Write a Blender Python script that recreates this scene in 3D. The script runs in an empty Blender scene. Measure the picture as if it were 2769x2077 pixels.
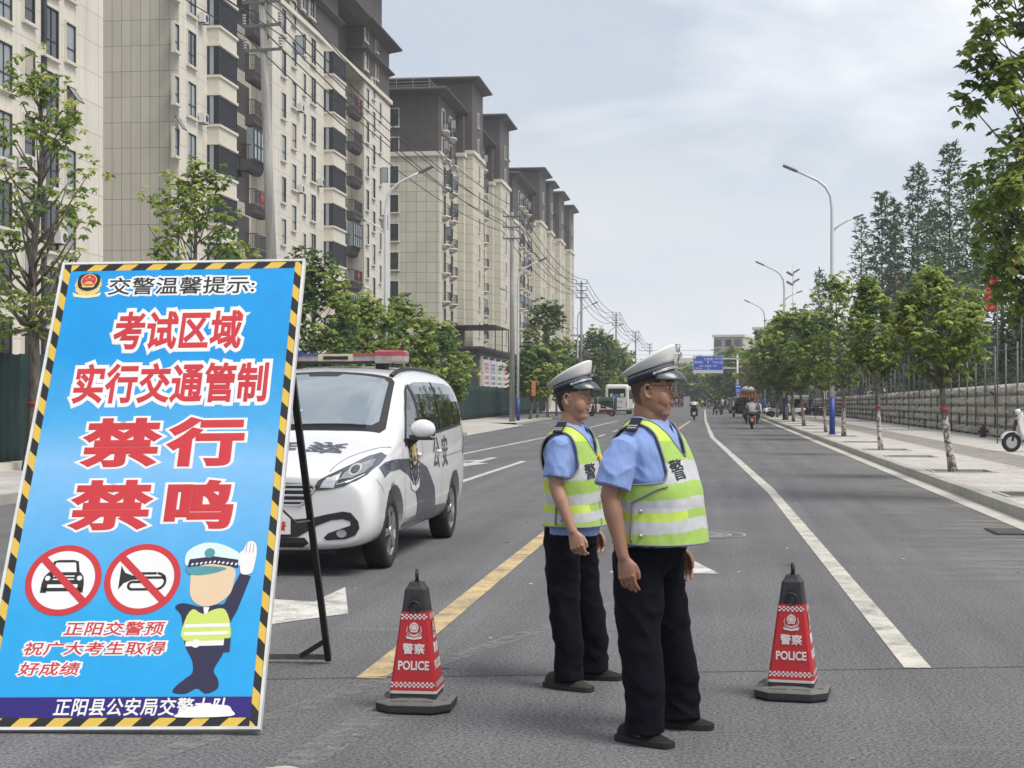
import bpy, bmesh, math, random
from mathutils import Vector, Matrix, noise
from mathutils.bvhtree import BVHTree
R = math.radians
SC = bpy.context.scene
COL = SC.collection
# ------------------------------------------------------------------ camera
YAW = 7.23; FPX = 4281.0; CXP = 1384.5; HYP = 1079.0; EYE = 1.55
cam = bpy.data.cameras.new('camera'); camo = bpy.data.objects.new('camera', cam); COL.objects.link(camo)
cam.sensor_width = 36; cam.lens = FPX / 2769 * 36; cam.clip_end = 6000; cam.clip_start = .1
cam.shift_y = (HYP - 1038.5) / 2769
camo.location = (0, 0, EYE); camo.rotation_euler = (R(90), 0, R(YAW))
SC.camera = camo
# ------------------------------------------------------------------ light
SUN_EL, SUN_AZ = 58.0, 118.0     # azimuth measured from +Y (road direction) clockwise towards +X
w = bpy.data.worlds.new('World'); SC.world = w; w.use_nodes = True
nt = w.node_tree; nt.nodes.clear()
def N(t, **k):
    n = nt.nodes.new(t)
    for a, b in k.items(): setattr(n, a, b)
    return n
out = N('ShaderNodeOutputWorld'); bg = N('ShaderNodeBackground'); sky = N('ShaderNodeTexSky')
sky.sky_type = 'NISHITA'; sky.sun_disc = False; sky.sun_elevation = R(SUN_EL); sky.sun_rotation = R(SUN_AZ)
sky.air_density = 1.0; sky.dust_density = 3.0; sky.ozone_density = 1.2
tc = N('ShaderNodeTexCoord'); mp = N('ShaderNodeMapping'); mp.inputs['Scale'].default_value = (1, 1, 2.4)
mp.inputs['Location'].default_value = (3.7, .5, .1)
n1 = N('ShaderNodeTexNoise'); n1.inputs['Scale'].default_value = 3.1; n1.inputs['Detail'].default_value = 9; n1.inputs['Roughness'].default_value = .56
n1.inputs['Distortion'].default_value = .35
n2 = N('ShaderNodeTexNoise'); n2.inputs['Scale'].default_value = 9; n2.inputs['Detail'].default_value = 8; n2.inputs['Roughness'].default_value = .6
sep = N('ShaderNodeSeparateXYZ')
L = nt.links.new
L(tc.outputs['Generated'], mp.inputs['Vector']); L(mp.outputs[0], n1.inputs['Vector']); L(mp.outputs[0], n2.inputs['Vector'])
L(tc.outputs['Generated'], sep.inputs[0])
cr = N('ShaderNodeValToRGB'); cr.color_ramp.elements[0].position = .45; cr.color_ramp.elements[1].position = .66
L(n1.outputs['Fac'], cr.inputs['Fac'])
# the overcast veil thickens towards the horizon
hz = N('ShaderNodeMapRange'); hz.inputs['From Min'].default_value = .03; hz.inputs['From Max'].default_value = .17
hz.inputs['To Min'].default_value = 1; hz.inputs['To Max'].default_value = 0; L(sep.outputs['Z'], hz.inputs['Value'])
mx = N('ShaderNodeMath', operation='MAXIMUM'); L(cr.outputs['Color'], mx.inputs[0]); L(hz.outputs[0], mx.inputs[1])
mm = N('ShaderNodeMapRange'); mm.inputs['To Min'].default_value = .46; mm.inputs['To Max'].default_value = .97; L(mx.outputs[0], mm.inputs['Value'])
ccol = N('ShaderNodeValToRGB'); e = ccol.color_ramp.elements
CLD = 9.9
e[0].position = .36; e[0].color = (.76, .80, .87, 1); e[1].position = .66; e[1].color = (.86, .865, .87, 1)
L(n2.outputs['Fac'], ccol.inputs['Fac'])
vm = N('ShaderNodeVectorMath', operation='SCALE'); vm.inputs['Scale'].default_value = CLD; L(ccol.outputs['Color'], vm.inputs[0])
mix = N('ShaderNodeMix', data_type='RGBA'); L(mm.outputs[0], mix.inputs['Factor']); L(sky.outputs[0], mix.inputs['A']); L(vm.outputs[0], mix.inputs['B'])
L(mix.outputs['Result'], bg.inputs['Color']); bg.inputs['Strength'].default_value = .09; L(bg.outputs[0], out.inputs[0])
sl = bpy.data.lights.new('sun', 'SUN'); sl.energy = 2.2; sl.angle = R(26); sl.color = (1, .95, .88)
so = bpy.data.objects.new('sun', sl); COL.objects.link(so)
sd = Vector((math.sin(R(SUN_AZ)) * math.cos(R(SUN_EL)), math.cos(R(SUN_AZ)) * math.cos(R(SUN_EL)), math.sin(R(SUN_EL))))
so.rotation_euler = sd.to_track_quat('Z', 'Y').to_euler(); so.location = (0, 0, 60)
SC.view_settings.view_transform = 'Standard'; SC.view_settings.look = 'None'; SC.view_settings.gamma = 1
SC.view_settings.use_curve_mapping = False; SC.view_settings.exposure = 0.55
SC.cycles.use_denoising = True
SC.cycles.max_bounces = 6; SC.cycles.transparent_max_bounces = 8; SC.cycles.caustics_reflective = False; SC.cycles.caustics_refractive = False
# ------------------------------------------------------------------ helpers
CT, ST = math.cos(R(YAW)), math.sin(R(YAW))
def at(px, d, z=None, py=None):
    'world point seen at photo column px at depth d'
    xc = (px - CXP) * d / FPX
    if z is None: z = EYE - (py - HYP) * d / FPX
    return Vector((xc * CT - d * ST, xc * ST + d * CT, z))
def ground(px, py, z=0):
    return at(px, (EYE - z) * FPX / (py - HYP), z)
class MB:
    def __init__(s): s.v = []; s.f = []; s.m = []; s.sm = []
    def face(s, idx, mat=0, sm=False): s.f.append(tuple(idx)); s.m.append(mat); s.sm.append(sm)
    def poly(s, pts, mat=0):
        b = len(s.v); s.v += [tuple(p) for p in pts]; s.face(range(b, b + len(pts)), mat)
    def box(s, lo, hi, mat=0, M=None):
        x0, y0, z0 = lo; x1, y1, z1 = hi; b = len(s.v)
        P = [(x0, y0, z0), (x1, y0, z0), (x1, y1, z0), (x0, y1, z0), (x0, y0, z1), (x1, y0, z1), (x1, y1, z1), (x0, y1, z1)]
        if M: P = [tuple(M @ Vector(p)) for p in P]
        s.v += P
        for q in ((0, 3, 2, 1), (4, 5, 6, 7), (0, 1, 5, 4), (1, 2, 6, 5), (2, 3, 7, 6), (3, 0, 4, 7)): s.face([b + i for i in q], mat)
    def rings(s, rings, mat=0, cap=True, sm=True, closed=True, mats=None):
        b = len(s.v); n = len(rings[0])
        for r in rings: s.v += [tuple(p) for p in r]
        for i in range(len(rings) - 1):
            for j in range(n if closed else n - 1):
                k = (j + 1) % n
                s.face((b + i * n + j, b + i * n + k, b + (i + 1) * n + k, b + (i + 1) * n + j), mats[i] if mats else mat, sm)
        if cap and closed:
            s.face([b + j for j in range(n)][::-1], mats[0] if mats else mat); s.face([b + (len(rings) - 1) * n + j for j in range(n)], mats[-1] if mats else mat)
    def tube(s, pts, rad, seg=8, mat=0, cap=True, round_=False):
        pts = [Vector(p) for p in pts]
        if not hasattr(rad, '__len__'): rad = [rad] * len(pts)
        rad = list(rad)
        if round_:
            a = (pts[0] - pts[1]).normalized(); c = (pts[-1] - pts[-2]).normalized()
            A = [(pts[0] + a * rad[0] * k, rad[0] * q) for k, q in ((.97, .22), (.75, .66), (.4, .91))]
            B = [(pts[-1] + c * rad[-1] * k, rad[-1] * q) for k, q in ((.4, .91), (.75, .66), (.97, .22))]
            pts = [q[0] for q in A] + pts + [q[0] for q in B]; rad = [q[1] for q in A] + rad + [q[1] for q in B]
        rs = []; up = None
        for i, p in enumerate(pts):
            t = (pts[min(i + 1, len(pts) - 1)] - pts[max(i - 1, 0)]).normalized()
            if up is None: up = Vector((1, 0, 0)) if abs(t.x) < .8 else Vector((0, 1, 0))
            a = (up - t * up.dot(t)).normalized(); c = t.cross(a); up = a
            rs.append([p + (a * math.cos(2 * math.pi * k / seg) + c * math.sin(2 * math.pi * k / seg)) * rad[i] for k in range(seg)])
        s.rings(rs, mat, cap)
    def cyl(s, c, r, h, seg=16, mat=0, r2=None, axis='z', M=None):
        r2 = r if r2 is None else r2; rs = []
        for q, rr in ((0, r), (h, r2)):
            ring = []
            for k in range(seg):
                a = 2 * math.pi * k / seg; x, y = rr * math.cos(a), rr * math.sin(a)
                p = {'z': (x, y, q), 'x': (q, x, y), 'y': (y, q, x)}[axis]
                p = Vector(p) + Vector(c); ring.append(M @ p if M else p)
            rs.append(ring)
        s.rings(rs, mat)
    def ellip(s, c, r, seg=16, mat=0, rows=10, M=None):
        rs = []
        for i in range(rows + 1):
            t = math.pi * (i / rows) ; t = min(max(t, .12), math.pi - .12)
            ring = [Vector((r[0] * math.sin(t) * math.cos(2 * math.pi * k / seg), r[1] * math.sin(t) * math.sin(2 * math.pi * k / seg), -r[2] * math.cos(t))) for k in range(seg)]
            rs.append([(M @ p if M else p) + Vector(c) for p in ring])
        s.rings(rs, mat)
    def mesh(s, name):
        m = bpy.data.meshes.new(name); m.from_pydata([tuple(q) for q in s.v], [], s.f)
        m.polygons.foreach_set('material_index', s.m); m.polygons.foreach_set('use_smooth', s.sm); m.update(); return m
def obj(name, mb, mats, parent=None, loc=None, label=None, kind=None):
    me = mb.mesh(name) if isinstance(mb, MB) else mb
    o = bpy.data.objects.new(name, me); COL.objects.link(o)
    if mats is not None:
        for m in (mats if isinstance(mats, (list, tuple)) else [mats]): me.materials.append(m)
    if parent: o.parent = parent
    if loc is not None: o.location = loc
    if label: o['label'] = label
    if kind: o['kind'] = kind
    return o
def thing(name, label, cat, loc=(0, 0, 0), rz=0, group=None):
    o = bpy.data.objects.new(name, None); COL.objects.link(o); o.location = loc; o.rotation_euler = (0, 0, rz); o.empty_display_size = .2
    return tag(o, label, cat, group)
def tag(o, label, cat, group=None):
    o['label'] = label; o['category'] = cat
    if group: o['group'] = group
    return o
def dup(root, loc=None, rz=None, label=None, group=None):
    r = root.copy(); COL.objects.link(r)
    if loc is not None: r.location = loc
    if rz is not None: r.rotation_euler = (0, 0, rz)
    if label: r['label'] = label
    if group: r['group'] = group
    for ch in list(root.children):
        c = ch.copy(); COL.objects.link(c); c.parent = r
        for g in list(ch.children):
            d = g.copy(); COL.objects.link(d); d.parent = c
    return r
def share(name, me, parent, loc, rz=0, sc=None):
    o = bpy.data.objects.new(name, me); COL.objects.link(o); o.parent = parent; o.location = loc; o.rotation_euler = (0, 0, rz)
    if sc: o.scale = sc
    return o
def remesh(mb, vox, smooth=2, fac=.5):
    'one continuous surface out of overlapping closed shapes'
    me = mb.mesh('tmp'); o = bpy.data.objects.new('tmp', me); COL.objects.link(o)
    m = o.modifiers.new('r', 'REMESH'); m.mode = 'VOXEL'; m.voxel_size = vox
    if smooth:
        s = o.modifiers.new('s', 'SMOOTH'); s.iterations = smooth; s.factor = fac
    dg = bpy.context.evaluated_depsgraph_get(); me2 = bpy.data.meshes.new_from_object(o.evaluated_get(dg))
    bpy.data.objects.remove(o); bpy.data.meshes.remove(me)
    me2.polygons.foreach_set('use_smooth', [True] * len(me2.polygons)); me2.materials.clear(); me2.update(); return me2
def evalmesh(me, mods):
    o = bpy.data.objects.new('tmp', me); COL.objects.link(o)
    for t, kw in mods:
        m = o.modifiers.new(t, t)
        for k, v in kw.items(): setattr(m, k, v)
    dg = bpy.context.evaluated_depsgraph_get(); me2 = bpy.data.meshes.new_from_object(o.evaluated_get(dg))
    bpy.data.objects.remove(o); return me2
# ------------------------------------------------------------------ materials
def srgb(r, g, b): return tuple(((c / 255 + .055) / 1.055) ** 2.4 if c > 10 else c / 255 / 12.92 for c in (r, g, b)) + (1,)
class NG:
    def __init__(s, name):
        s.mat = bpy.data.materials.new(name); s.mat.use_nodes = True; s.t = s.mat.node_tree; s.b = s.t.nodes['Principled BSDF']; s.L = s.t.links.new
    def n(s, t, **k):
        q = s.t.nodes.new(t)
        for a, b in k.items(): setattr(q, a, b)
        return q
    def obj(s):
        q = s.n('ShaderNodeTexCoord'); return q.outputs['Object']
    def noise(s, vec, scale, det=4, rough=.6):
        q = s.n('ShaderNodeTexNoise'); q.inputs['Scale'].default_value = scale; q.inputs['Detail'].default_value = det; q.inputs['Roughness'].default_value = rough
        s.L(vec, q.inputs['Vector']); return q.outputs['Fac']
    def rng(s, v, a, b, c, d):
        q = s.n('ShaderNodeMapRange'); s.L(v, q.inputs['Value'])
        for k, x in zip(('From Min', 'From Max', 'To Min', 'To Max'), (a, b, c, d)): q.inputs[k].default_value = x
        return q.outputs[0]
    def mix(s, f, a, b, typ='MIX'):
        q = s.n('ShaderNodeMix', data_type='RGBA', blend_type=typ)
        for k, x in (('Factor', f), ('A', a), ('B', b)):
            if hasattr(x, 'is_linked') or hasattr(x, 'links'): s.L(x, q.inputs[k])
            else: q.inputs[k].default_value = x
        return q.outputs['Result']
    def math(s, op, a, b=None, c=None):
        q = s.n('ShaderNodeMath', operation=op)
        for i, x in enumerate((a, b, c)):
            if x is None: continue
            if hasattr(x, 'links'): s.L(x, q.inputs[i])
            else: q.inputs[i].default_value = x
        return q.outputs[0]
    def mul(s, col, v):
        q = s.n('ShaderNodeVectorMath', operation='SCALE')
        if hasattr(col, 'links'): s.L(col, q.inputs[0])
        else: q.inputs[0].default_value = col[:3]
        s.L(v, q.inputs['Scale']); return q.outputs[0]
    def bump(s, h, st=.3, dist=.01):
        q = s.n('ShaderNodeBump'); q.inputs['Strength'].default_value = st; q.inputs['Distance'].default_value = dist; s.L(h, q.inputs['Height']); s.L(q.outputs[0], s.b.inputs['Normal'])
    def set(s, **k):
        for a, x in k.items():
            i = s.b.inputs[{'col': 'Base Color', 'rough': 'Roughness', 'metal': 'Metallic', 'spec': 'Specular IOR Level', 'coat': 'Coat Weight', 'trans': 'Transmission Weight', 'sheen': 'Sheen Weight', 'sss': 'Subsurface Weight', 'alpha': 'Alpha'}[a]]
            if hasattr(x, 'links'): s.L(x, i)
            else: i.default_value = x
        return s
_mc = {}
def pm(name, col, rough=.6, var=.12, scale=6, metal=0, bump=0, bscale=60, spec=.5, coat=0, stain=0, sheen=0, sss=0, bdist=.004):
    'procedural material: base colour with mottling, roughness change and fine bump'
    if name in _mc: return _mc[name]
    g = NG(name); v = g.obj(); f = g.noise(v, scale, 5)
    c = g.mul(col, g.rng(f, .25, .75, 1 - var, 1 + var))
    if stain:
        f2 = g.noise(v, scale * .23, 6, .7); c = g.mix(g.rng(f2, .5, .8, 0, stain), c, (.05, .045, .04, 1))
    g.set(col=c, rough=g.rng(f, .2, .8, max(rough - .08, .02), min(rough + .08, 1)), metal=metal, spec=spec, coat=coat, sheen=sheen)
    if sss:
        g.set(sss=sss); g.b.inputs['Subsurface Radius'].default_value = (.012, .005, .003); g.b.inputs['Subsurface Scale'].default_value = 1
    if bump: g.bump(g.noise(v, bscale, 3), bump, bdist)
    _mc[name] = g.mat; return g.mat
def leafmat(name, a, b, tr=.35):
    g = NG(name); v = g.obj(); f = g.noise(v, 1.1, 4); f2 = g.noise(v, 14, 2)
    c = g.mix(g.rng(f, .35, .65, 0, 1), a, b); c = g.mul(c, g.rng(f2, .2, .8, .75, 1.25)); g.set(col=c, rough=.5, spec=.35)
    tl = g.n('ShaderNodeBsdfTranslucent'); g.L(c, tl.inputs['Color']); ms = g.n('ShaderNodeMixShader'); ms.inputs[0].default_value = tr
    g.L(g.b.outputs[0], ms.inputs[1]); g.L(tl.outputs[0], ms.inputs[2]); g.L(ms.outputs[0], g.t.nodes['Material Output'].inputs['Surface']); return g.mat
def clip_grid(poly, step, step2=None):
    'polygon cut into grid cells so that it can follow a curved surface'
    sx, sy = step, step2 or step
    xs = [p[0] for p in poly]; ys = [p[1] for p in poly]; out = []
    def cut(P, ax, lim, keep):
        Q = []
        for i in range(len(P)):
            a, b = P[i - 1], P[i]; ia = (a[ax] - lim) * keep >= 0; ib = (b[ax] - lim) * keep >= 0
            if ia != ib:
                t = (lim - a[ax]) / (b[ax] - a[ax]); Q.append((a[0] + (b[0] - a[0]) * t, a[1] + (b[1] - a[1]) * t))
            if ib: Q.append(b)
        return Q
    i0 = math.floor(min(xs) / sx); i1 = math.ceil(max(xs) / sx); j0 = math.floor(min(ys) / sy); j1 = math.ceil(max(ys) / sy)
    for i in range(i0, i1):
        P = cut(cut(poly, 0, i * sx, 1), 0, (i + 1) * sx, -1) if len(poly) > 2 else []
        if len(P) < 3: continue
        for j in range(j0, j1):
            Q = cut(P, 1, j * sy, 1)
            if len(Q) < 3: continue
            Q = cut(Q, 1, (j + 1) * sy, -1)
            if len(Q) >= 3: out.append(Q)
    return out
def smooth_poly(pts, n=6):
    'closed Catmull-Rom curve through 2-D points'
    out = []; m = len(pts)
    for i in range(m):
        p0, p1, p2, p3 = pts[i - 1], pts[i], pts[(i + 1) % m], pts[(i + 2) % m]
        for k in range(n):
            t = k / n; out.append(tuple(.5 * (2 * p1[q] + (p2[q] - p0[q]) * t + (2 * p0[q] - 5 * p1[q] + 4 * p2[q] - p3[q]) * t * t + (3 * p1[q] - p0[q] - 3 * p2[q] + p3[q]) * t ** 3) for q in (0, 1)))
    return out
def interp(tab, x):
    if x <= tab[0][0]: return tab[0][1]
    for (a, u), (b, w_) in zip(tab, tab[1:]):
        if x <= b:
            t = (x - a) / (b - a); return u + (w_ - u) * t
    return tab[-1][1]
def cinterp(tab, x):
    'smooth interpolation through a table'
    n = len(tab)
    if x <= tab[0][0]: return tab[0][1]
    if x >= tab[-1][0]: return tab[-1][1]
    for i in range(n - 1):
        if x <= tab[i + 1][0]:
            a, b = tab[i], tab[i + 1]; h = b[0] - a[0]; t = (x - a[0]) / h
            m0 = (tab[i + 1][1] - tab[i - 1][1]) / (tab[i + 1][0] - tab[i - 1][0]) if i > 0 else (b[1] - a[1]) / h
            m1 = (tab[i + 2][1] - a[1]) / (tab[i + 2][0] - a[0]) if i + 2 < n else (b[1] - a[1]) / h
            return (2 * t ** 3 - 3 * t * t + 1) * a[1] + (t ** 3 - 2 * t * t + t) * h * m0 + (-2 * t ** 3 + 3 * t * t) * b[1] + (t ** 3 - t * t) * h * m1
def text(body, size, bold=0.0, shear=0, sx=1, M=None, mb=None, mat=0, align='CENTER', res=3, spacing=1, depth=.002, ext=0):
    'lettering as mesh: strokes widened by a bevel of radius bold, flattened to a thin layer'
    c = bpy.data.curves.new('t', 'FONT'); c.body = body; c.size = size; c.shear = shear; c.align_x = align; c.align_y = 'BOTTOM_BASELINE'; c.space_character = spacing
    c.resolution_u = res; c.bevel_depth = bold; c.bevel_resolution = 1
    o = bpy.data.objects.new('t', c); COL.objects.link(o); dg = bpy.context.evaluated_depsgraph_get()
    me = bpy.data.meshes.new_from_object(o.evaluated_get(dg)); bpy.data.objects.remove(o); bpy.data.curves.remove(c)
    mb = mb or MB(); b = len(mb.v); zs = depth / bold if bold else 1
    for v in me.vertices:
        p = Vector((v.co.x * sx, v.co.y, v.co.z * zs)); mb.v.append(tuple(M @ p if M else p))
    for f in me.polygons:
        mb.face([b + i for i in f.vertices], mat)
    bpy.data.meshes.remove(me); return mb
# ================================================================== setting
def asphalt():
    g = NG('asphalt'); v = g.obj(); f = g.noise(v, .35, 5); f2 = g.noise(v, 55, 3, .7); f3 = g.noise(v, 140, 2, .6)
    c = g.mul((.128, .128, .131, 1), g.rng(f, .3, .7, .82, 1.14))
    c = g.mul(c, g.rng(f2, .38, .62, .45, 1.55)); 
    c = g.mix(g.math('GREATER_THAN', f3, .665), c, (.30, .295, .28, 1))
    # long tyre-polished bands and dusty scuffs along the road
    mp_ = g.n('ShaderNodeMapping'); mp_.inputs['Scale'].default_value = (1.6, .05, 1); g.L(v, mp_.inputs[0]); f4 = g.noise(mp_.outputs[0], 1.3, 4)
    c = g.mul(c, g.rng(f4, .3, .7, .80, 1.14))
    mp2 = g.n('ShaderNodeMapping'); mp2.inputs['Scale'].default_value = (.35, 3.0, 1); g.L(v, mp2.inputs[0]); f5 = g.noise(mp2.outputs[0], 1.0, 7, .65)
    c = g.mix(g.rng(f5, .64, .78, 0, .38), c, (.36, .34, .30, 1))
    g.set(col=c, rough=.9, spec=.25); g.bump(f2, .5, .006); return g.mat
def paint(name, col, wear=.50):
    g = NG(name); v = g.obj(); f = g.noise(v, 3, 8, .75); f2 = g.noise(v, 60, 4, .7); f3 = g.noise(v, 1.2, 3)
    c = g.mul(col, g.rng(f3, .3, .7, .86, 1.06))
    c = g.mix(g.rng(g.math('ADD', f, g.math('MULTIPLY', f2, .45)), wear + .16, wear + .34, 0, .75), c, (.13, .13, .128, 1)); g.set(col=c, rough=.75); g.bump(f2, .3, .004); return g.mat
def slabs(name, base, joint, sx, sy, jw, var=.18, off=.5):
    g = NG(name); v = g.obj(); b = g.n('ShaderNodeTexBrick'); b.offset = off; g.L(v, b.inputs['Vector'])
    b.inputs['Scale'].default_value = 1; b.inputs['Brick Width'].default_value = sx; b.inputs['Row Height'].default_value = sy; b.inputs['Mortar Size'].default_value = jw
    b.inputs['Color1'].default_value = tuple(c * (1 + var) for c in base[:3]) + (1,); b.inputs['Color2'].default_value = tuple(c * (1 - var) for c in base[:3]) + (1,); b.inputs['Mortar'].default_value = joint
    f = g.noise(v, 1.3, 6, .7); f2 = g.noise(v, 30, 3)
    c = g.mul(b.outputs['Color'], g.rng(f, .3, .7, .82, 1.14)); c = g.mul(c, g.rng(f2, .3, .7, .9, 1.1)); g.set(col=c, rough=.85); g.bump(b.outputs['Fac'], -.2, .004); return g.mat
M_asph = asphalt()
M_white = paint('road_white', (.60, .58, .53, 1)); M_yel = paint('road_yellow', (.56, .41, .20, 1), .50); M_wline = paint('road_white_dusty', (.56, .53, .46, 1), .52)
M_conc = pm('kerb_concrete', (.36, .35, .31, 1), .9, .16, 2.2, bump=.3, bscale=40, stain=.35)
M_gut = slabs('gutter_slabs', (.47, .45, .40), (.22, .21, .19, 1), 3, 1.0, .008, .05)
M_pave = slabs('pavement_slabs', (.46, .44, .40), (.24, .23, .21, 1), .6, .3, .008, .12)
M_paveL = slabs('pavement_slabs_old', (.44, .42, .385), (.25, .24, .22, 1), .6, .6, .009, .09)
M_tact = slabs('tactile_tiles', (.25, .235, .215), (.14, .13, .12, 1), .3, .3, .012, .12, 0)
M_edge = pm('ochre_tiles', (.45, .36, .24, 1), .85, .2, 3)
M_soil = pm('soil', (.09, .07, .05, 1), .95, .4, 12, bump=.6)
def setting(name, mb, m): return obj(name, mb, m, kind='structure')
g_ = MB(); g_.box((-690, -110, -.6), (690, 890, -.03)); setting('ground', g_, pm('far_ground', (.16, .16, .14, 1), .95, .2, .02))
r_ = MB(); 
for y in range(-20, 120, 20): r_.poly([(-10.3, y, 0), (3.62, y, 0), (3.62, y + 20, 0), (-11.2, y + 20, 0)] if y >= 60 else [(-10.3, y, 0), (3.62, y, 0), (3.62, y + 20, 0), (-10.3, y + 20, 0)])
r_.poly([(-60, 120, 0), (70, 120, 0), (70, 172, 0), (-60, 172, 0)]); r_.poly([(-12, 172, 0), (4.5, 172, 0), (4.5, 460, 0), (-12, 460, 0)])
r_.poly([(-60, -20, -.004), (-10.3, -20, -.004), (-10.3, 6, -.004), (-60, 6, -.004)])
setting('road', r_, M_asph)
# --- markings, 4 mm above the road
m_ = MB(); q = lambda pts, z=.004: m_.poly([(x, y, z) for x, y in pts])
def line(x0, y0, x1, y1, wd):
    d = Vector((y1 - y0, x0 - x1)).normalized() * wd / 2; q([(x0 - d.x, y0 - d.y), (x0 + d.x, y0 + d.y), (x1 + d.x, y1 + d.y), (x1 - d.x, y1 - d.y)])
m_.f and None
line(-4.67, 14, -4.67, 18, .15); line(-4.67, 22, -4.67, 26, .15); line(-4.67, 29.2, -4.67, 39.2, .15)
for y in range(45, 110, 10): line(-4.67, y, -4.67, y + 4, .15)
line(-7.35, 21, -6.65, 66, .15); line(-6.65, 66, -6.65, 112, .15)
def arrow(cx, y0, kind, s=1.0, dr=1):
    'straight arrow with its tip at y0 + 6 dr; kind l/r adds a turning head'
    P = lambda pts: q([(cx + a * s, y0 + b * dr) for a, b in (pts if dr > 0 else pts[::-1])])
    P([(-.11, 0), (.11, 0), (.11, 3.6), (-.11, 3.6)]); P([(-.45, 3.6), (.45, 3.6), (0, 6)])
    if kind == 'l': P([(-.11, 1.6), (-.11, 2.5), (-.75, 3.3), (-.75, 2.7)]); P([(-1.15, 3.1), (-.55, 2.2), (-.60, 3.9)])
    if kind == 'r': P([(.11, 1.6), (.75, 2.7), (.75, 3.3), (.11, 2.5)]); P([(1.15, 3.1), (.60, 3.9), (.55, 2.2)])
arrow(-5.75, 41.5, 'l', .9, -1); arrow(-3.2, 41.5, 's', 1, -1)
q([(-4.35, 9.95), (-3.55, 9.75), (-2.61, 11.18), (-3.0, 12.75), (-3.02, 11.8), (-4.35, 12.2)]); q([(-4.9, 10.4), (-4.351, 10.3), (-4.351, 11.9), (-4.9, 11.7)])
q([(-.92, 14.12), (.06, 14.12), (-.45, 16.5)]); q([(-.55, 16.501), (-.33, 16.501), (-.33, 20.2), (-.55, 20.2)])
line(-.9, 117.2, 3.5, 117.2, .35); line(-10, 122, 3.5, 122, .25)
marks = setting('road_marking_white', m_, M_white)
m_ = MB(); line(1.17, 9.33, .97, 27, .155); line(.97, 27, -.02, 64.5, .17)
line(-.02, 64.5, -.5, 112, .17); line(-.5, 112, -1.15, 232, .17); setting('road_marking_edge_line', m_, M_wline)
m_ = MB(); q([(-1.965, 8.60), (-1.80, 8.60), (-1.80, 60), (-1.965, 60)]); q([(-1.965, 60.001), (-1.80, 60.001), (-1.5, 112), (-1.665, 112)]); setting('road_marking_yellow', m_, M_yel)
# dusty old line and repair seams: thin worn films on the asphalt
m_ = MB(); line(-2.6, 6.0, -.55, 12.5, .14); line(-2.05, 4.2, -1.55, 8.2, .2)
g = NG('faded_paint'); f = g.noise(g.obj(), 9, 6, .7); g.set(col=(.30, .29, .275, 1), rough=.9, alpha=g.rng(f, .42, .66, 0, .55)); setting('road_marking_faded', m_, g.mat)
g = NG('kerb_dust'); v = g.obj(); mp_ = g.n('ShaderNodeMapping'); mp_.inputs['Scale'].default_value = (.5, 3.2, 1); g.L(v, mp_.inputs[0]); f = g.noise(mp_.outputs[0], 1.3, 7, .7); s_ = g.n('ShaderNodeSeparateXYZ'); g.L(v, s_.inputs[0])
g.set(col=(.40, .37, .31, 1), rough=.95, alpha=g.math('MULTIPLY', g.rng(f, .46, .70, 0, .75), g.rng(s_.outputs['X'], 1.6, 3.5, 0, 1)))
m_ = MB(); m_.poly([(1.5, 13, .0035), (3.615, 13, .0035), (3.615, 60, .0035), (1.5, 60, .0035)]); setting('road_dust_right', m_, g.mat)
m_ = MB(); line(-6.5, 7.6, 4, 9.95, .012); line(-1.0, 10.5, -.4, 10.6, .01); setting('road_seam', m_, pm('tar_seam', (.035, .035, .036, 1), .8))
m_ = MB(); m_.poly([(-1.78 + .085 * math.cos(t) * (1 + .2 * math.sin(3 * t)), 6.37 + .13 * math.sin(t), .0045) for t in [k * math.pi / 9 for k in range(18)]]); setting('road_paint_spot', m_, pm('old_paint_spot', (.42, .38, .30, 1), .9, .2, 20))
# --- right pavement: gutter, kerb, slabs, tactile band, tree pits
PITS = [23.9, 31.5, 39.4, 44.6, 52.3, 60.4, 67.6, 75.2, 83.2, 91, 99, 107]
gm = MB(); gm.box((3.62, -20, -.02), (3.92, 128, .008)); setting('gutter_strip', gm, M_gut)
k_ = MB(); 
for y in range(-20, 126): k_.box((3.922, y + .004, 0), (4.09, y + .996, .152 + .003 * math.sin(y * 5.1)))
for i in range(10):
    a0, a1 = i * math.pi / 20, (i + 1) * math.pi / 20; c = (9.9, 126.2)
    P = [(c[0] - r * math.cos(a), c[1] + r * math.sin(a)) for r, a in ((5.978, a0), (5.978, a1), (5.81, a1), (5.81, a0))]
    b = len(k_.v); k_.v += [(x, y, 0) for x, y in P] + [(x, y, .153) for x, y in P]
    for f4 in ((0, 1, 5, 4), (1, 2, 6, 5), (3, 0, 4, 7), (4, 5, 6, 7)): k_.face([b + t for t in f4])
setting('kerb', k_, M_conc)
p_ = MB(); ys = [-20] + [v for y in PITS for v in (y - .62, y + .62)] + [126]
for a, b in zip(ys[::2], ys[1::2]): p_.box((4.092, a, -.02), (5.36, b, .15))
for y in PITS: p_.box((4.092, y - .62, -.02), (4.16, y + .62, .15))
p_.box((5.36, -20, -.02), (6.13, 126, .15)); p_.box((7.62, -20, -.02), (11.0, 126, .15)); p_.box((11.0, -20, -.02), (30, 131, .10))
b = len(p_.v); arc = [(9.9 - 5.8 * math.cos(k * math.pi / 20), 126.2 + 5.8 * math.sin(k * math.pi / 20), .15) for k in range(11)]
p_.poly(arc[::-1] + [(4.1, 126, .15), (11, 126, .15), (11, 132, .15)][0:2]); setting('pavement_right', p_, M_pave)
p_ = MB(); p_.box((6.23, -20, -.02), (7.52, 126, .152)); setting('tactile_paving', p_, M_tact)
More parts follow.
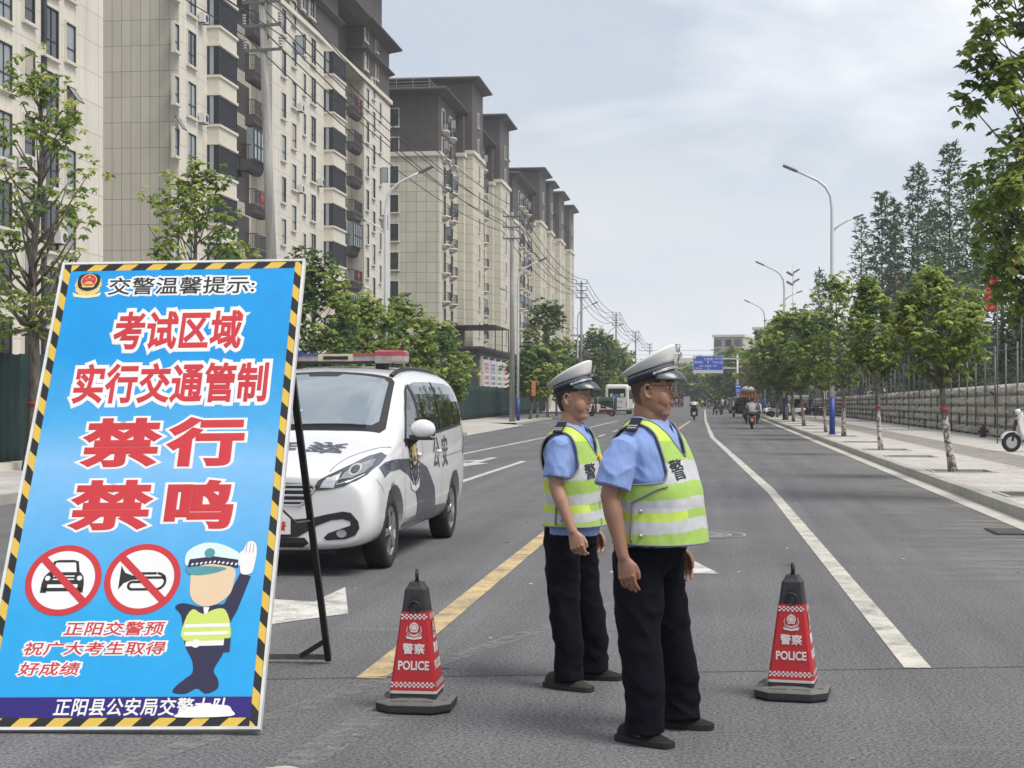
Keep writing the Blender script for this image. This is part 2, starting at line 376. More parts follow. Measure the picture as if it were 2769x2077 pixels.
p_ = MB(); p_.box((6.132, -20, -.02), (6.228, 126, .153)); p_.box((7.522, -20, -.02), (7.618, 126, .153)); setting('tactile_paving_border', p_, M_edge)
p_ = MB(); s_ = MB()
for y in PITS:
    for lo, hi in (((4.162, y - .618), (4.23, y + .618)), ((5.29, y - .618), (5.358, y + .618)), ((4.232, y - .618), (5.288, y - .55)), ((4.232, y + .55), (5.288, y + .618))): p_.box((lo[0], lo[1], 0), (hi[0], hi[1], .165))
    s_.box((4.232, y - .548, -.05), (5.288, y + .548, .04))
setting('tree_pit_edging', p_, M_conc); setting('tree_pit_soil', s_, M_soil)
# --- left pavement with a dropped crossing between two kerb runs
p_ = MB()
p_.poly([(-10.45, 6, .14), (-10.45, 66, .14), (-40, 66, .14), (-40, 6, .14)]); p_.poly([(-10.75, 66, .012), (-11.35, 93, .012), (-13.2, 93, .14), (-13.2, 66, .14)]); p_.poly([(-13.2, 66, .14), (-13.2, 93, .14), (-40, 93, .14), (-40, 66, .14)])
p_.poly([(-11.55, 93, .14), (-12.2, 119, .14), (-40, 119, .14), (-40, 93, .14)]); p_.poly([(-12.2, 172, .1), (-12.2, 460, .1), (-60, 460, .1), (-60, 172, .1)]); p_.poly([(4.7, 172, .1), (60, 172, .1), (60, 460, .1), (4.7, 460, .1)])
p_.poly([(-10.3, 66, .006), (-11.0, 93, .006), (-11.35, 93, .012), (-10.75, 66, .012)]); setting('pavement_left', p_, M_paveL)
k_ = MB()
for y in range(6, 66): k_.box((-10.45, y + .004, 0), (-10.28, y + .996, .15))
for y in range(93, 119):
    x = -11.55 - (y - 93) * .025; k_.box((x, y + .004, 0), (x + .17, y + .996, .15))
setting('kerb_left', k_, M_conc)
# --- manhole and drain
def disc_mb(rs, cols, z=.006, n=40):
    mb = MB()
    for (ra, rb), c in zip(rs, cols):
        for k in range(n):
            a, b = 2 * math.pi * k / n, 2 * math.pi * (k + 1) / n
            mb.poly([(ra * math.cos(a), ra * math.sin(a), z), (rb * math.cos(a), rb * math.sin(a), z), (rb * math.cos(b), rb * math.sin(b), z), (ra * math.cos(b), ra * math.sin(b), z)], c)
    return mb
M_iron = pm('cast_iron', (.14, .14, .14, 1), .6, .25, 20, metal=.3, bump=.4); M_ironl = pm('worn_iron_rim', (.30, .295, .28, 1), .6, .2, 20)
o = obj('manhole_cover', disc_mb([(.001, .2), (.2, .23), (.23, .31), (.31, .34), (.34, .47), (.47, .50)], [0, 1, 0, 1, 2, 1]), [M_iron, M_ironl, M_asph], loc=(-.12, 18.2, 0)); tag(o, 'round iron manhole cover in the road behind the stout officer', 'manhole')
mb = MB(); mb.box((-.2, -.4, .0), (.2, .4, .012), 0)
for k in range(9): mb.box((-.17, -.37 + k * .083, .0125), (.17, -.335 + k * .083, .02), 1)
o = obj('drain_grate', mb, [pm('drain_dark', (.02, .02, .02, 1), .9), M_iron], loc=(3.40, 19.0, 0)); tag(o, 'slotted iron drain grate beside the right gutter', 'drain')
# --- litter leaf crumbs on the road
random.seed(4); mb = MB()
for i in range(420):
    x, y = random.uniform(-9, 10.3), random.uniform(4, 75); z = .007 if x < 3.6 else .162; s = random.uniform(.008, .028); a = random.uniform(0, 6.3)
    if 3.6 < x < 5.4: continue
    mb.poly([(x + s * math.cos(a + t) * r, y + s * math.sin(a + t) * r, z + .004 * math.sin(t)) for t, r in ((0, 1.5), (1.6, .6), (3.1, 1.4), (4.6, .7))])
obj('litter', mb, pm('dry_litter', (.36, .32, .24, 1), .9, .4, 9), kind='stuff')

# --- haze: thin even air round the whole scene
hz_ = MB(); hz_.box((-700, -120, -1.9), (700, 900, 62)); g = bpy.data.materials.new('haze_air'); g.use_nodes = True; t_ = g.node_tree; t_.nodes.remove(t_.nodes['Principled BSDF']); pv = t_.nodes.new('ShaderNodeVolumePrincipled'); pv.inputs['Color'].default_value = (.86, .90, .95, 1); pv.inputs['Density'].default_value = .00055; pv.inputs['Anisotropy'].default_value = .2
t_.links.new(pv.outputs[0], t_.nodes['Material Output'].inputs['Volume']); obj('haze', hz_, g, kind='stuff')
# ================================================================== buildings on the left
def yat(px, X):
    k = (px - CXP) / FPX; d = X / (k * CT - ST); return d * (k * ST + CT)
def zat(py, px, X):
    k = (px - CXP) / FPX; d = X / (k * CT - ST); return EYE + (HYP - py) * d / FPX
def cladding(name, base, joint, sx, sz, jw, oz=0, ox=0, var=.05, wet=.12):
    'wall panels with joints on a regular grid, any upright face'
    g = NG(name); v = g.obj(); s = g.n('ShaderNodeSeparateXYZ'); g.L(v, s.inputs[0])
    ge = g.n('ShaderNodeNewGeometry'); sn = g.n('ShaderNodeSeparateXYZ'); g.L(ge.outputs['True Normal'], sn.inputs[0])
    facex = g.math('GREATER_THAN', g.math('ABSOLUTE', sn.outputs['X']), .5)
    u = g.math('ADD', g.math('MULTIPLY', s.outputs['Y'], facex), g.math('MULTIPLY', s.outputs['X'], g.math('SUBTRACT', 1, facex)))
    def joints(a, step, off):
        f = g.math('FRACT', g.math('DIVIDE', g.math('ADD', a, off + 1000 * step), step)); return g.math('LESS_THAN', f, jw / step)
    j = g.math('MAXIMUM', joints(u, sx, ox), joints(s.outputs['Z'], sz, oz))
    cell = g.n('ShaderNodeTexWhiteNoise'); cv = g.n('ShaderNodeCombineXYZ')
    g.L(g.math('FLOOR', g.math('DIVIDE', g.math('ADD', u, ox + 1000 * sx), sx)), cv.inputs[0]); g.L(g.math('FLOOR', g.math('DIVIDE', g.math('ADD', s.outputs['Z'], oz + 1000 * sz), sz)), cv.inputs[1]); g.L(cv.outputs[0], cell.inputs['Vector'])
    c = g.mul(base, g.rng(cell.outputs['Value'], 0, 1, 1 - var, 1 + var)); f = g.noise(v, .25, 5)
    mp3 = g.n('ShaderNodeMapping'); mp3.inputs['Scale'].default_value = (2.2, 2.2, .12); g.L(v, mp3.inputs[0]); f3 = g.noise(mp3.outputs[0], 1, 5, .65)
    c = g.mul(c, g.rng(f, .3, .7, .93, 1.05)); c = g.mul(c, g.rng(f3, .5, .78, 1, 1 - wet)); c = g.mix(j, c, joint); g.set(col=c, rough=.75, spec=.3); return g.mat
M_beige = cladding('beige_panels', (.53, .495, .425, 1), (.185, .20, .165, 1), 0.57, 1.475, .030, .2)
M_face = cladding('beige_stone_coat', (.64, .605, .53, 1), (.36, .345, .29, 1), 1.5, 1.5, .035, .3, 0, .02, .2)
M_beigeC = cladding('beige_tiles', (.55, .52, .43, 1), (.235, .235, .19, 1), 1.05, 1.03, .05, 0, .3)
M_brown = cladding('brown_tiles', (.085, .072, .070, 1), (.055, .047, .047, 1), 1.05, 1.03, .05, 0, .3)
M_cornice = pm('cream_render', (.62, .585, .50, 1), .8, .06, .8, stain=.15)
M_eave = pm('dark_brown_render', (.075, .065, .064, 1), .8, .1, .5)
M_frame = pm('dark_window_frame', (.02, .02, .022, 1), .5, .1); M_rail = pm('black_railing', (.015, .015, .017, 1), .5, .1)
M_glass = pm('window_glass', (.035, .045, .055, 1), .06, .5, .33, spec=.8)
M_glassl = pm('curtained_glass', (.25, .28, .30, 1), .1, .35, .4, spec=.8)
M_louv = pm('charcoal_louvre', (.022, .024, .032, 1), .6, .1); M_red = pm('red_ornament', (.42, .03, .03, 1), .6, .1)
M_acw = pm('air_conditioner_white', (.6, .6, .58, 1), .6, .08)
def win_mesh(name, wd, h, lights=1, sill=True, low=True):
    'window facing +X: frame, glass, low pane, projecting sill'
    mb = MB(); t = .06; a = wd / 2
    mb.box((-.10, -a, 0), (.012, a, h), 1)
    for y0, y1, z0, z1 in ((-a, -a + t, 0, h), (a - t, a, 0, h), (-a + t, a - t, 0, t), (-a + t, a - t, h - t, h)): mb.box((.0, y0, z0), (.07, y1, z1), 0)
    if low: mb.box((.0, -a + t, h * .33), (.05, a - t, h * .33 + .05), 0)
    for k in range(1, lights): mb.box((.0, -a + wd * k / lights - .025, t), (.048, -a + wd * k / lights + .025, h - t), 0)
    mb.box((-.1, -a - .07, 0), (.10, -a - .002, h), 2); mb.box((-.1, a + .002, 0), (.10, a + .07, h), 2); mb.box((-.1, -a - .07, h + .002), (.10, a + .07, h + .1), 2)
    if sill: mb.box((-.1, -a - .13, -.14), (.19, a + .13, -.002), 2)
    me = mb.mesh(name); 
    return me
def wm(me, glass=None):
    for m in (M_frame, glass or M_glass, M_cornice): me.materials.append(m)
    return me
rnd = random.Random(11)
W_big = wm(win_mesh('window', 1.5, 2.0, 2)); W_mid = wm(win_mesh('window', 1.15, 1.8, 1), M_glassl); W_sm = wm(win_mesh('window', .75, 1.55, 1), M_glassl); W_tall = wm(win_mesh('window', 1.5, 2.3, 2)); W_end = wm(win_mesh('window', 1.55, 1.75, 2))
W_midd = wm(win_mesh('window', 1.15, 1.8, 1), M_glass); M_curt = pm('drawn_curtain', (.40, .36, .30, 1), .6, .3, .8); W_midc = wm(win_mesh('window', 1.15, 1.8, 1), M_curt); W_bigl = wm(win_mesh('window', 1.5, 2.0, 2), M_glassl)
def vary(me):
    r_ = rnd.random()
    if me is W_mid: return W_mid if r_ < .5 else (W_midd if r_ < .85 else W_midc)
    if me is W_big: return W_big if r_ < .72 else W_bigl
    return me
def louvre_mesh(wd, h):
    mb = MB(); a = wd / 2
    n = int(h / .13)
    for k in range(n): z = k * h / n; mb.box((0, -a, z), (.05, a, z + .085), 0)
    mb.box((-.08, -a, 0), (-.002, a, h), 0); return mb.mesh('louvre_screen')
def casement():
    mb = MB(); mb.box((0, 0, 0), (.62, .045, .06), 0); mb.box((0, 0, 1.34), (.62, .045, 1.4), 0); mb.box((0, 0, .06), (.06, .045, 1.34), 0); mb.box((.56, 0, .06), (.62, .045, 1.34), 0); mb.box((.06, .015, .06), (.56, .03, 1.34), 1)
    return wm(mb.mesh('open_casement'), M_glassl)
W_case = casement()
def awning():
    mb = MB(); wd, h = .75, .9
    mb.box((0, -wd / 2, -h), (.04, -wd / 2 + .05, 0), 0); mb.box((0, wd / 2 - .05, -h), (.04, wd / 2, 0), 0); mb.box((0, -wd / 2 + .05, -h), (.04, wd / 2 - .05, -h + .05), 0); mb.box((0, -wd / 2 + .05, -.05), (.04, wd / 2 - .05, 0), 0); mb.box((.01, -wd / 2 + .05, -h + .05), (.03, wd / 2 - .05, -.05), 1)
    return wm(mb.mesh('open_top_light'), M_glassl)
W_awn = awning()
def eave(mb, x0, x1, y0, y1, z, o=1.0, h=.5, mat=0):
    b = len(mb.v)
    for dz, e in ((0, .04), (h * .75, o), (h, o), (h + .12, o - .25)):
        mb.v += [(x0 - e, y0 - e, z + dz), (x1 + e, y0 - e, z + dz), (x1 + e, y1 + e, z + dz), (x0 - e, y1 + e, z + dz)]
    for i in range(3):
        for j in range(4): mb.face((b + i * 4 + j, b + i * 4 + (j + 1) % 4, b + i * 4 + 4 + (j + 1) % 4, b + i * 4 + 4 + j), mat)
    mb.face((b + 12, b + 13, b + 14, b + 15), mat); mb.face((b + 3, b + 2, b + 1, b), mat)
def rail_mb(mb, y0, y1, z, x, depth, mat=0, h=1.0, step=.14):
    'railing round three sides of a balcony whose wall face is at x'
    mb.box((x + depth - .03, y0, z + h - .05), (x + depth + .02, y1, z + h), mat); mb.box((x + depth - .02, y0, z + .06), (x + depth + .01, y1, z + .1), mat)
    k = y0 + .04
    while k < y1: mb.box((x + depth - .015, k, z + .1), (x + depth + .005, k + .035, z + h - .05), mat); k += step
    for yy in (y0, y1 - .03):
        mb.box((x, yy, z + h - .05), (x + depth - .031, yy + .03, z + h), mat); k = x + .1
        while k < x + depth - .05: mb.box((k, yy + .005, z), (k + .03, yy + .025, z + h - .05), mat); k += step
def balcony_big():
    'wide recessed balcony with black railing and dark curved slab'
    mb = MB(); 
    rs = []
    for z, e in ((-.75, .25), (-.55, .45), (-.3, .52), (-.1, .62), (0, .62)): rs.append([(-.1, -1.7, z), (e, -1.7, z), (e, 1.7, z), (-.1, 1.7, z)])
    mb.rings(rs, 1, sm=False); rail_mb(mb, -1.68, 1.68, 0, -.1, .66, 0); m = mb.mesh('balcony'); m.materials.append(M_rail); m.materials.append(M_eave); return m
def balcony_glazed():
    mb = MB(); mb.box((.0, -1.66, 0), (.5, 1.66, 2.1), 1)
    for k in range(5): mb.box((.5, -1.68 + k * .82, 0), (.56, -1.6 + k * .82, 2.1), 0)
    for z in (0, .95, 2.04): mb.box((.5, -1.6, z), (.55, 1.6, z + .06), 0)
    m = mb.mesh('balcony_glazing'); m.materials.append(M_frame); m.materials.append(M_glassl); return m
def balcony_small():
    'small balcony: half-round plaster slab, black railing, arched door surround'
    mb = MB(); n = 8
    rs = []
    for z, f in ((-.42, .25), (-.3, .62), (-.16, .8), (-.14, 1), (0, 1)): rs.append([(.0, -1.1, z)] + [(f * .72 * math.sin(math.pi * (k / n) ** 1) ** .5, -1.1 * math.cos(math.pi * k / n), z) for k in range(1, n)] + [(.0, 1.1, z)])
    mb.rings(rs, 1)
    pts = [(.72 * math.sin(math.pi * k / 20) ** .5 - .05, -1.07 * math.cos(math.pi * k / 20)) for k in range(1, 20)]
    for (x, y), (x2, y2) in zip(pts, pts[1:]):
        mb.tube([(x, y, .92), (x2, y2, .92)], .03, 4, 0); mb.box((x - .012, y - .012, 0), (x + .012, y + .012, .92), 0)
    mb.box((-.1, -.75, .02), (.02, .75, 2.15), 2)
    for y0, y1 in ((-.85, -.75), (.75, .85)): mb.box((-.1, y0, .02), (.1, y1, 2.25), 1)
    mb.box((-.1, -.75, 2.15), (.1, .75, 2.32), 1)
    for y in (-.74, -.02, .70): mb.box((.0, y, .03), (.06, y + .05, 2.14), 0)
    m = mb.mesh('balcony')
    for k in (M_rail, M_cornice, M_glass): m.materials.append(k)
    return m
def ac_mesh():
    mb = MB(); mb.box((.05, -.4, 0), (.38, .4, .58), 0); mb.cyl((.381, .08, .29), .22, .015, 16, 1, axis='x'); mb.box((.05, -.3, -.05), (.4, -.26, 0), 1); mb.box((.05, .26, -.05), (.4, .3, 0), 1)
    m = mb.mesh('air_conditioner'); m.materials.append(M_acw); m.materials.append(M_frame); return m
B_big, B_glz, B_sm, AC = balcony_big(), balcony_glazed(), balcony_small(), ac_mesh()
def knot():
    mb = MB(); mb.box((.58, -.28, .28), (.6, .28, .84), 0, Matrix.Translation((0, 0, .56)) @ Matrix.Rotation(R(45), 4, 'X') @ Matrix.Translation((0, 0, -.56))); mb.box((.58, -.09, -.25), (.6, .09, .14), 0); mb.box((.58, -.02, .96), (.6, .02, 1.1), 0)
    m = mb.mesh('red_ornament'); m.materials.append(M_red); return m
KNOT = knot()
# ---- block B: long slab with bays, recessed balconies and brown top storeys
XB = -30.5
def tower_block(name, label, y0, units, xw, top, nfl, brown_from, loc_group):
    'units: list of (kind, y0, y1) along the facade'
    t = thing(name, label, 'apartment block', (xw, y0, 0), 0, loc_group); return t
B = thing('apartment_building', 'long beige apartment block with red ornaments on its recessed balconies and a brown top', 'apartment block', (XB, 88, 0), 0, 'beige apartment blocks left of the road')
def bw(y): return y - 88           # to local y
yb = [88, yat(540, XB), yat(622, XB), 107.4, 107.6, yat(860, XB), yat(918, XB), 136.8, 137, 148.2]
wl = MB(); wd_ = MB()
REC = 1.5
zt, zbr = 36.5, 29.6
def wallseg(mb, xa, xb, a, b, z0, z1): mb.box((xa, bw(a), z0), (xb, bw(b), z1))
# beige body: facade pieces in front, recessed pieces behind
wallseg(wl, -13, 0, yb[0], yb[2], 0, zbr); wallseg(wl, -13, -REC, yb[2], yb[3], 0, zbr); wallseg(wl, -13, .0, yb[4], yb[6], 0, zbr); wallseg(wl, -13, -REC, yb[6], yb[7], 0, zbr); wallseg(wl, -13, 0, yb[8], yb[9], 0, zbr)
# the face shown to the camera by each block step and by the near end gets the panel cladding (3 mm proud)
obj('facade_wall', wl, M_face, B)
for lo, hi in (((-6.6, bw(yb[0]) - .06, 0), (-.0, bw(yb[0]) - .003, zbr)), ((-REC, bw(yb[3]), 0), (0, bw(yb[4]) - .003, zbr)), ((-REC, bw(yb[7]), 0), (0, bw(yb[8]) - .003, zbr))):
    ew = MB(); ew.box(lo, hi); obj('end_wall', ew, M_beige, B)
for z in (zbr,): 
    cb = MB(); cb.box((-13.1, -.15, zbr - .002), (.22, bw(yb[9]) + .15, zbr + .35)); obj('cornice', cb, M_cornice, B)
bt = MB()
for a, b, c in ((0, 2, 0), (2, 3, -REC), (4, 6, 0), (6, 7, -REC), (8, 9, 0)): bt.box((-13, bw(yb[a]) + .02, zbr + .35), (c - .1, bw(yb[b]) - .02, 34.4))
bt.box((-13, bw(yb[3]), zbr + .35), (-.12, bw(yb[4]), 34.4)); bt.box((-13, bw(yb[7]), zbr + .35), (-.12, bw(yb[8]), 34.4))
bt.box((-10, 3, 35), (-1.9, bw(yb[2]) - 1.5, 42)); bt.box((-10, bw(yb[4]) + 3, 35), (-1.9, bw(yb[6]) - 1, 42)); bt.box((-9, bw(yb[8]) - 6, 35), (-.6, bw(yb[9]) - 1, 40))
obj('brown_top_storeys', bt, M_brown, B)
ev = MB()
for a, b, o_ in ((0, 3, .9), (4, 7, 1.0), (8, 9, 1.1)): eave(ev, -13, -.1, bw(yb[a]) + .1, bw(yb[b]) - .1, 34.41, o_, .6)
eave(ev, -10, -1.9, 3, bw(yb[2]) - 1.5, 42.01, 1.2, .6); eave(ev, -10, -1.9, bw(yb[4]) + 3, bw(yb[6]) - 1, 42.01, 1.2, .6); eave(ev, -9, -.6, bw(yb[8]) - 6, bw(yb[9]) - 1, 40.01, 1.3, .6)
for a, b in ((4, 6), (8, 9)): eave(ev, -2, -.1, bw(yb[a]) + .1, bw(yb[b]) - .1, 32.2, .5, .35)
obj('roof_eaves', ev, M_eave, B)
FL = 3.0
def put(me, nm, x, y, z, par, rz=0): return share(nm, me, par, (x, y, z), rz)
def bay_mesh(wd, h):
    'projecting bay: slatted screen on three sides between plaster bands'
    mb = MB(); dp = .75; a = wd / 2; n = int(h / .14)
    mb.box((0, -a, 0), (dp - .06, a, h), 0)
    for k in range(n):
        z = k * h / n + .02; mb.box((dp - .058, -a + .04, z), (dp, a - .04, z + .08), 0); mb.box((.02, -a - .03, z), (dp - .06, -a - .001, z + .08), 0)
    for y in (-a - .03, a - .02): mb.box((dp - .05, y, 0), (dp + .02, y + .05, h), 2)
    mb.box((.12, -a - .04, 0), (.16, -a - .002, h), 2); mb.box((.17, -a - .035, 0.02), (.42, -a - .0315, h - .02), 1)
    mb.box((0, -a - .08, -.16), (dp + .1, a + .08, -.002), 3); mb.box((0, -a - .08, h + .002), (dp + .1, a + .08, h + .16), 3); mb.box((0, -a, -1.28), (dp, a, -.162), 3)
    m = mb.mesh('bay_window')
    for k in (M_louv, M_glassl, M_frame, M_cornice): m.materials.append(k)
    return m
BAY1, BAY2 = bay_mesh(3.6, 1.75), bay_mesh(4.2, 1.75)
for k in range(2, 10):
    z = 3.0 * k - .3
    br = k >= 10
    for px, me, dz in ((475, W_sm, .75), (516, W_big, .45), (765, W_mid, .9), (793, W_mid, 2.2), (821, W_sm, .7), (845, W_big, .5)):
        y = yat(px, XB); put(vary(me), 'window', .0, bw(y), z + dz, B)
        if px in (845, 516, 793) and rnd.random() < .3: put(AC, 'air_conditioner', .05, bw(y) + (1.6 if px != 793 else 1.2), z + dz - .1, B)
        if me is W_sm and px == 475 and k in (5,): pass
    for px, me, dz in ((992, W_mid, .6), (1009, W_mid, 2.0), (1027, W_sm, .6)):
        put(vary(me), 'window', .0, bw(yat(px, XB)), z + dz, B)
    put(BAY1, 'bay_window', .0, bw(yat(585, XB)) , z + .55, B); put(BAY2, 'bay_window', .0, bw(yat(893, XB)), z + .55, B)
    for yc, gl, kn in ((105.0, k == 6, k in (3, 5, 7, 8, 9)), (134.7, k in (3,5), k in (3, 4, 9))):
        put(B_glz if gl else B_big, 'balcony', -REC + .9, bw(yc), z + .0, B)
        if gl: put(B_big, 'balcony', -REC + .6, bw(yc), z, B)
        if kn: put(KNOT, 'red_ornament', -REC + .92, bw(yc), z, B)
for k in (10, 11):
    z = 3.0 * k - .3 + (.5 if k == 10 else 0)
    for px, me in ((516, W_big), (765, W_mid), (821, W_sm), (845, W_big), (992, W_mid), (1020, W_sm)): put(me, 'window', -.1, bw(yat(px, XB)), z + .6, B)
for a, b in ((2, 3), (6, 7)):
    pan = MB()
    for k in range(2, 10): pan.box((-REC + .003, bw(yb[a]) + .3, 3.0 * k + .05), (-REC + .02, bw(yb[b]) - .5, 3.0 * k + 2.15))
    obj('balcony_doors', pan, M_glass, B)
put(W_case, 'open_casement', .05, bw(yat(797, XB)), 26.9, B, R(20)); put(W_case, 'open_casement', .05, bw(yat(1030, XB)), 21.6, B, R(15)); put(W_case, 'open_casement', .05, bw(yat(1030, XB)), 17.2, B, R(12)); o = put(W_awn, 'open_top_light', .05, bw(yat(475, XB)), 17.7 , B); o.rotation_euler = (0, -R(32), 0)
# ---- block A: nearer beige facade cut by the left frame edge
A = thing('apartment_building', 'nearest beige apartment block at the left picture edge with top-hung windows open', 'apartment block', (XB, 40, 0), 0, 'beige apartment blocks left of the road')
wl = MB(); ya = 76.6; wl.box((-12, 0, 0), (0, ya - 40, 33)); obj('facade_wall', wl, M_face, A)
cb = MB(); cb.box((-12.2, -.2, 33), (.25, ya - 40 + .2, 33.4)); obj('cornice', cb, M_cornice, A)
DUCT = MB()
for j in range(22): DUCT.box((-.05, -.22, j * .11), (.12, .22, j * .11 + .07), 0)
DUCT = DUCT.mesh('vent_louvre'); DUCT.materials.append(M_louv)
for k in range(1, 11):
    z = 3.0 * k - .3
    for px, me, dz in ((8, W_big, .9), (76, W_mid, 1.35), (137, W_tall, .3), (188, W_mid, .55)): put(vary(me), 'window', 0, yat(px, XB) - 40, z + dz - .6, A)
    if k % 1 == 0: put(DUCT, 'vent_louvre', 0, yat(116, XB) - 40, z + .2, A)
for k in (7, 8, 5): o = put(W_awn, 'open_top_light', .06, yat(188, XB) - 40, 3.0 * k - .3 + 1.72, A); o.rotation_euler = (0, -R(35), 0)
for px, k in ((55, 4), (150, 3)): put(AC, 'air_conditioner', .05, yat(px, XB) - 40, 3 * k - .2, A)
# ---- blocks C and D: end wall towards the camera, stair towers rising above the eaves
def stepped_block(label, y0, ends, towers, balcs, xw=-27.6, fl=2.93, seed=1):
    rr = random.Random(seed); t = thing('apartment_building', label, 'apartment block', (xw, y0, 0), 0, 'beige apartment blocks left of the road'); L_ = lambda y: y - y0
    y1 = ends; wl = MB(); br = MB(); ev = MB(); cn = MB()
    wl.box((-13, 0, 0), (0, L_(y1), 26.3)); br.box((-13, .1, 26.75), (-.1, L_(y1) - .1, 32.5)); eave(ev, -13, -.1, .1, L_(y1) - .1, 32.51, 1.1, .55); cn.box((-13.15, -.2, 26.3), (.2, L_(y1) + .2, 26.75))
    for a, b in towers:
        wl.box((-9, L_(a), 0), (1.5, L_(b), 28.4)); br.box((-9, L_(a) + .1, 28.8), (1.4, L_(b) - .1, 36.2)); eave(ev, -9, 1.4, L_(a) + .1, L_(b) - .1, 36.21, 1.0, .5); cn.box((-9.2, L_(a) - .2, 28.4), (1.7, L_(b) + .2, 28.8))
        wl.box((-2, L_(a) - 1.6, 0), (.75, L_(a) - .004, 27.9)); br.box((-2, L_(a) - 1.5, 28.3), (.65, L_(a) - .004, 32.4)); cn.box((-2, L_(a) - 1.75, 27.9), (.9, L_(a) - .21, 28.3))
        for k in range(3, 12): put(W_sm, 'window', 1.5 if k < 10 else 1.4, L_(a) + (b - a) * .55, fl * k - .2, t)
    obj('wall', wl, M_beigeC, t); obj('brown_top_storeys', br, M_brown, t); obj('roof_eaves', ev, M_eave, t); obj('cornice', cn, M_cornice, t)
    n = 0
    for yc in balcs:
        for k in range(2, 11):
            z = fl * k - .1; put(B_sm, 'balcony', .02 if k < 9 else -.08, L_(yc), z, t); n += 1
            if rr.random() < .42: put(W_case, 'open_casement', .05, L_(yc) + rr.choice((-.6, .1, .8)), z + .55, t, R(rr.uniform(-25, 25)))
            if rr.random() < .5: put(AC, 'air_conditioner', .08, L_(yc) + rr.uniform(-.3, .5), z + .1, t)
    return t
XC = -27.6
C = stepped_block('apartment block with a tiled windowed end wall and rooftop railing beyond the long block', 158.8, 207, ((171.6, 180), (194.5, 203.5)), (161.5, 166, 184.5, 189.5), seed=3)
for k in range(2, 11): share('window', W_end, C, (-5.0, -.003 if k < 9 else .09, 2.93 * k + .1), R(-90))
rl = MB()
for z in (.35, .7, 1.05): rl.box((-13, .2, 33.2 + z), (-1.2, .25, 33.24 + z)); rl.box((-1.2, .25, 33.2 + z), (-1.15, 9, 33.24 + z))
for k in range(8): rl.box((-13 + k * 1.7, .2, 33.1), (-12.95 + k * 1.7, .25, 34.3))
rl.box((-7.9, .2, 33.1), (-7.8, .3, 36)); obj('roof_railing', rl, pm('grey_railing', (.3, .31, .33, 1), .5, .1), C)
D = stepped_block('apartment block in the middle of the receding row, behind the concrete pole', 219, 262, ((240, 249), (255, 261)), (226, 231.5, 236, 252), xw=-27.6, seed=5)
for k in range(2, 11): share('window', W_end, D, (-5.0, -.003 if k < 9 else .09, 2.93 * k + .1), R(-90))
D2 = stepped_block('farthest apartment block at the end of the receding row', 264, 300, ((268, 277), (287, 296)), (280, 284.5, 298), xw=-27.3, seed=6)
# ---- brown shop row in front of block C
S = thing('shop_row', 'low brown shop row with white sign panels at the foot of the apartment blocks', 'shop row', (-24, 161.5, 0), 0)
mb = MB(); mb.box((-3.5, 0, 0), (0, 74, 6.4)); obj('wall', mb, M_brown, S)
mb = MB(); eave(mb, -3.5, 0, 0, 74, 6.41, .7, .45); mb.box((-3.5, -.1, 5.9), (.15, 74.1, 6.2)); obj('roof', mb, M_eave, S)
mb = MB()
for k in range(15): mb.box((.003, 1 + k * 5, 0), (.28, 1.5 + k * 5, 6.0)); 
obj('pilasters', mb, M_cornice, S)
mb = MB(); mb.box((.003, 1.6, .3), (.06, 74, 2.6)); obj('shopfront_glass', mb, M_glass, S)
cols = [((.7, .69, .66, 1), (.5, .03, .04, 1)), ((.66, .66, .7, 1), (.10, .11, .22, 1)), ((.68, .7, .68, 1), (.03, .2, .09, 1)), ((.7, .66, .66, 1), (.5, .05, .06, 1)), ((.62, .62, .6, 1), (.1, .1, .1, 1)), ((.1, .2, .5, 1), (.7, .7, .7, 1))]
for k in range(12):
    c = cols[k % 6] if k < 6 else rnd.choice(cols); y = 1.75 + k * 5; mb = MB(); hh = 3.0
    mb.box((.10, y, 2.7), (.34, y + 4.4, 5.7), 0)
    for r_i, (zz, h2, n_) in enumerate(((4.3, 1.0, 3), (3.6, .4, 5), (3.1, .25, 7))):
        for j in range(n_):
            a = y + .6 + j * 3.2 / n_; b = a + 2.4 / n_
            for (p0, p1, q0, q1) in ((0, 1, .85, 1), (0, 1, .42, .55), (.1, .9, 0, .14), (.42, .58, .0, 1), (0, .13, .2, .9)): mb.box((.342, a + (b - a) * p0, zz + h2 * q0), (.35 + .001 * j, a + (b - a) * p1, zz + h2 * q1), 1)
    obj('sign_panel', mb, [pm('sign_face_%d' % (k % 6), c[0], .5, .05), pm('sign_print_%d' % (k % 6), c[1], .5, .05)], S)
mb = MB(); mb.poly([(-2, -3.5, 7.9), (4.2, -3.5, 7.6), (4.2, 9, 7.6), (-2, 9, 7.9)])
mb = MB(); mb.box((-3.6, -1.5, 9.0), (2.0, 9.5, 9.12)); mb.box((1.9, -1.4, 6.5), (2.0, -1.3, 9)); mb.box((1.9, 9.3, 6.5), (2.0, 9.4, 9)); mb.box((1.9, 4, 6.5), (2.0, 4.1, 9)); obj('terrace_canopy', mb, M_frame, S)
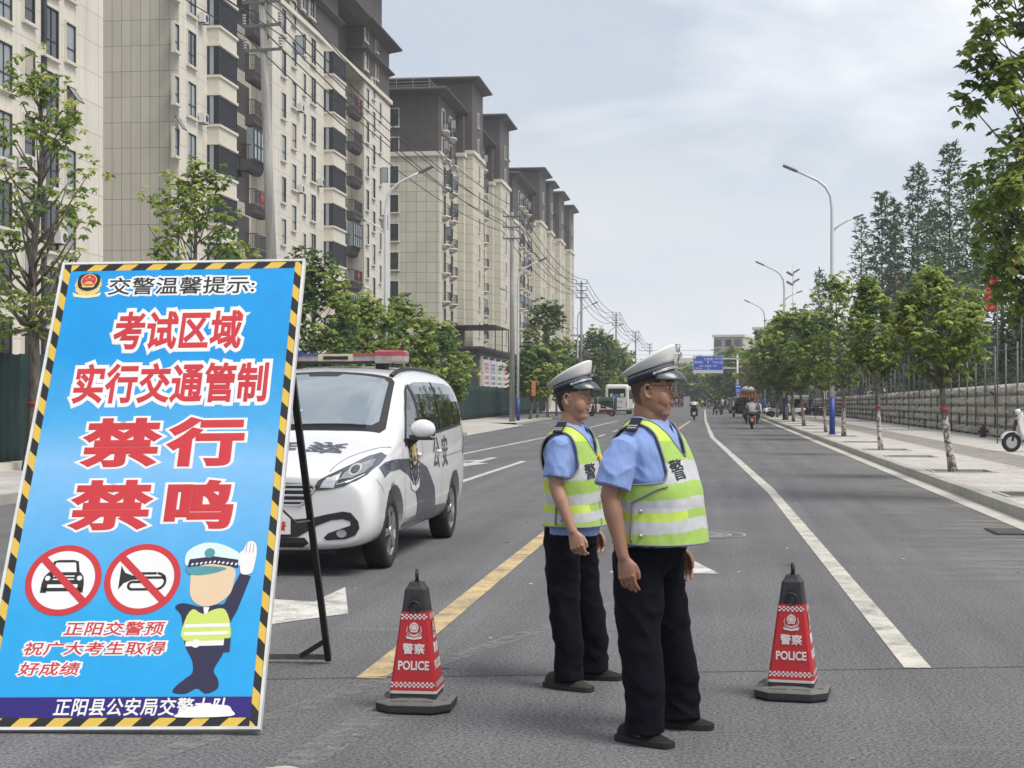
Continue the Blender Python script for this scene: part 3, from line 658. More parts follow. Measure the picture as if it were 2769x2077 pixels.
# ================================================================== trees and planting
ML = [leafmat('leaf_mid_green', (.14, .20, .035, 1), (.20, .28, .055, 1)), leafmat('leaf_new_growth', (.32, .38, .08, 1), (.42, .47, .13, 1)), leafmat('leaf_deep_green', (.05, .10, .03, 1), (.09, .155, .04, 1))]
MN = [leafmat('needle_blue_green', (.085, .15, .10, 1), (.13, .20, .125, 1), .2), leafmat('needle_green', (.12, .18, .08, 1), (.16, .22, .10, 1), .2)]
MJ = [leafmat('juniper_dark', (.035, .06, .02, 1), (.06, .09, .03, 1), .15), leafmat('juniper_light', (.075, .11, .03, 1), (.10, .13, .04, 1), .15)]
def barkmat(name, hi):
    g = NG(name); v = g.obj(); mp_ = g.n('ShaderNodeMapping'); mp_.inputs['Scale'].default_value = (9, 9, 2.2); g.L(v, mp_.inputs[0]); f = g.noise(mp_.outputs[0], 2, 6, .7)
    c = g.mix(g.rng(f, .35, .65, 0, 1), (.06, .05, .042, 1), (.20, .175, .15, 1))
    if hi:
        s = g.n('ShaderNodeSeparateXYZ'); g.L(v, s.inputs[0]); f2 = g.noise(v, 11, 5, .7)
        lw = g.math('MULTIPLY', g.math('LESS_THAN', s.outputs['Z'], hi), g.math('GREATER_THAN', f2, .50)); c = g.mix(lw, c, (.47, .44, .40, 1))
    g.set(col=c, rough=.95, spec=.2); g.bump(f, .7, .02); return g.mat
M_bark = barkmat('bark', 0); M_barkw = barkmat('bark_limewashed', 1.18); M_ribbon = pm('red_tree_band', (.33, .03, .03, 1), .6)
def rosette(mb, p, out, leaf, rr, mat, n=6):
    'a spray of drooping leaves round a twig end'
    a0 = rr.uniform(0, 6.28)
    for k in range(n):
        a = a0 + k * 6.283 / n + rr.uniform(-.35, .35); dr = rr.uniform(-.25, .95); l = leaf * rr.uniform(.7, 1.25)
        d = Vector((math.cos(a), math.sin(a), -dr)) + out * .5; d.normalize(); s = d.cross(Vector((rr.uniform(-.3, .3), rr.uniform(-.3, .3), 1))).normalized() * l * .30; up = s.cross(d).normalized() * l * .12
        b = len(mb.v); m = p + d * l * .5
        mb.v += [tuple(p), tuple(m + s - up), tuple(p + d * l - Vector((0, 0, l * .2))), tuple(m - s - up), tuple(m + up)]
        mb.face((b, b + 1, b + 4), mat, True); mb.face((b + 1, b + 2, b + 4), mat, True); mb.face((b + 2, b + 3, b + 4), mat, True); mb.face((b + 3, b, b + 4), mat, True)
def tree(label, base, h, th, rx, ncl, nros, leaf, seed, lean=(0, 0), lo=None, band=True, lime=True, name='street_tree', cat='tree', group='broad-leaved street trees', deep=.3, fork=True, r0=.085, gaps=.25, top_taper=.55, mats=None, stakes=False, off=(0, 0)):
    'trunk with limbs; the crown is many leaf sprays clumped round the limb tips'
    rr = random.Random(seed); t = thing(name, label, cat, base, 0, group); tr = MB(); cr = MB()
    lx, ly = lean; lo = th if lo is None else lo
    sp = [Vector((lx * (z / h) + .05 * math.sin(z * 1.3 + seed), ly * (z / h) + .05 * math.cos(z * 1.1 + seed), z)) for z in [h * k / 9 * .94 for k in range(10)]]
    tr.tube(sp, [r0 * 1.25] + [r0 * (1 - .85 * k / 9) for k in range(1, 10)], 9)
    H = h - lo
    for i in range(ncl):
        u = (i + rr.random()) / ncl; z = lo + H * u
        prof = math.sin(math.pi * min(max((u * .86 + .1), 0), 1)) ** .75 if top_taper else 1
        prof = prof * (1 - top_taper * max(0, u - .45)); a = i * 2.4 + rr.uniform(-.6, .6); q = rr.uniform(.35, 1.0) ** .7 * prof * rx
        c = Vector((lx * z / h + off[0] * u + q * math.cos(a), ly * z / h + off[1] * u + q * math.sin(a), z + rr.uniform(-.1, .1) * H * .2))
        zr = max(th * .85, z - q * rr.uniform(.7, 1.3) - .2); k = min(max(zr / (h * .94) * 9, 0), 8.999); s0 = sp[int(k)].lerp(sp[int(k) + 1], k % 1)
        mid = s0.lerp(c, .5) + Vector((0, 0, -.12 * q)); br = max(.008, r0 * .32 * (1 - u * .6)); tr.tube([s0, mid, c], [br, br * .7, br * .3], 5)
        if rr.random() < gaps * .4: continue
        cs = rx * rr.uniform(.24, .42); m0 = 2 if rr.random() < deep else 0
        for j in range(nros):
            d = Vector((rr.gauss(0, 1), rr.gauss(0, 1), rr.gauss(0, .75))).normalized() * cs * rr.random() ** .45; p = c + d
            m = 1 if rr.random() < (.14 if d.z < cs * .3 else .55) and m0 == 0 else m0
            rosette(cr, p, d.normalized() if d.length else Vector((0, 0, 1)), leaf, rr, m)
    obj('trunk', tr, M_barkw if lime else M_bark, t)
    if band:
        z = 1.32; p = sp[0].lerp(sp[-1], z / (h * .94)); k = z / (h * .94) * 9; p = sp[int(k)].lerp(sp[int(k) + 1], k % 1); bm_ = MB(); bm_.tube([p - Vector((0, 0, .035)), p + Vector((0, 0, .035))], r0 * .97, 9); obj('red_band', bm_, M_ribbon, t)
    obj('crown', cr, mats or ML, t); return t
def atx(X, Y, z=0): return (X, Y, z)
# right-hand row
tree('leaning street tree at the right picture edge whose crown reaches over the pavement', (4.85, 24.2, .02), 8.9, 2.6, 1.0, 84, 22, .135, 21, lean=(-.1, .5), lo=2.9, deep=.2, gaps=.3, top_taper=-.9, r0=.10, off=(-.1, 0))
tree('street tree with a crooked whitewashed trunk in the nearest full tree pit', (4.62, 31.45, .03), 4.0, 2.0, .95, 50, 24, .11, 22, lean=(-.38, .2), deep=.12, gaps=.5, lo=2.15, r0=.085)
tree('second street tree of the right row with a slim whitewashed trunk and red band', (4.60, 44.1, .03), 4.8, 2.2, .74, 46, 24, .115, 23, deep=.15, gaps=.45, lean=(-.38, 0), lo=2.3, r0=.07)
tree('slim street tree right beside the nearest right lamp post', (4.9, 60.2, .03), 6.0, 2.2, 1.35, 40, 15, .17, 24, lean=(-.35, 0), lo=2.2, r0=.085, gaps=.6)
tree('leaning thin street tree left of the nearest right lamp post', (4.72, 67.6, .03), 5.2, 2.2, 1.3, 34, 16, .19, 25, lean=(-.6, 0), lo=2.1, r0=.07)
tree('street tree in front of the parked scooters with a thin leaning trunk', (4.65, 83.3, .03), 6.0, 2.3, 1.9, 44, 20, .21, 26, lean=(-.5, 0), lo=2.4, r0=.09)
for i, (y, h, rx, lb) in enumerate(((99, 6.4, 2.3, 'rounded street tree between the two right lamp posts'), (107, 6.8, 2.3, 'street tree beside the second right lamp post'), (122, 7.2, 2.6, 'street tree at the far corner of the right pavement'), (134, 7.4, 2.7, 'broad street tree just beyond the right pavement corner'), (178, 8.2, 3.4, 'dark street tree beyond the crossing on the right'), (190, 7.4, 3.2, 'street tree behind the blue parking sign on the right'))):
    tree(lb, (4.9 + (1.2 if i > 2 else 0), y, .03), h, 2.5, rx, 40, 20, .27 + .01 * i, 40 + i, lo=2.6, r0=.1, lime=True, band=False, deep=.5)
# far end of the road
for i, (px, d, h, rx, lb) in enumerate(((1905, 330, 9.5, 5.2, 'round tree at the end of the road under the blue direction sign'), (1870, 345, 9, 5, 'dark tree at the far road end left of the blue direction sign'), (1952, 300, 9.5, 5, 'tree at the far road end right of the blue direction sign'), (1985, 262, 9.5, 4.2, 'far tree between the direction sign pole and the right street row'), (1835, 340, 8, 5, 'far dark tree behind the notice board'), (1745, 320, 8.5, 4.5, 'far tree hidden behind the stout officer'))):
    p = at(px, d, 0); tree(lb, p, h, 1.2, rx, 36, 22, .60, 60 + i, lo=1.5, r0=.15, band=False, lime=False, deep=.55, group='trees at the far end of the road')
# left row
tree('tall young street tree with a forked trunk at the left picture edge', (-13.35, 29.8, .14), 8.0, 3.3, 1.35, 60, 14, .13, 31, lo=2.5, r0=.15, gaps=1.1, lime=False, deep=.15, lean=(.2, 0))
tree('street tree whose top shows above the traffic notice board', (-13.4, 39.8, .14), 7.5, 3.0, 1.5, 44, 18, .155, 32, lo=3.6, r0=.13, gaps=.5, lime=False, deep=.15)
tree('dark dense street tree right beside the notice board edge', (-13.5, 52.6, .14), 6.2, 2.2, 1.7, 50, 20, .19, 33, lo=2.0, gaps=.1, deep=.7, lime=True)
for i, (px, Y, h, rx, lb) in enumerate(((985, 61, 5.3, 1.75, 'bright rounded street tree directly behind the police van light bar'), (1075, 68, 5.6, 1.8, 'street tree in front of the nearest left lamp post'), (1190, 78, 5.1, 1.9, 'rounded street tree above the rear of the police van'), )):
    tree(lb, (-13.5, Y, .14), h, 1.9, rx, 50, 20, .21, 34 + i, lo=1.5, gaps=.08, deep=.35, r0=.09)
for i, (px, Y, h, rx, lb) in enumerate(((1438, 110, 4.9, 1.9, 'street tree with leaning whitewashed stem beside the second left lamp post'), (1455, 115.5, 5.0, 1.9, 'street tree behind the young officer with an orange tag near its stem'), (1500, 124, 9.0, 2.3, 'tall thin street tree rising left of the young officer cap'), (1490, 133, 6.0, 2.2, 'street tree behind the young officer cap'))):
    tree(lb, (-12.7 - i * .12, Y, .14), h, 2.0, rx, 44, 22, .27, 44 + i, lo=1.9, gaps=.3, deep=.4, r0=.1, lean=(.45 if i == 0 else 0, 0))
for i, (px, d, h, rx, lb) in enumerate(((1610, 172, 8.6, 3.2, 'large dark street tree between the two officers caps'), (1655, 190, 8.0, 3.0, 'street tree behind the white bus'), (1570, 178, 6.3, 2.6, 'low street tree over the parked tricycle'), (1690, 230, 8.0, 3.5, 'far street tree behind the stout officer cap'))):
    p = at(px, d, .1); tree(lb, p, h, 2, rx, 46, 24, .36, 70 + i, lo=1.8, r0=.13, band=False, deep=.5, gaps=.15)
# conifers behind the right wall
def conifer(label, base, h, rx, seed, n=46, leaf=.16, bare=.2, lean=0, dense=1.0):
    rr = random.Random(seed); t = thing('conifer_tree', label, 'tree', base, 0, 'feathery conifers behind the stone wall'); tr = MB(); cr = MB()
    sp = [Vector((lean * (k / 9) ** 1.5, 0, h * k / 9)) for k in range(10)]; tr.tube(sp, [.13 * (1 - .93 * k / 9) for k in range(10)], 7)
    for i in range(n):
        u = bare + (1 - bare) * (i + rr.random()) / n; z = h * u; a = i * 2.4 + rr.uniform(-.4, .4); l = rx * (1.02 - u) ** .62 * rr.uniform(.55, 1.15) + .16
        s0 = sp[0].lerp(sp[-1], 0) + Vector((lean * u ** 1.5, 0, z)); d = Vector((math.cos(a), math.sin(a), .12 + .3 * u)); e = s0 + d * l + Vector((0, 0, -.1 * l)); mid = s0.lerp(e, .55) + Vector((0, 0, .1 * l)); tr.tube([s0, mid, e], [.018, .012, .005], 4)
        m = 0 if rr.random() < .7 else 1
        for j in range(int((9 + l * 13) * dense)):
            f = rr.uniform(.12, 1.02); p = (s0.lerp(mid, f * 2) if f < .5 else mid.lerp(e, f * 2 - 1)); o_ = Vector((rr.gauss(0, .1), rr.gauss(0, .1), rr.gauss(-.02, .08))) * (.5 + l * .5); p = p + o_
            dd = (d * .5 + Vector((rr.gauss(0, .7), rr.gauss(0, .7), rr.gauss(-.1, .4)))).normalized() * leaf * rr.uniform(.7, 1.3); s = dd.cross(Vector((rr.gauss(0, .4), rr.gauss(0, .4), 1))).normalized() * leaf * .2
            cr.poly([p - s, p + dd * .6 - s * .9, p + dd * 1.1, p + dd * .6 + s * .9, p + s], m)
    obj('trunk', tr, M_bark, t); obj('crown', cr, MN, t); return t
for px, d, top, rx, sd, lb in ((2385, 118, 520, 1.4, 1, 'conifer with a thin crown just right of the tall right lamp post'), (2420, 110, 545, 1.2, 2, 'slender conifer behind the first pair of conifers'), (2482, 100, 450, 1.8, 3, 'pale conifer second highest of the group behind the wall'), (2568, 86, 392, 1.9, 4, 'highest conifer with layered branches behind the wall'), (2330, 135, 590, 1.6, 5, 'sparse feathery conifer behind the lamp post side arm'), (2640, 78, 480, 1.8, 6, 'dense conifer behind the leaning edge tree'), (2710, 70, 430, 1.9, 7, 'conifer at the right picture edge behind the broad-leaved crown'), (2215, 190, 735, 1.6, 8, 'small pale conifer left of the tall right lamp post'), (2530, 96, 560, 2.0, 9, 'rear conifer between the two highest ones')):
    z = EYE + (HYP - top) * d / FPX; p = at(px, d, .15); conifer(lb, p, z - .15, rx * 1.5, sd, n=46 + int(z * 3.4), leaf=.15 + d * .0016, bare=.16, dense=1.5 if sd in (1, 2, 3, 6, 9) else (.6 if sd in (5, 8) else 1.2))
# junipers behind the wall
rr = random.Random(8); jl = ['dark juniper shrub behind the wall at the right picture edge', 'olive juniper shrub behind the wall above the hydrant', 'dark juniper right behind the crooked tree trunk', 'juniper shrub just left of the crooked tree trunk', 'deep green juniper midway between the crooked tree and the second tree', 'juniper shrub above the wall right of the second right tree', 'low juniper shrub close beside the second right tree', 'juniper shrub directly behind the second right tree trunk', 'juniper shrub left of the second right tree trunk', 'juniper shrub right of the slim tree by the lamp', 'juniper shrub behind the slim tree by the lamp', 'farthest juniper shrub near the tall right lamp post']
for i in range(12):
    Y = 62 + i * 8.4; X = 12.2 + (i % 2) * .8; h = rr.uniform(3.8, 5.4); t = thing('juniper_shrub', jl[i], 'shrub', (X, Y, .15), 0, 'junipers behind the stone wall'); cr = MB(); tr = MB(); tr.tube([(0, 0, 0), (0, 0, h * .8)], [.08, .02], 6)
    for k in range(64):
        u = rr.random() ** .9; z = .4 + h * u; q = 1.75 * (1 - u * .8) * rr.uniform(.3, 1) * (1 + .1 * i / 12); a = rr.uniform(0, 6.28); c = Vector((q * .8 * math.cos(a), q * 2.5 * math.sin(a), z)); m = 0 if rr.random() < .7 else 1
        for j in range(26):
            p = c + Vector((rr.gauss(0, .26), rr.gauss(0, .3), rr.gauss(0, .18))); d = Vector((math.cos(a) + rr.gauss(0, .5), math.sin(a) + rr.gauss(0, .5), rr.gauss(.25, .5))).normalized() * .32; s = d.cross(Vector((rr.gauss(0, .5), 0, 1))).normalized() * .055; cr.poly([p - s, p + d * .6 - s, p + d, p + d * .6 + s, p + s], m)
    obj('trunk', tr, M_bark, t); obj('crown', cr, MJ, t)
# ================================================================== stone wall with railings
rr = random.Random(5); W_Y0, W_Y1 = 48, 164
def wall_top(Y): return 1.98 - (Y - 50) * .0048
wall = MB(); rows = 5; Y = W_Y0; grid = []
rowb = []
for r_ in range(rows):
    y = W_Y0 - rr.random() * .4; st = []
    while y < W_Y1: wl_ = rr.uniform(.35, .72); st.append((y, y + wl_, rr.uniform(.05, .17), rr.uniform(-.05, .05), rr.uniform(-.5, .5))); y += wl_
    rowb.append(st)
for r_, st in enumerate(rowb):
    for (a, b, bu, sk, tw) in st:
        n, m = 7, 6; base = len(wall.v)
        for i in range(n + 1):
            for j in range(m + 1):
                u, v = i / n, j / m; yy = a + (b - a) * u; ht = wall_top(yy) / rows; zz = (r_ + v) * ht
                e = (min(u, 1 - u, .3) / .3) ** .5 * (min(v, 1 - v, .3) / .3) ** .5; nz = noise.noise(Vector((yy * 7, zz * 9, r_ * 3.1)))
                wall.v.append((10.5 - e * (.14 + bu * (.7 + .6 * math.sin(3 * u + tw * 6)) + .10 * nz + tw * .16 * (v - .5)), yy, zz + .15))
        for i in range(n):
            for j in range(m):
                q0 = base + i * (m + 1) + j; wall.face((q0, q0 + m + 1, q0 + m + 2, q0 + 1), 0, False)
wall.box((10.5, W_Y0, 0), (10.9, W_Y1, 1.5))
wt = thing('stone_wall', 'rough grey rubble stone wall in courses along the right pavement', 'wall', (0, 0, 0))
obj('masonry', wall, pm('rubble_stone', (.43, .41, .355, 1), .92, .32, 2.4, bump=.5, bscale=14, stain=.55, bdist=.02), wt)
M_galv = pm('galvanised_steel', (.12, .127, .13, 1), .6, .2, 3, metal=.2)
fr = thing('railing_fence', 'tall grey steel post railing standing against the stone wall', 'fence', (0, 0, 0)); 
pb = MB(); pb.cyl((0, 0, 0), .033, 3.35, 8); pb.box((-.07, -.07, 0), (.07, .07, .02)); pme = pb.mesh('post'); pme.materials.append(M_galv); y = 47
while y < 160: share('post', pme, fr, (10.28, y, .15)); y += 2.15
rb = MB(); rb.tube([(10.32, 46, 3.3), (10.32, 161, 3.3)], .02, 6); rb.tube([(10.32, 46, 2.3), (10.32, 161, 2.3)], .012, 6); obj('rail', rb, M_galv, fr)
# ================================================================== green hoarding on the left
def hoarding(label, pts, h=2.35):
    mb = MB(); rr = random.Random(2); P = []
    for (x0, y0), (x1, y1) in zip(pts, pts[1:]):
        n = int(abs(y1 - y0) / .09)
        for k in range(n):
            t = k / n; P.append((x0 + (x1 - x0) * t, y0 + (y1 - y0) * t))
    for i, (x, y) in enumerate(P):
        w_ = .045 * math.sin(y * 15 + 2 * math.sin(y * 2.3)) + .06 * noise.noise(Vector((y * 2, 0, 0))); top = h + .06 * noise.noise(Vector((y * .5, 3, 0))) + .05 * noise.noise(Vector((y * 4, 7, 0)))
        for z, f in ((.02, .6), (.5, 1.3), (1.3, .7), (1.9, 1.2), (top, .8)): mb.v.append((x + w_ * f, y, .14 + z))
    for i in range(len(P) - 1):
        for j in range(4): q0 = i * 5 + j; mb.face((q0, q0 + 5, q0 + 6, q0 + 1), 0, True)
    t = thing('construction_fence', label, 'fence', (0, 0, 0)); g = NG('green_mesh_cloth'); v = g.obj(); f = g.noise(v, .8, 6, .7); f2 = g.noise(v, 3.2, 3); mp_ = g.n('ShaderNodeMapping'); mp_.inputs['Scale'].default_value = (1, 14, .8); g.L(v, mp_.inputs[0]); f3 = g.noise(mp_.outputs[0], 1, 5, .7)
    c = g.mix(g.rng(f, .35, .7, 0, 1), (.006, .026, .024, 1), (.014, .046, .040, 1)); c = g.mix(g.rng(f3, .62, .75, 0, .5), c, (.06, .13, .11, 1)); c = g.mix(g.math('GREATER_THAN', f2, .76), c, (.35, .37, .35, 1)); g.set(col=c, rough=.75)
    o = obj('mesh_cloth', mb, g.mat, t); o.modifiers.new('solid', 'SOLIDIFY').thickness = .01
    fb = MB(); 
    for k, (x, y) in enumerate(P[::28]): fb.box((x - .14, y - .02, .1), (x - .10, y + .02, 2.4))
    obj('support_posts', fb, M_galv, t); return t
hoarding('dark green cloth hoarding along the left pavement', [(-13.7, 14), (-14.15, 31), (-16.2, 100), (-19, 180)])
mb = MB(); mb.box((-14.3, 20, .14), (-13.75, 33, .28), 0); o = obj('kerb_ledge', mb, M_cornice, kind='structure')
for i, (z0, x0, x1, y) in enumerate(((2.9, -16.5, -14.6, 29.5),)):
    mb = MB(); mb.tube([(x0, y, z0 + .5), (x1, y + 1, z0)], .035, 6); mb.tube([(x0, y + 2, z0 + .35), (x1, y + 3, z0 + .05)], .035, 6); mb.tube([(x0, y, .14), (x0, y, z0 + .5)], .04, 6); mb.tube([(x0, y + 2, .14), (x0, y + 2, z0 + .35)], .04, 6); o = obj('scaffold_rail', mb, M_acw); tag(o, 'pale scaffold tubes sticking up behind the green hoarding', 'scaffold')
# ================================================================== lamps
M_lampw = pm('white_lamp_paint', (.55, .57, .60, 1), .4, .05); M_lampb = pm('blue_lamp_paint', (.02, .045, .26, 1), .45, .08); M_lamph = pm('grey_lamp_head', (.12, .125, .13, 1), .5, .1)
def lamp(label, X, Y, side, z0=.15):
    'side: -1 the long arm points to -X'
    t = thing('street_lamp', label, 'street lamp', (X, Y, z0), 0, 'curved arm street lamps along the road'); s = side
    mb = MB(); mb.tube([(0, 0, 1.45), (0, 0, 5), (0, 0, 8.9), (s * .06, 0, 9.4), (s * .25, 0, 9.75), (s * .55, 0, 10.0), (s * .95, 0, 10.2), (s * 1.35, 0, 10.38)], [.085, .078, .07, .065, .06, .055, .05, .045], 10); obj('pole', mb, M_lampw, t)
    mb = MB(); mb.tube([(0, 0, .0), (0, 0, 1.45)], [.115, .11], 12); mb.cyl((0, 0, 0), .17, .03, 12); obj('pole_base', mb, M_lampb, t)
    mb = MB(); M = Matrix.Translation((s * 1.35, 0, 10.38)) @ Matrix.Rotation(-s * R(24), 4, 'Y'); mb.box((0 if s > 0 else -.62, -.12, -.05), (.62 if s > 0 else 0, .12, .05), 0, M); o = obj('lamp_head', mb, M_lamph, t); o.modifiers.new('b', 'BEVEL').width = .03
    mb = MB(); mb.tube([(0, 0, 8.0), (-s * .25, 0, 8.22), (-s * .6, 0, 8.42), (-s * .82, 0, 8.5)], [.04, .038, .035, .03], 8); obj('side_arm', mb, M_lampw, t)
    mb = MB(); M = Matrix.Translation((-s * .82, 0, 8.5)) @ Matrix.Rotation(s * R(20), 4, 'Y'); mb.box((-.4 if s > 0 else 0, -.08, -.035), (0 if s > 0 else .4, .08, .035), 0, M); obj('side_lamp_head', mb, M_lamph, t); return t
lamp('nearest right street lamp, tall white with a dark blue base on the pavement', 4.66, 63.4, -1); lamp('second right street lamp, with its blue base among the parked scooters', 4.75, 107.5, -1)
lamp('third right street lamp, rising behind the street trees', 4.8, 149, -1); lamp('far right street lamp beside the blue direction sign', 4.8, 283, -1)
lamp('nearest left street lamp, rising behind the trees by the police van', -12.9, 61.8, 1, .14); lamp('second left street lamp, with a blue base beside the concrete pole', -12.62, 102.6, 1, .14)
lamp('third left street lamp, just right of the last apartment block', -12.7, 149.5, 1, .1); lamp('fourth left street lamp, between the two distant power poles', -12.7, 193, 1, .1); lamp('fifth left street lamp, above the stout officer cap', -12.7, 237, 1, .1)
# ================================================================== power poles and lines
g = NG('pole_concrete'); v = g.obj(); mp_ = g.n('ShaderNodeMapping'); mp_.inputs['Scale'].default_value = (6, 6, .5); g.L(v, mp_.inputs[0]); f = g.noise(mp_.outputs[0], 1, 6, .7); c = g.mix(g.rng(f, .38, .68, 0, 1), (.34, .335, .315, 1), (.13, .13, .125, 1)); g.set(col=c, rough=.9); g.bump(f, .3, .01); M_pole = g.mat
M_pole = g.mat; M_wire = pm('cable_black', (.03, .03, .033, 1), .6); M_ins = pm('insulator', (.30, .31, .32, 1), .4)
ARMZ = (12.72, 12.05, 11.35); poles = []
def pole(label, X, Y, tilt=0, z0=.14, box=False):
    t = thing('power_pole', label, 'power pole', (X, Y, z0), 0, 'concrete power poles along the left side'); t.rotation_euler = (0, tilt, 0)
    mb = MB(); mb.tube([(0, 0, 0), (0, 0, 13)], [.185, .10], 14); obj('pole', mb, M_pole, t); ends = []
    for z in ARMZ:
        mb = MB(); mb.box((-.56, -.13, z - .04), (.56, -.12 + .05, z + .04), 0)
        for s in (-.52, .52):
            for j in range(4): mb.cyl((s, -.10, z + .05 + j * .08), .055, .045, 8, 1)
            ends.append((X + s + z * math.sin(tilt), Y - .1, z + z0 + .40))
        obj('crossarm', mb, [M_galv, M_ins], t)
    if box:
        mb = MB(); mb.box((.2, -.25, 5.6), (.65, .25, 6.3), 0); mb.box((-1.2, -.1, 5.5), (1.6, .1, 5.59), 0); obj('transformer', mb, M_galv, t)
    poles.append(ends); return t
pole('concrete power pole just outside the left foreground, carrying the nearest cables', -12.4, -12); pole('nearest concrete power pole, tilted, rising behind the notice board', -12.28, 43.9, -R(2.1)); pole('concrete power pole beside the second left street lamp', -12.35, 97.4)
pole('third concrete power pole, just right of the apartment row', -12.75, 154.5, 0, .1, True); pole('fourth concrete power pole, between the officers caps', -12.9, 213, 0, .1); pole('fifth concrete power pole, left of the stout officer cap', -13.1, 271, 0, .1); pole('farthest concrete power pole above the stout officer cap', -13.0, 330, 0, .1)
names = ['cables coming in over the notice board to the tilted pole', 'cables running across the long apartment block', 'cables crossing the receding apartment blocks', 'sagging cables right of the last apartment block', 'sagging cables above the stout officer cap', 'thin cables between the two farthest poles']
for i in range(len(poles) - 1):
    t = thing('power_line', names[i], 'power line', (0, 0, 0), 0, 'overhead power lines')
    for a, b in zip(poles[i], poles[i + 1]):
        a, b = Vector(a), Vector(b); sag = 1.1 if i > 1 else .8; pts = [a.lerp(b, k / 14) - Vector((0, 0, sag * 4 * (k / 14) * (1 - k / 14))) for k in range(15)]
        mb = MB(); mb.tube(pts, .016 + .004 * i, 5, cap=False); obj('cable', mb, M_wire, t)
t = thing('cross_cables', 'thin cables crossing the road far behind the officers', 'cables', (0, 0, 0))
for k, (z, sg) in enumerate(((7.6, .3), (8.6, .4), (9.3, .3), (10.4, .5))):
    y = 262 + k * 4; mb = MB(); mb.tube([(-38 + 76 * j / 16, y, z - sg * 4 * (j / 16) * (1 - j / 16)) for j in range(17)], .022, 5, cap=False); obj('cable', mb, M_wire, t)
mb = MB()
for x, z in ((-38, 11), (38, 11)): mb.tube([(x, 268, 0), (x, 268, z)], [.15, .1], 8)
obj('support_pole', mb, M_pole, t)
# ================================================================== traffic notice board
SB = dict(x=-2.4888, y=7.3472, yaw=-.05027, lean=.5326, roll=-.01357, w=1.3245, h=2.6344)
def sign_axes():
    ya = SB['yaw'] + R(YAW); u = Vector((math.cos(ya), math.sin(ya), 0)); n = Vector((-math.sin(ya), math.cos(ya), 0))
    v = n * math.sin(SB['lean']) + Vector((0, 0, math.cos(SB['lean']))); r_ = SB['roll']; u2 = u * math.cos(r_) - v * math.sin(r_); v2 = v * math.cos(r_) + u * math.sin(r_)
    o = Vector((SB['x'] * CT - SB['y'] * ST, SB['x'] * ST + SB['y'] * CT, .02)); return o, u2, v2, u2.cross(v2)
so_, su, sv, sn = sign_axes(); MS = Matrix((su, sv, sn)).transposed().to_4x4(); MS.translation = so_
def T(x, y, z=0): return Matrix.Translation((x, y, z))
SW, SH = SB['w'], SB['h']
board = thing('notice_board', 'tall blue leaning traffic control board with red writing and black and yellow striped edges', 'notice board', so_)
def sg(name, mb, mats, parent=board):
    o = obj(name, mb, mats, parent); o.matrix_local = MS.to_3x3().to_4x4(); return o
def scratched(name, fn):
    g = NG(name); v = g.obj(); c = fn(g, v); f = g.noise(v, 7, 7, .7); mp_ = g.n('ShaderNodeMapping'); mp_.inputs['Scale'].default_value = (30, 3, 1); mp_.inputs['Rotation'].default_value = (0, 0, .5); g.L(v, mp_.inputs[0]); f2 = g.noise(mp_.outputs[0], 2, 4, .7)
    c = g.mul(c, g.rng(f, .3, .7, .93, 1.05)); c = g.mix(g.rng(f2, .70, .76, 0, .45), c, (.05, .09, .14, 1))
    mp2 = g.n('ShaderNodeMapping'); mp2.inputs['Scale'].default_value = (60, 1.4, 1); mp2.inputs['Rotation'].default_value = (0, 0, -.25); g.L(v, mp2.inputs[0]); f4 = g.noise(mp2.outputs[0], 1.0, 5, .75); c = g.mix(g.rng(f4, .755, .77, 0, .6), c, (.02, .05, .09, 1)); g.set(col=c, rough=.42, spec=.4); g.bump(f, .12, .01); return g.mat
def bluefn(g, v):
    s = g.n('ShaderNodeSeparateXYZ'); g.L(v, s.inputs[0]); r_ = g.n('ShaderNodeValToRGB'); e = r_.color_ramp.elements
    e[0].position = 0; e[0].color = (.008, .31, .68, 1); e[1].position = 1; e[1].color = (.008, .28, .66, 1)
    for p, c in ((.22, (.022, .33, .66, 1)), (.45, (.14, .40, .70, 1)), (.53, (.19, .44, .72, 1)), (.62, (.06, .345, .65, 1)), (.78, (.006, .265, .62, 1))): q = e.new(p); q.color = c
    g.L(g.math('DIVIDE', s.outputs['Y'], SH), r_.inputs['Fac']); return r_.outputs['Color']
def stripes(sgn):
    def fn(g, v):
        s = g.n('ShaderNodeSeparateXYZ'); g.L(v, s.inputs[0]); nz = g.math('MULTIPLY', g.noise(v, 6, 2), .03)
        a = g.math('ADD', g.math('ADD', s.outputs['Y'], 10), g.math('MULTIPLY', s.outputs['X'], sgn)); f = g.math('FRACT', g.math('DIVIDE', g.math('ADD', a, nz), .163)); return g.mix(g.math('GREATER_THAN', f, .5), (.62, .43, .07, 1), (.016, .016, .018, 1))
    return fn
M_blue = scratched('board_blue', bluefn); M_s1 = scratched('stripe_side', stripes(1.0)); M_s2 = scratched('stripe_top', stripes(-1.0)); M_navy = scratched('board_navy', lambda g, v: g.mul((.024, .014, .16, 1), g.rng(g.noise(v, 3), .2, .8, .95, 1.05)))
M_redp = pm('board_red', (.50, .028, .035, 1), .45, .06, 3); M_whp = pm('board_white', (.72, .72, .71, 1), .45, .03, 3); M_blk = pm('board_black', (.014, .014, .015, 1), .45, .1, 4); M_alu = pm('white_frame', (.62, .62, .60, 1), .4, .12, 5, stain=.4)
M_steel = pm('dark_steel_tube', (.035, .033, .032, 1), .55, .4, 9, metal=.5, stain=.2)
mb = MB(); mb.box((.0, .0, -.03), (SW, SH, -.001)); sg('back_panel', mb, M_alu)
mb = MB(); b0, b1 = .046, .05
mb.box((b0, b1 + .102, -.0008), (SW - b0, SH - b1, .001)); sg('blue_panel', mb, M_blue)
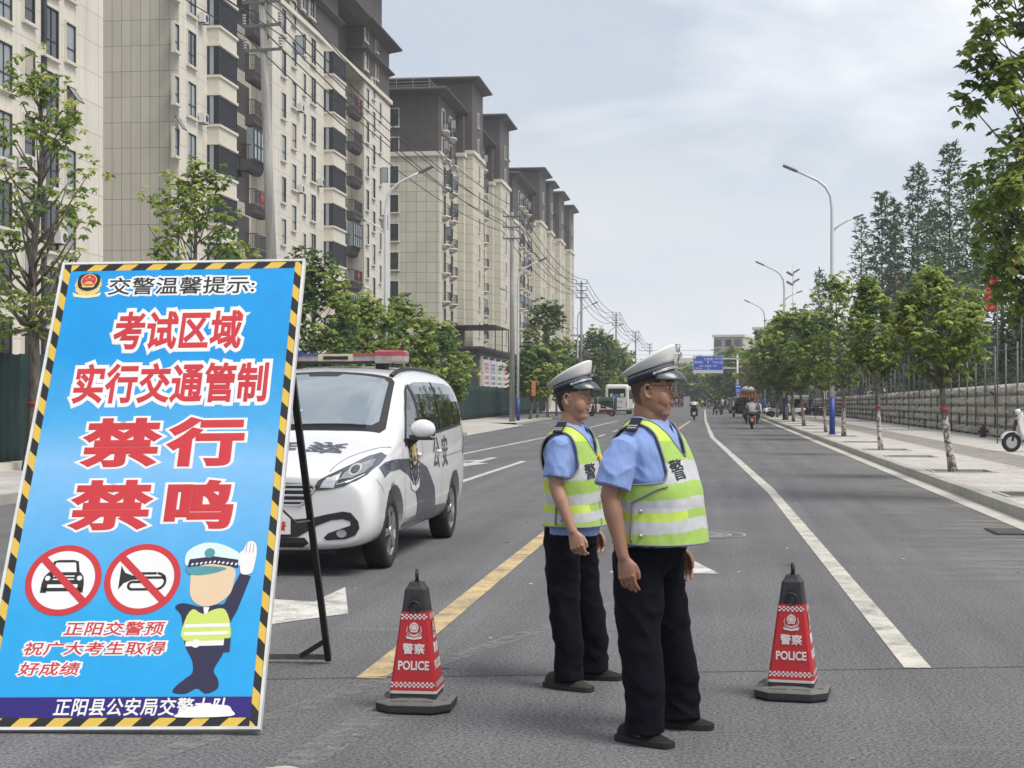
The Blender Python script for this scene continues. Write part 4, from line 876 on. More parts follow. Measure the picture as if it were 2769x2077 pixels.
mb = MB(); mb.box((b0, b1, -.0008), (SW - b0, b1 + .10, .0012)); sg('navy_strip', mb, M_navy)
mb = MB(); mb.box((.008, .008, -.0008), (b0 - .001, SH - .008, .0014)); sg('striped_border', mb, M_s1); mb = MB(); mb.box((SW - b0 + .001, .008, -.0008), (SW - .008, SH - .008, .0014)); o = sg('striped_border', mb, M_s1)
mb = MB(); mb.box((b0, .008, -.0008), (SW - b0, b1 - .001, .0013)); sg('striped_border', mb, M_s2); mb = MB(); mb.box((b0, SH - b1 + .001, -.0008), (SW - b0, SH - .008, .0013)); sg('striped_border', mb, M_s2)
mb = MB()
for lo, hi in (((-.008, -.008, -.034), (.006, SH + .008, .006)), ((SW - .006, -.008, -.034), (SW + .008, SH + .008, .006)), ((.0065, -.008, -.034), (SW - .0065, .006, .006)), ((.0065, SH - .006, -.034), (SW - .0065, SH + .008, .006))): mb.box(lo, hi)
sg('edge_frame', mb, M_alu)
def row(name, s, x0, x1, y0, y1, bold, outline, m_in, m_out, shear=0, z=.0015, gap=0):
    H = (y1 - y0) - 2 * outline; size = H / (.92 + 2 * bold); n = len(s); Wd = (x1 - x0) - 2 * outline; adv = Wd / (n - .03)
    mo, mi = MB(), MB()
    for i, ch in enumerate(s):
        sx = adv / size * .98; M = T(x0 + outline + i * adv, y0 + outline + .08 * size + bold * size, z)
        if outline: text(ch, size, bold * size + outline / max(sx, .6), shear, sx, M, mo, 0, 'LEFT', 3, depth=.0012)
        text(ch, size, bold * size, shear, sx, T(0, 0, .0016) @ M, mi, 0, 'LEFT', 3, depth=.0010)
    if outline: sg(name + '_outline', mo, m_out)
    sg(name, mi, m_in)
row('heading_lettering', '交警温馨提示:', .255, 1.185, 2.412, 2.548, .012, .012, M_blk, M_whp)
row('red_lettering', '考试区域', .325, 1.045, 2.055, 2.33, .032, .016, M_redp, M_whp)
row('red_lettering', '实行交通管制', .155, 1.218, 1.727, 2.0, .031, .016, M_redp, M_whp)
row('red_lettering', '禁', .262, .69, 1.352, 1.67, .038, .016, M_redp, M_whp); row('red_lettering', '行', .705, 1.12, 1.352, 1.67, .044, .016, M_redp, M_whp)
row('red_lettering', '禁', .256, .69, .998, 1.31, .038, .016, M_redp, M_whp); row('red_lettering', '鸣', .72, 1.112, .998, 1.305, .044, .016, M_redp, M_whp)
row('small_lettering', '正阳交警预', .326, .828, .448, .538, .015, .010, M_redp, M_whp, .14); row('small_lettering', '祝广大考生取得', .145, .848, .350, .436, .015, .010, M_redp, M_whp, .14); row('small_lettering', '好成绩', .142, .45, .248, .334, .015, .010, M_redp, M_whp, .14)
row('white_lettering', '正阳县公安局交警大队', .35, 1.17, .058, .145, .02, 0, M_whp, None, .1)
# prohibition roundels
def disc(mb, cx, cy, r0, r1, mat, z, n=56, a0=0, a1=360):
    A = [R(a0 + (a1 - a0) * k / n) for k in range(n + 1)]
    for a, b in zip(A, A[1:]): mb.poly([(cx + r0 * math.cos(a), cy + r0 * math.sin(a), z), (cx + r1 * math.cos(a), cy + r1 * math.sin(a), z), (cx + r1 * math.cos(b), cy + r1 * math.sin(b), z), (cx + r0 * math.cos(b), cy + r0 * math.sin(b), z)], mat)
def flat(mb, pts, z, mat, ox=0, oy=0, s=1): mb.poly([(ox + x * s, oy + y * s, z) for x, y in pts], mat)
for cx_, cy_, kind in ((.295, .747, 'car'), (.684, .750, 'horn')):
    mb = MB(); r_ = .187; disc(mb, cx_, cy_, .0005, r_ * .85, 1, .0025); disc(mb, cx_, cy_, r_ * .83, r_, 0, .0032); d = Vector((1, -1)).normalized(); p = Vector((1, 1)).normalized()
    a, b = Vector((cx_, cy_)) - d * r_ * .85, Vector((cx_, cy_)) + d * r_ * .85; w_ = .018; mb.poly([(*(a + p * w_), .0042), (*(a - p * w_), .0042), (*(b - p * w_), .0042), (*(b + p * w_), .0042)], 0)
    z = .0034; s = r_
    if kind == 'car':
        for pts in ([(-.56, -.12), (.56, -.12), (.52, .10), (.42, .22), (-.42, .22), (-.52, .10)], [(-.56, -.36), (-.40, -.36), (-.40, -.12), (-.56, -.12)], [(.40, -.36), (.56, -.36), (.56, -.12), (.40, -.12)], [(-.40, .22), (-.32, .22), (-.26, .50), (-.33, .53)], [(.32, .22), (.40, .22), (.33, .53), (.26, .50)], [(-.33, .53), (-.26, .50), (.26, .50), (.33, .53), (.2, .57), (-.2, .57)], [(-.5, -.32), (.5, -.32), (.5, -.22), (-.5, -.22)]): flat(mb, pts, z, 2, cx_, cy_, s)
        for x in (-.42, .42): disc(mb, cx_ + x * s, cy_ + .05 * s, .0003, .07 * s, 1, z + .0004, 16)
        for y in (.0, .09): flat(mb, [(-.28, y), (.28, y), (.28, y + .035), (-.28, y + .035)], z + .0004, 1, cx_, cy_, s)
    else:
        flat(mb, [(-.60, -.30), (-.48, -.12), (-.28, -.03), (.1, .0), (.1, .07), (-.28, .1), (-.48, .18), (-.60, .38)], z, 2, cx_, cy_, s)
        flat(mb, [(.1, .0), (.55, .0), (.55, .07), (.1, .07)], z, 2, cx_, cy_, s); flat(mb, [(.54, -.03), (.60, -.03), (.60, .10), (.54, .10)], z, 2, cx_, cy_, s)
        flat(mb, [(-.26, -.33), (.40, -.33), (.40, -.26), (-.26, -.26)], z, 2, cx_, cy_, s); flat(mb, [(-.1, .12), (.36, .12), (.36, .19), (-.1, .19)], z, 2, cx_, cy_, s)
        disc(mb, cx_ + .38 * s, cy_ - .07 * s, .19 * s, .26 * s, 2, z, 24, -90, 90); disc(mb, cx_ - .24 * s, cy_ - .19 * s, .07 * s, .14 * s, 2, z, 24, 90, 270); flat(mb, [(-.24, -.12), (.1, -.12), (.1, -.05), (-.24, -.05)], z, 2, cx_, cy_, s)
    sg('no_%s_roundel' % ('cars' if kind == 'car' else 'horn'), mb, [M_redp, M_whp, M_blk])
# badge: gilt wreath, dark shield, red disc
M_gold = pm('gilt_print', (.62, .48, .16, 1), .4, .1, 20); M_goldl = pm('gilt_print_pale', (.72, .64, .35, 1), .4, .1, 20)
def badge(mb, cx_, cy_, s, z, g, dk, rd, gl):
    'wreath of leaves, shield with notched top, disc with stars and a gate'
    n = 48; pts = []
    for k in range(n):
        a = 2 * math.pi * k / n; r_ = 1.0 + .045 * math.cos(12 * a) ; x, y = r_ * math.cos(a) * .93, r_ * math.sin(a); y = max(y, -1.0); pts.append((x, y))
    flat(mb, pts, z, g, cx_, cy_, s); flat(mb, [(-1.02, -.62), (-.55, -.82), (0, -.9), (.55, -.82), (1.02, -.62), (.9, -.98), (0, -1.12), (-.9, -.98)], z + .0005, gl, cx_, cy_, s)
    sh = smooth_poly([(0, .98), (.35, .93), (.68, .78), (.80, .35), (.62, -.25), (0, -.52), (-.62, -.25), (-.80, .35), (-.68, .78), (-.35, .93)], 4); flat(mb, sh, z + .001, dk, cx_, cy_, s)
    disc(mb, cx_, cy_ + .36 * s, .0003, .50 * s, rd, z + .0016, 28); disc(mb, cx_, cy_ + .36 * s, .50 * s, .56 * s, g, z + .0016, 28); flat(mb, [(-.5, -.02), (-.36, -.22), (.36, -.22), (.5, -.02), (.34, -.08), (-.34, -.08)], z + .002, g, cx_, cy_, s)
    for x, y, q in ((0, .62, .13), (-.26, .5, .06), (.26, .5, .06), (-.15, .42, .05), (.15, .42, .05)): flat(mb, [((q if k % 2 == 0 else q * .42) * math.sin(k * math.pi / 5) + x, (q if k % 2 == 0 else q * .42) * math.cos(k * math.pi / 5) + y) for k in range(10)], z + .0022, g, cx_, cy_, s)
    for p in ([(-.26, .13), (.26, .13), (.26, .2), (-.26, .2)], [(-.2, .21), (.2, .21), (.13, .28), (-.13, .28)], [(-.32, .05), (.32, .05), (.32, .12), (-.32, .12)]): flat(mb, p, z + .0022, g, cx_, cy_, s)
    for k in range(9):
        for sd_ in (-1, 1):
            a = R(-78 + k * 17); x, y = sd_ * .80 * math.cos(a), .84 * math.sin(a) - .04; flat(mb, [(x, y), (x + sd_ * .10, y + .03), (x + sd_ * .13, y + .17), (x - sd_ * .01, y + .12)][::sd_], z + .0007, gl, cx_, cy_, s)
mb = MB(); badge(mb, .157, 2.492, .078, .0025, 0, 1, 2, 3); sg('badge', mb, [M_gold, M_blk, M_redp, M_goldl])
# plain generic officer pictogram (flat, no face)
M_navyp = pm('print_navy', (.018, .016, .05, 1), .45, .05); M_skinp = pm('print_skin', (.66, .50, .33, 1), .45, .03); M_limep = pm('print_lime', (.52, .62, .13, 1), .45, .04); M_tealp = pm('print_teal', (.07, .26, .30, 1), .45, .08); M_palep = pm('print_pale', (.60, .72, .70, 1), .45, .03)
mb = MB(); z = .0022
P = lambda pts, m, dz: flat(mb, pts, z + dz, m)
P(smooth_poly([(.912, .20), (.955, .24), (.985, .27), (.975, .33), (.935, .40), (.915, .48), (.895, .56), (.862, .60), (.90, .622), (1.0, .60), (1.10, .61), (1.13, .50), (1.135, .42), (1.115, .35), (1.085, .28), (1.11, .235), (1.112, .19), (1.06, .165), (1.015, .19), (.965, .165), (.905, .17)], 4), 0, 0)
P([(1.05, .59), (1.13, .50), (1.165, .58), (1.215, .76), (1.16, .775), (1.10, .62)], 0, .0003)
P(smooth_poly([(.918, .53), (.95, .59), (1.0, .565), (1.06, .59), (1.108, .585), (1.14, .505), (1.128, .43), (.925, .43)], 3), 2, .0006)
for y in (.455, .495): P([(.921, y), (1.134, y + .005), (1.135, y + .022), (.92, y + .017)], 3, .0009)
P([(.935, .40), (1.128, .405), (1.128, .43), (.935, .425)], 3, .0009); disc(mb, .985, .414, .0003, .021, 3, z + .0012, 20)
P([(1.118, .37), (1.150, .37), (1.150, .44), (1.118, .44)], 0, .001)
P([(1.0, .60), (1.03, .60), (1.022, .565), (1.008, .565)], 3, .0012)
P(smooth_poly([(.922, .72), (.93, .66), (.96, .62), (1.01, .603), (1.07, .62), (1.12, .665), (1.135, .73), (1.13, .80), (1.03, .83), (.93, .80)], 4), 1, .0014)
P(smooth_poly([(.882, .865), (.90, .905), (.96, .938), (1.03, .938), (1.10, .912), (1.155, .872), (1.15, .815), (1.02, .83), (.90, .815)], 4), 5, .0018)
P([(.898, .812), (.905, .852), (1.02, .868), (1.145, .848), (1.148, .806), (1.02, .828)], 0, .0022)
for k in range(11): x = .915 + k * .0215; P([(x, .838 - abs(x - 1.02) * .12), (x + .010, .846 - abs(x - 1.02) * .12), (x + .013, .838 - abs(x - 1.02) * .12), (x + .003, .829 - abs(x - 1.02) * .12)], 3, .0026)
P(smooth_poly([(.890, .805), (.915, .772), (.98, .768), (1.06, .786), (1.09, .805), (1.0, .815), (.93, .812)], 4), 4, .0024)
disc(mb, 1.0, .885, .0003, .026, 4, z + .0024, 20)
P(smooth_poly([(1.165, .775), (1.155, .84), (1.150, .885), (1.165, .90), (1.178, .935), (1.196, .948), (1.222, .935), (1.232, .89), (1.228, .83), (1.215, .775)], 4), 3, .0028)
for x in (1.178, 1.195, 1.212): P([(x, .885), (x + .002, .885), (x + .003, .935), (x + .001, .935)], 6, .0032)
sg('officer_pictogram', mb, [M_navyp, M_skinp, M_limep, M_whp, M_tealp, M_palep, M_blk])
mb = MB(); z = .0065; pts = [(.935, .05), (1.19, .055), (1.19, .085), (1.178, .102), (1.15, .108), (1.06, .112), (1.0, .098), (.965, .078)]; flat(mb, smooth_poly(pts, 4), z, 0); sg('paper_patch', mb, pm('white_paper', (.76, .75, .77, 1), .6, .03))
# rear support frame
LZ = MS.to_3x3()
def sw(x, y, z=0): return LZ @ Vector((x, y, z))
fr_ = ground(888, 1793) - so_; fr_.z = .0 - .02 + .02
mb = MB(); top_r, top_l = sw(SW - .012, 1.92, -.05), sw(.012, 1.92, -.05); fl_ = fr_ + su * -(SW - .03); fl_.z = fr_.z
def bar(mb, a, b, w_=.017):
    d = (b - a); q = d.to_track_quat('Z', 'Y').to_matrix().to_4x4(); mb.box((-w_, -w_, 0), (w_, w_, d.length), 0, Matrix.Translation(a) @ q)
bar(mb, top_r, fr_ + Vector((0, 0, .0))); obj('stand_leg', mb, M_steel, board)
mb = MB(); bar(mb, top_l, fl_); obj('stand_leg', mb, M_steel, board)
mb = MB(); bar(mb, fl_ + Vector((0, 0, .018)), fr_ + Vector((0, 0, .018)) - su * .02, .016); obj('stand_foot_bar', mb, pm('worn_steel_bar', (.20, .20, .20, 1), .35, .5, 7, metal=.7), board)
mb = MB(); bar(mb, fr_ + Vector((0, 0, .018)) - su * .17, fr_ + (top_r - fr_) * .075, .013); obj('stand_brace', mb, M_steel, board)
mb = MB(); a = sw(SW - .01, 1.15, -.03); mb.tube([a, a.lerp(fr_ + (top_r - fr_) * .5, .5) - Vector((0, 0, .03)), fr_ + (top_r - fr_) * .52], .006, 6); obj('stay_wire', mb, pm('rusty_wire', (.12, .07, .04, 1), .8, .3, 20), board)
# ================================================================== police traffic cones
M_rub = pm('black_rubber', (.022, .022, .025, 1), .6, .25, 14, bump=.25, bscale=30, stain=0); M_rubd = pm('dusty_rubber', (.13, .125, .115, 1), .85, .3, 9, bump=.3); M_csl = pm('cone_red_sheeting', (.40, .012, .018, 1), .45, .1, 8, stain=.15); M_cwh = pm('cone_white_print', (.60, .56, .55, 1), .5, .08, 9)
def hw(z): return .052 + (.118 - .052) * (1 - (z - .06) / .55)      # half width of the tapered body
def sq(h, z, c=.012): return [(-h + c, -h, z), (h - c, -h, z), (h, -h + c, z), (h, h - c, z), (h - c, h, z), (-h + c, h, z), (-h, h - c, z), (-h, -h + c, z)]
def cone(label, loc, rz, slip=0):
    t = thing('traffic_cone', label, 'traffic cone', loc, rz, 'red police cones standing on the road')
    mb = MB(); O = lambda h, z, c=.075: [(-h + c, -h, z), (h - c, -h, z), (h, -h + c, z), (h, h - c, z), (h - c, h, z), (-h + c, h, z), (-h, h - c, z), (-h, -h + c, z)]
    mb.rings([O(.178, 0), O(.188, .012), O(.188, .046), O(.176, .058), O(.125, .072)], mats=[0, 0, 1, 1], sm=False, mat=0); 
    for a in range(4):
        M = Matrix.Rotation(a * math.pi / 2, 4, 'Z')
        for x in (-.06, .06): mb.box((x - .045, -.165, .058), (x + .045, -.135, .068), 1, M)
    o = obj('base', mb, [M_rub, M_rubd], t); bv = o.modifiers.new('b', 'BEVEL'); bv.width = .004; bv.segments = 2
    mb = MB(); mb.rings([sq(hw(.065), .065), sq(hw(.60), .60), sq(.040, .618), sq(.033, .634)], sm=False); obj('body', mb, M_rub, t)
    mb = MB(); z0, z1 = .105 + slip, .492 + slip; mb.rings([sq(hw(z0) + .005, z0), sq(hw(z1) + .003, z1)], sm=False, cap=False); mb.rings([sq(hw(z0) + .006, z0 - .012), sq(hw(z0) + .0065, z0 + .002)], sm=False, cap=False, mat=1); obj('sleeve', mb, [M_csl, M_cwh], t)
    for a in (0, 1):
        mb = MB(); tilt = math.atan((.118 - .052) / .55); Mf = Matrix.Rotation(a * math.pi / 2, 4, 'Z') @ Matrix.Translation((0, -hw(z0) - .0062, z0)) @ Matrix.Rotation(math.pi / 2 - tilt, 4, 'X')
        def q(x0, y0, x1, y1, m=0): mb.poly([Mf @ Vector(p) for p in ((x0, y0, 0), (x1, y0, 0), (x1, y1, 0), (x0, y1, 0))], m)
        for y0, hwid in ((.018, hw(z0 + .018)), (.352, hw(z0 + .352))):
            s = .0110; n = int(hwid * 2 / s) // 2 * 2
            for r_ in range(3):
                for k in range(n):
                    if (k + r_) % 2 == 0: x = -n * s / 2 + k * s; q(x, y0 + r_ * .009, x + s, y0 + (r_ + 1) * .009)
        text('POLICE', .060, .0020, 0, .80, Mf @ T(0, .105, 0), mb, 0, depth=.0008); text('警察', .054, .0016, 0, 1, Mf @ T(0, .187, 0), mb, 0, depth=.0008, spacing=1.12)
        bb = MB(); badge(bb, 0, .298, .041, .0004, 0, 1, 0, 0); disc(bb, 0, .298, .030, .0345, 1, .0016, 30, -200, 20); k = len(mb.v); mb.v += [tuple(Mf @ Vector(p)) for p in bb.v]
        for f_, m_i in zip(bb.f, bb.m): mb.face([k + i for i in f_], m_i)
        for rr_, zz in ((.020, .003),):
            for j in range(20):
                A = [Mf @ Vector((r2 * math.cos(g_), .298 + .014 + r2 * math.sin(g_), zz)) for g_, r2 in ((j * .314, .017), ((j + 1) * .314, .017), ((j + 1) * .314, .0145), (j * .314, .0145))]; mb.poly(A, 1)
        obj('sleeve_lettering', mb, [M_cwh, M_csl], t)
    mb = MB(); n = 20; rs = []
    for k in range(n): a = 2 * math.pi * k / n; c, s = math.cos(a), math.sin(a); rs.append([(-.008, .028 * c, .668 + .030 * s), (.008, .028 * c, .668 + .030 * s), (.008, .019 * c, .668 + .021 * s), (-.008, .019 * c, .668 + .021 * s)])
    mb.rings(rs + [rs[0]], cap=False); mb.box((-.012, -.012, .630), (.012, .012, .643)); o = obj('top_ring', mb, M_rub, t); o.rotation_euler = (0, 0, R(12))
    mb = MB(); cy_ = -hw(.535) - .008; mb.tube([(.026 * math.sin(2 * math.pi * k / 18), cy_ - .004 - .006 * math.cos(2 * math.pi * k / 18), .515 + .030 * math.cos(2 * math.pi * k / 18) - (.008 if k == 9 else 0)) for k in range(19)], .0055, 6); mb.box((-.018, cy_ - .003, .553), (.018, cy_ + .006, .562)); mb.box((-.004, cy_ - .006, .545), (.004, cy_ + .006, .575)); obj('hook_ring', mb, M_rub, t)
    return t
def gp(px, py): p = ground(px, py); return (p.x, p.y, 0)
p = ground(1119, 1935); cone('red police cone with a black ring top standing beside the notice board', (p.x - .02, p.y + .19, 0), R(0.5))
p = ground(2138, 1901); cone('red police cone with a black ring top standing right of the stout officer', (p.x + .02, p.y + .19, 0), R(-8), slip=-.003)
# ================================================================== police van
M_vw = pm('van_white_paint', (.66, .665, .67, 1), .22, .02, 2, coat=.6, spec=.5); M_vblk = pm('van_black_plastic', (.014, .014, .016, 1), .5, .15, 9); M_tyre = pm('tyre_rubber', (.016, .016, .017, 1), .8, .2, 20, bump=.2); M_alloy = pm('alloy_silver', (.42, .43, .44, 1), .28, .08, 9, metal=.85)
M_chrome = pm('chrome_trim', (.68, .69, .70, 1), .22, .04, 9, metal=.7); M_navyv = pm('van_navy_decal', (.022, .026, .05, 1), .3, .08, 5, coat=.4); M_greyv = pm('van_grey_decal', (.10, .105, .12, 1), .35, .08, 5, coat=.3)
g = NG('van_windscreen'); v = g.obj(); f = g.noise(v, 1.6, 4); g.set(col=g.mul((.075, .125, .15, 1), g.rng(f, .2, .8, .8, 1.2)), rough=.04, spec=1.0, coat=1.0); g.b.inputs['IOR'].default_value = 2.6; M_ws = g.mat  # blue-grey sky reflection is tinted into the base colour of the glass
g = NG('van_side_glass'); g.set(col=(.010, .011, .013, 1), rough=.03, spec=.9, coat=.6); g.b.inputs['IOR'].default_value = 1.7; M_sg = g.mat
M_lens = pm('lamp_lens', (.30, .31, .32, 1), .08, .25, 22, coat=1, metal=.5); M_lensd = pm('lamp_inner', (.06, .062, .066, 1), .15, .3, 30, metal=.6, coat=1)
van = thing('police_van', 'white police people carrier with a roof light bar, parked behind the notice board', 'police van', (-3.88, 13.42, 0), R(-.6))
STN = [  # t, then (x, z) for points a..h
 (0.00, [(.66, .28), (.80, .33), (.83, .52), (.80, .75), (.64, .83), (.46, .855), (.24, .868), (0, .873)]),
 (0.03, [(.70, .24), (.88, .32), (.91, .55), (.87, .785), (.70, .86), (.50, .885), (.25, .897), (0, .902)]),
 (0.08, [(.74, .215), (.925, .32), (.952, .55), (.88, .80), (.72, .88), (.52, .905), (.26, .915), (0, .92)]),
 (0.20, [(.76, .21), (.965, .32), (.985, .58), (.945, .88), (.78, .955), (.54, .98), (.27, .99), (0, .995)]),
 (0.52, [(.76, .20), (.955, .32), (.97, .62), (.93, .97), (.79, 1.04), (.56, 1.07), (.28, 1.08), (0, 1.085)]),
 (0.95, [(.78, .20), (.965, .32), (.978, .66), (.945, 1.06), (.83, 1.12), (.62, 1.16), (.32, 1.175), (0, 1.18)]),
 (1.18, [(.78, .20), (.965, .32), (.98, .68), (.95, 1.095), (.855, 1.18), (.72, 1.225), (.38, 1.25), (0, 1.26)]),
 (1.55, [(.78, .20), (.968, .32), (.985, .70), (.958, 1.12), (.885, 1.34), (.755, 1.455), (.40, 1.49), (0, 1.50)]),
 (2.00, [(.78, .20), (.97, .32), (.988, .72), (.965, 1.14), (.905, 1.50), (.775, 1.70), (.44, 1.75), (0, 1.76)]),
 (2.22, [(.78, .20), (.97, .32), (.988, .72), (.968, 1.15), (.915, 1.54), (.785, 1.785), (.46, 1.835), (0, 1.845)]),
 (2.80, [(.78, .20), (.97, .32), (.988, .74), (.972, 1.17), (.925, 1.57), (.80, 1.845), (.48, 1.895), (0, 1.905)]),
 (3.60, [(.78, .20), (.97, .32), (.988, .75), (.972, 1.19), (.925, 1.57), (.80, 1.845), (.48, 1.895), (0, 1.905)]),
 (4.40, [(.78, .21), (.965, .34), (.98, .78), (.962, 1.22), (.915, 1.57), (.795, 1.825), (.48, 1.875), (0, 1.885)]),
 (4.88, [(.76, .24), (.94, .36), (.96, .80), (.945, 1.24), (.885, 1.55), (.77, 1.785), (.46, 1.835), (0, 1.845)]),
 (5.05, [(.72, .28), (.88, .40), (.90, .80), (.88, 1.22), (.82, 1.50), (.70, 1.70), (.42, 1.745), (0, 1.755)]),
]
def van_body():
    bm = bmesh.new(); R_ = []
    for t, P in STN:
        right = [bm.verts.new((x, t, z)) for x, z in P]; left = [bm.verts.new((-x, t, z)) for x, z in P[:-1]]; R_.append(right + left[::-1])
    n = 15
    for A, B in zip(R_, R_[1:]):
        for j in range(n): k = (j + 1) % n; bm.faces.new((A[j], A[k], B[k], B[j]))
    for ring, flip in ((R_[0], True), (R_[-1], False)):
        for i in range(7):
            a, b, c, d = ring[i], ring[i + 1], ring[n - 2 - i] if i < 6 else ring[n - 1 - i - 0], ring[n - 1 - i]
            c = ring[(n - 2 - i)] if i < 6 else None
            q = [a, b, c, d] if c else [a, b, d]
            try: bm.faces.new(q if flip else q[::-1])
            except ValueError: pass
    bmesh.ops.recalc_face_normals(bm, faces=bm.faces); me = bpy.data.meshes.new('body'); bm.to_mesh(me); bm.free(); return me
vb = evalmesh(van_body(), [('SUBSURF', dict(levels=3, render_levels=3))])
WY = (.90, 4.08); WR = .345
# wheel arches cut out of the shell
cm = MB()
for wy in WY:
    for s in (-1, 1): cm.cyl((s * .70 if s > 0 else -1.2, wy, .335), .425, .5, 40, 0, axis='x')
co = obj('tmp_cut', cm, [M_vblk]); bo = bpy.data.objects.new('tmp_body', vb); COL.objects.link(bo); vb.materials.append(M_vw); vb.materials.append(M_vblk)
bmod = bo.modifiers.new('b', 'BOOLEAN'); bmod.operation = 'DIFFERENCE'; bmod.object = co; bmod.solver = 'EXACT'
dg = bpy.context.evaluated_depsgraph_get(); vbody = bpy.data.meshes.new_from_object(bo.evaluated_get(dg)); bpy.data.objects.remove(bo); bpy.data.objects.remove(co)
for p in vbody.polygons:
    c = p.center; p.use_smooth = True; p.material_index = 0
    for wy in WY:
        r_ = math.hypot(c.y - wy, c.z - .335)
        if r_ < .43 and abs(c.x) < .99 and (abs(c.x) < .72 or r_ > .40) and (abs(c.x) < .715 or abs(r_ - .425) < .02): p.material_index = 1; p.use_smooth = False
    if c.z < .21 and p.normal.z < -.5: p.material_index = 1
vbody.materials.clear(); vbody.materials.append(M_vw); vbody.materials.append(M_vblk)
body = obj('body', vbody, None, van)
bmv = bmesh.new(); bmv.from_mesh(vbody); VB = BVHTree.FromBMesh(bmv)
def proj(mb, poly, axis, off=.004, mat=0, step=.05, side=1):
    'polygon drawn in side (y,z), front (x,z) or top (x,y) view laid on the shell'
    for q in clip_grid(poly, step):
        P = []
        for a, b in q:
            if axis == 'side': o, d = Vector((side * 2, a, b)), Vector((-side, 0, 0))
            elif axis == 'front': o, d = Vector((a, -2, b)), Vector((0, 1, 0))
            else: o, d = Vector((a, b, 4)), Vector((0, 0, -1))
            h = VB.ray_cast(o, d)
            if h[0] is None: P = []; break
            nn = h[1] if h[1].dot(d) < 0 else -h[1]; P.append(h[0] + nn * off)
        if len(P) >= 3: b0 = len(mb.v); mb.v += [tuple(p) for p in P]; mb.face(range(b0, b0 + len(P)), mat, True)
def part(name, polys, axis, mats, off=.004, step=.05, parent=van, thick=.0, both=False):
    for side in ((1, -1) if both else (1,)):
        mb = MB()
        for i, (pl, m) in enumerate(polys): proj(mb, pl, axis, off + .0015 * i, m, step, side)
        o = obj(name, mb, mats, parent)
    return o
def rrect(x0, y0, x1, y1, r, n=4):
    out = []
    for cx_, cy_, a0 in ((x1 - r, y0 + r, -90), (x1 - r, y1 - r, 0), (x0 + r, y1 - r, 90), (x0 + r, y0 + r, 180)):
        for k in range(n + 1): a = R(a0 + 90 * k / n); out.append((cx_ + r * math.cos(a), cy_ + r * math.sin(a)))
    return out
# windscreen (drawn from above: x, distance from the nose), black border then glass
ws_out = [(-.76, 1.20), (-.38, 1.155), (0, 1.14), (.38, 1.155), (.76, 1.20), (.795, 1.30), (.715, 2.08), (.67, 2.15), (0, 2.22), (-.67, 2.15), (-.715, 2.08), (-.795, 1.30)]
ws_in = [(-.66, 1.29), (0, 1.24), (.66, 1.29), (.715, 1.37), (.665, 2.02), (.61, 2.08), (.18, 2.115), (.14, 2.05), (-.14, 2.05), (-.18, 2.115), (-.61, 2.08), (-.665, 2.02), (-.715, 1.37)]
part('windscreen', [(ws_out, 0), (ws_in, 1)], 'top', [M_vblk, M_ws], .004, .06)
mb = MB(); proj(mb, smooth_poly([(-.36, 1.43), (-.22, 1.40), (-.08, 1.42), (-.06, 1.47), (-.2, 1.50), (-.35, 1.485)], 4), 'top', .009, 0, .05); obj('painted_card_reflection', mb, pm('card_reflection_tint', (.25, .5, .52, 1), .3, .05), van)  # reflection in the windscreen painted as a pale teal patch on the glass
mb = MB()
for x0, x1 in ((-.1, .62), (-.62, -.12)):
    pts = []
    for k in range(7): x = x0 + (x1 - x0) * k / 6; h = VB.ray_cast(Vector((x, 1.20 + .05 * k / 6, 4)), Vector((0, 0, -1))); pts.append(h[0] + Vector((0, -.012, .02)))
    mb.tube(pts, .011, 6)
obj('wipers', mb, M_vblk, van)
# side glass (y, z): front quarter, front door, sliding door, rear
sgl = [(1.56, 1.17), (1.64, 1.165), (2.10, 1.19), (2.16, 1.20), (2.16, 1.665), (2.05, 1.60), (1.84, 1.44)]
part('side_window', [(sgl, 0)], 'side', [M_sg], .004, .08, both=True)
part('side_window', [([(2.24, 1.20), (3.22, 1.225), (3.22, 1.725), (2.50, 1.72), (2.24, 1.69)], 0)], 'side', [M_sg], .004, .08, both=True)
part('side_window', [([(3.26, 1.225), (4.60, 1.275), (4.76, 1.36), (4.70, 1.58), (4.52, 1.68), (4.1, 1.715), (3.26, 1.725)], 0)], 'side', [M_sg], .004, .08, both=True)
part('window_trim', [([(1.46, 1.145), (1.62, 1.135), (4.66, 1.255), (4.60, 1.28), (1.60, 1.165), (1.50, 1.17)], 0), ([(2.155, 1.19), (2.245, 1.20), (2.245, 1.70), (2.155, 1.67)], 0), ([(3.21, 1.22), (3.27, 1.22), (3.27, 1.725), (3.21, 1.725)], 0), ([(1.48, 1.10), (1.68, 1.12), (1.64, 1.17), (1.56, 1.17), (1.84, 1.445), (2.05, 1.605), (2.16, 1.67), (2.16, 1.685), (2.03, 1.62), (1.82, 1.46), (1.52, 1.18)], 0)], 'side', [M_vblk], .005, .08, both=True)
# door shut lines
def ln(pts, w_=.006):
    out = []
    for i, p in enumerate(pts):
        a = Vector(pts[max(i - 1, 0)]); b = Vector(pts[min(i + 1, len(pts) - 1)]); d = (b - a).normalized(); out.append((Vector(p), Vector((-d.y, d.x)) * w_ / 2))
    return [tuple(p + n) for p, n in out] + [tuple(p - n) for p, n in out[::-1]]
mb = MB()
for l_ in ([(1.36, 1.10), (1.33, .85), (1.36, .50), (1.42, .36)], [(2.20, 1.70), (2.22, 1.2), (2.20, .8), (2.16, .42)], [(3.24, 1.74), (3.25, 1.2), (3.24, .8), (3.22, .42)], [(1.42, .40), (3.22, .42)], [(3.30, .93), (4.55, .96)]):
    for s in (1, -1): proj(mb, ln(l_), 'side', .003, 0, .1, s)

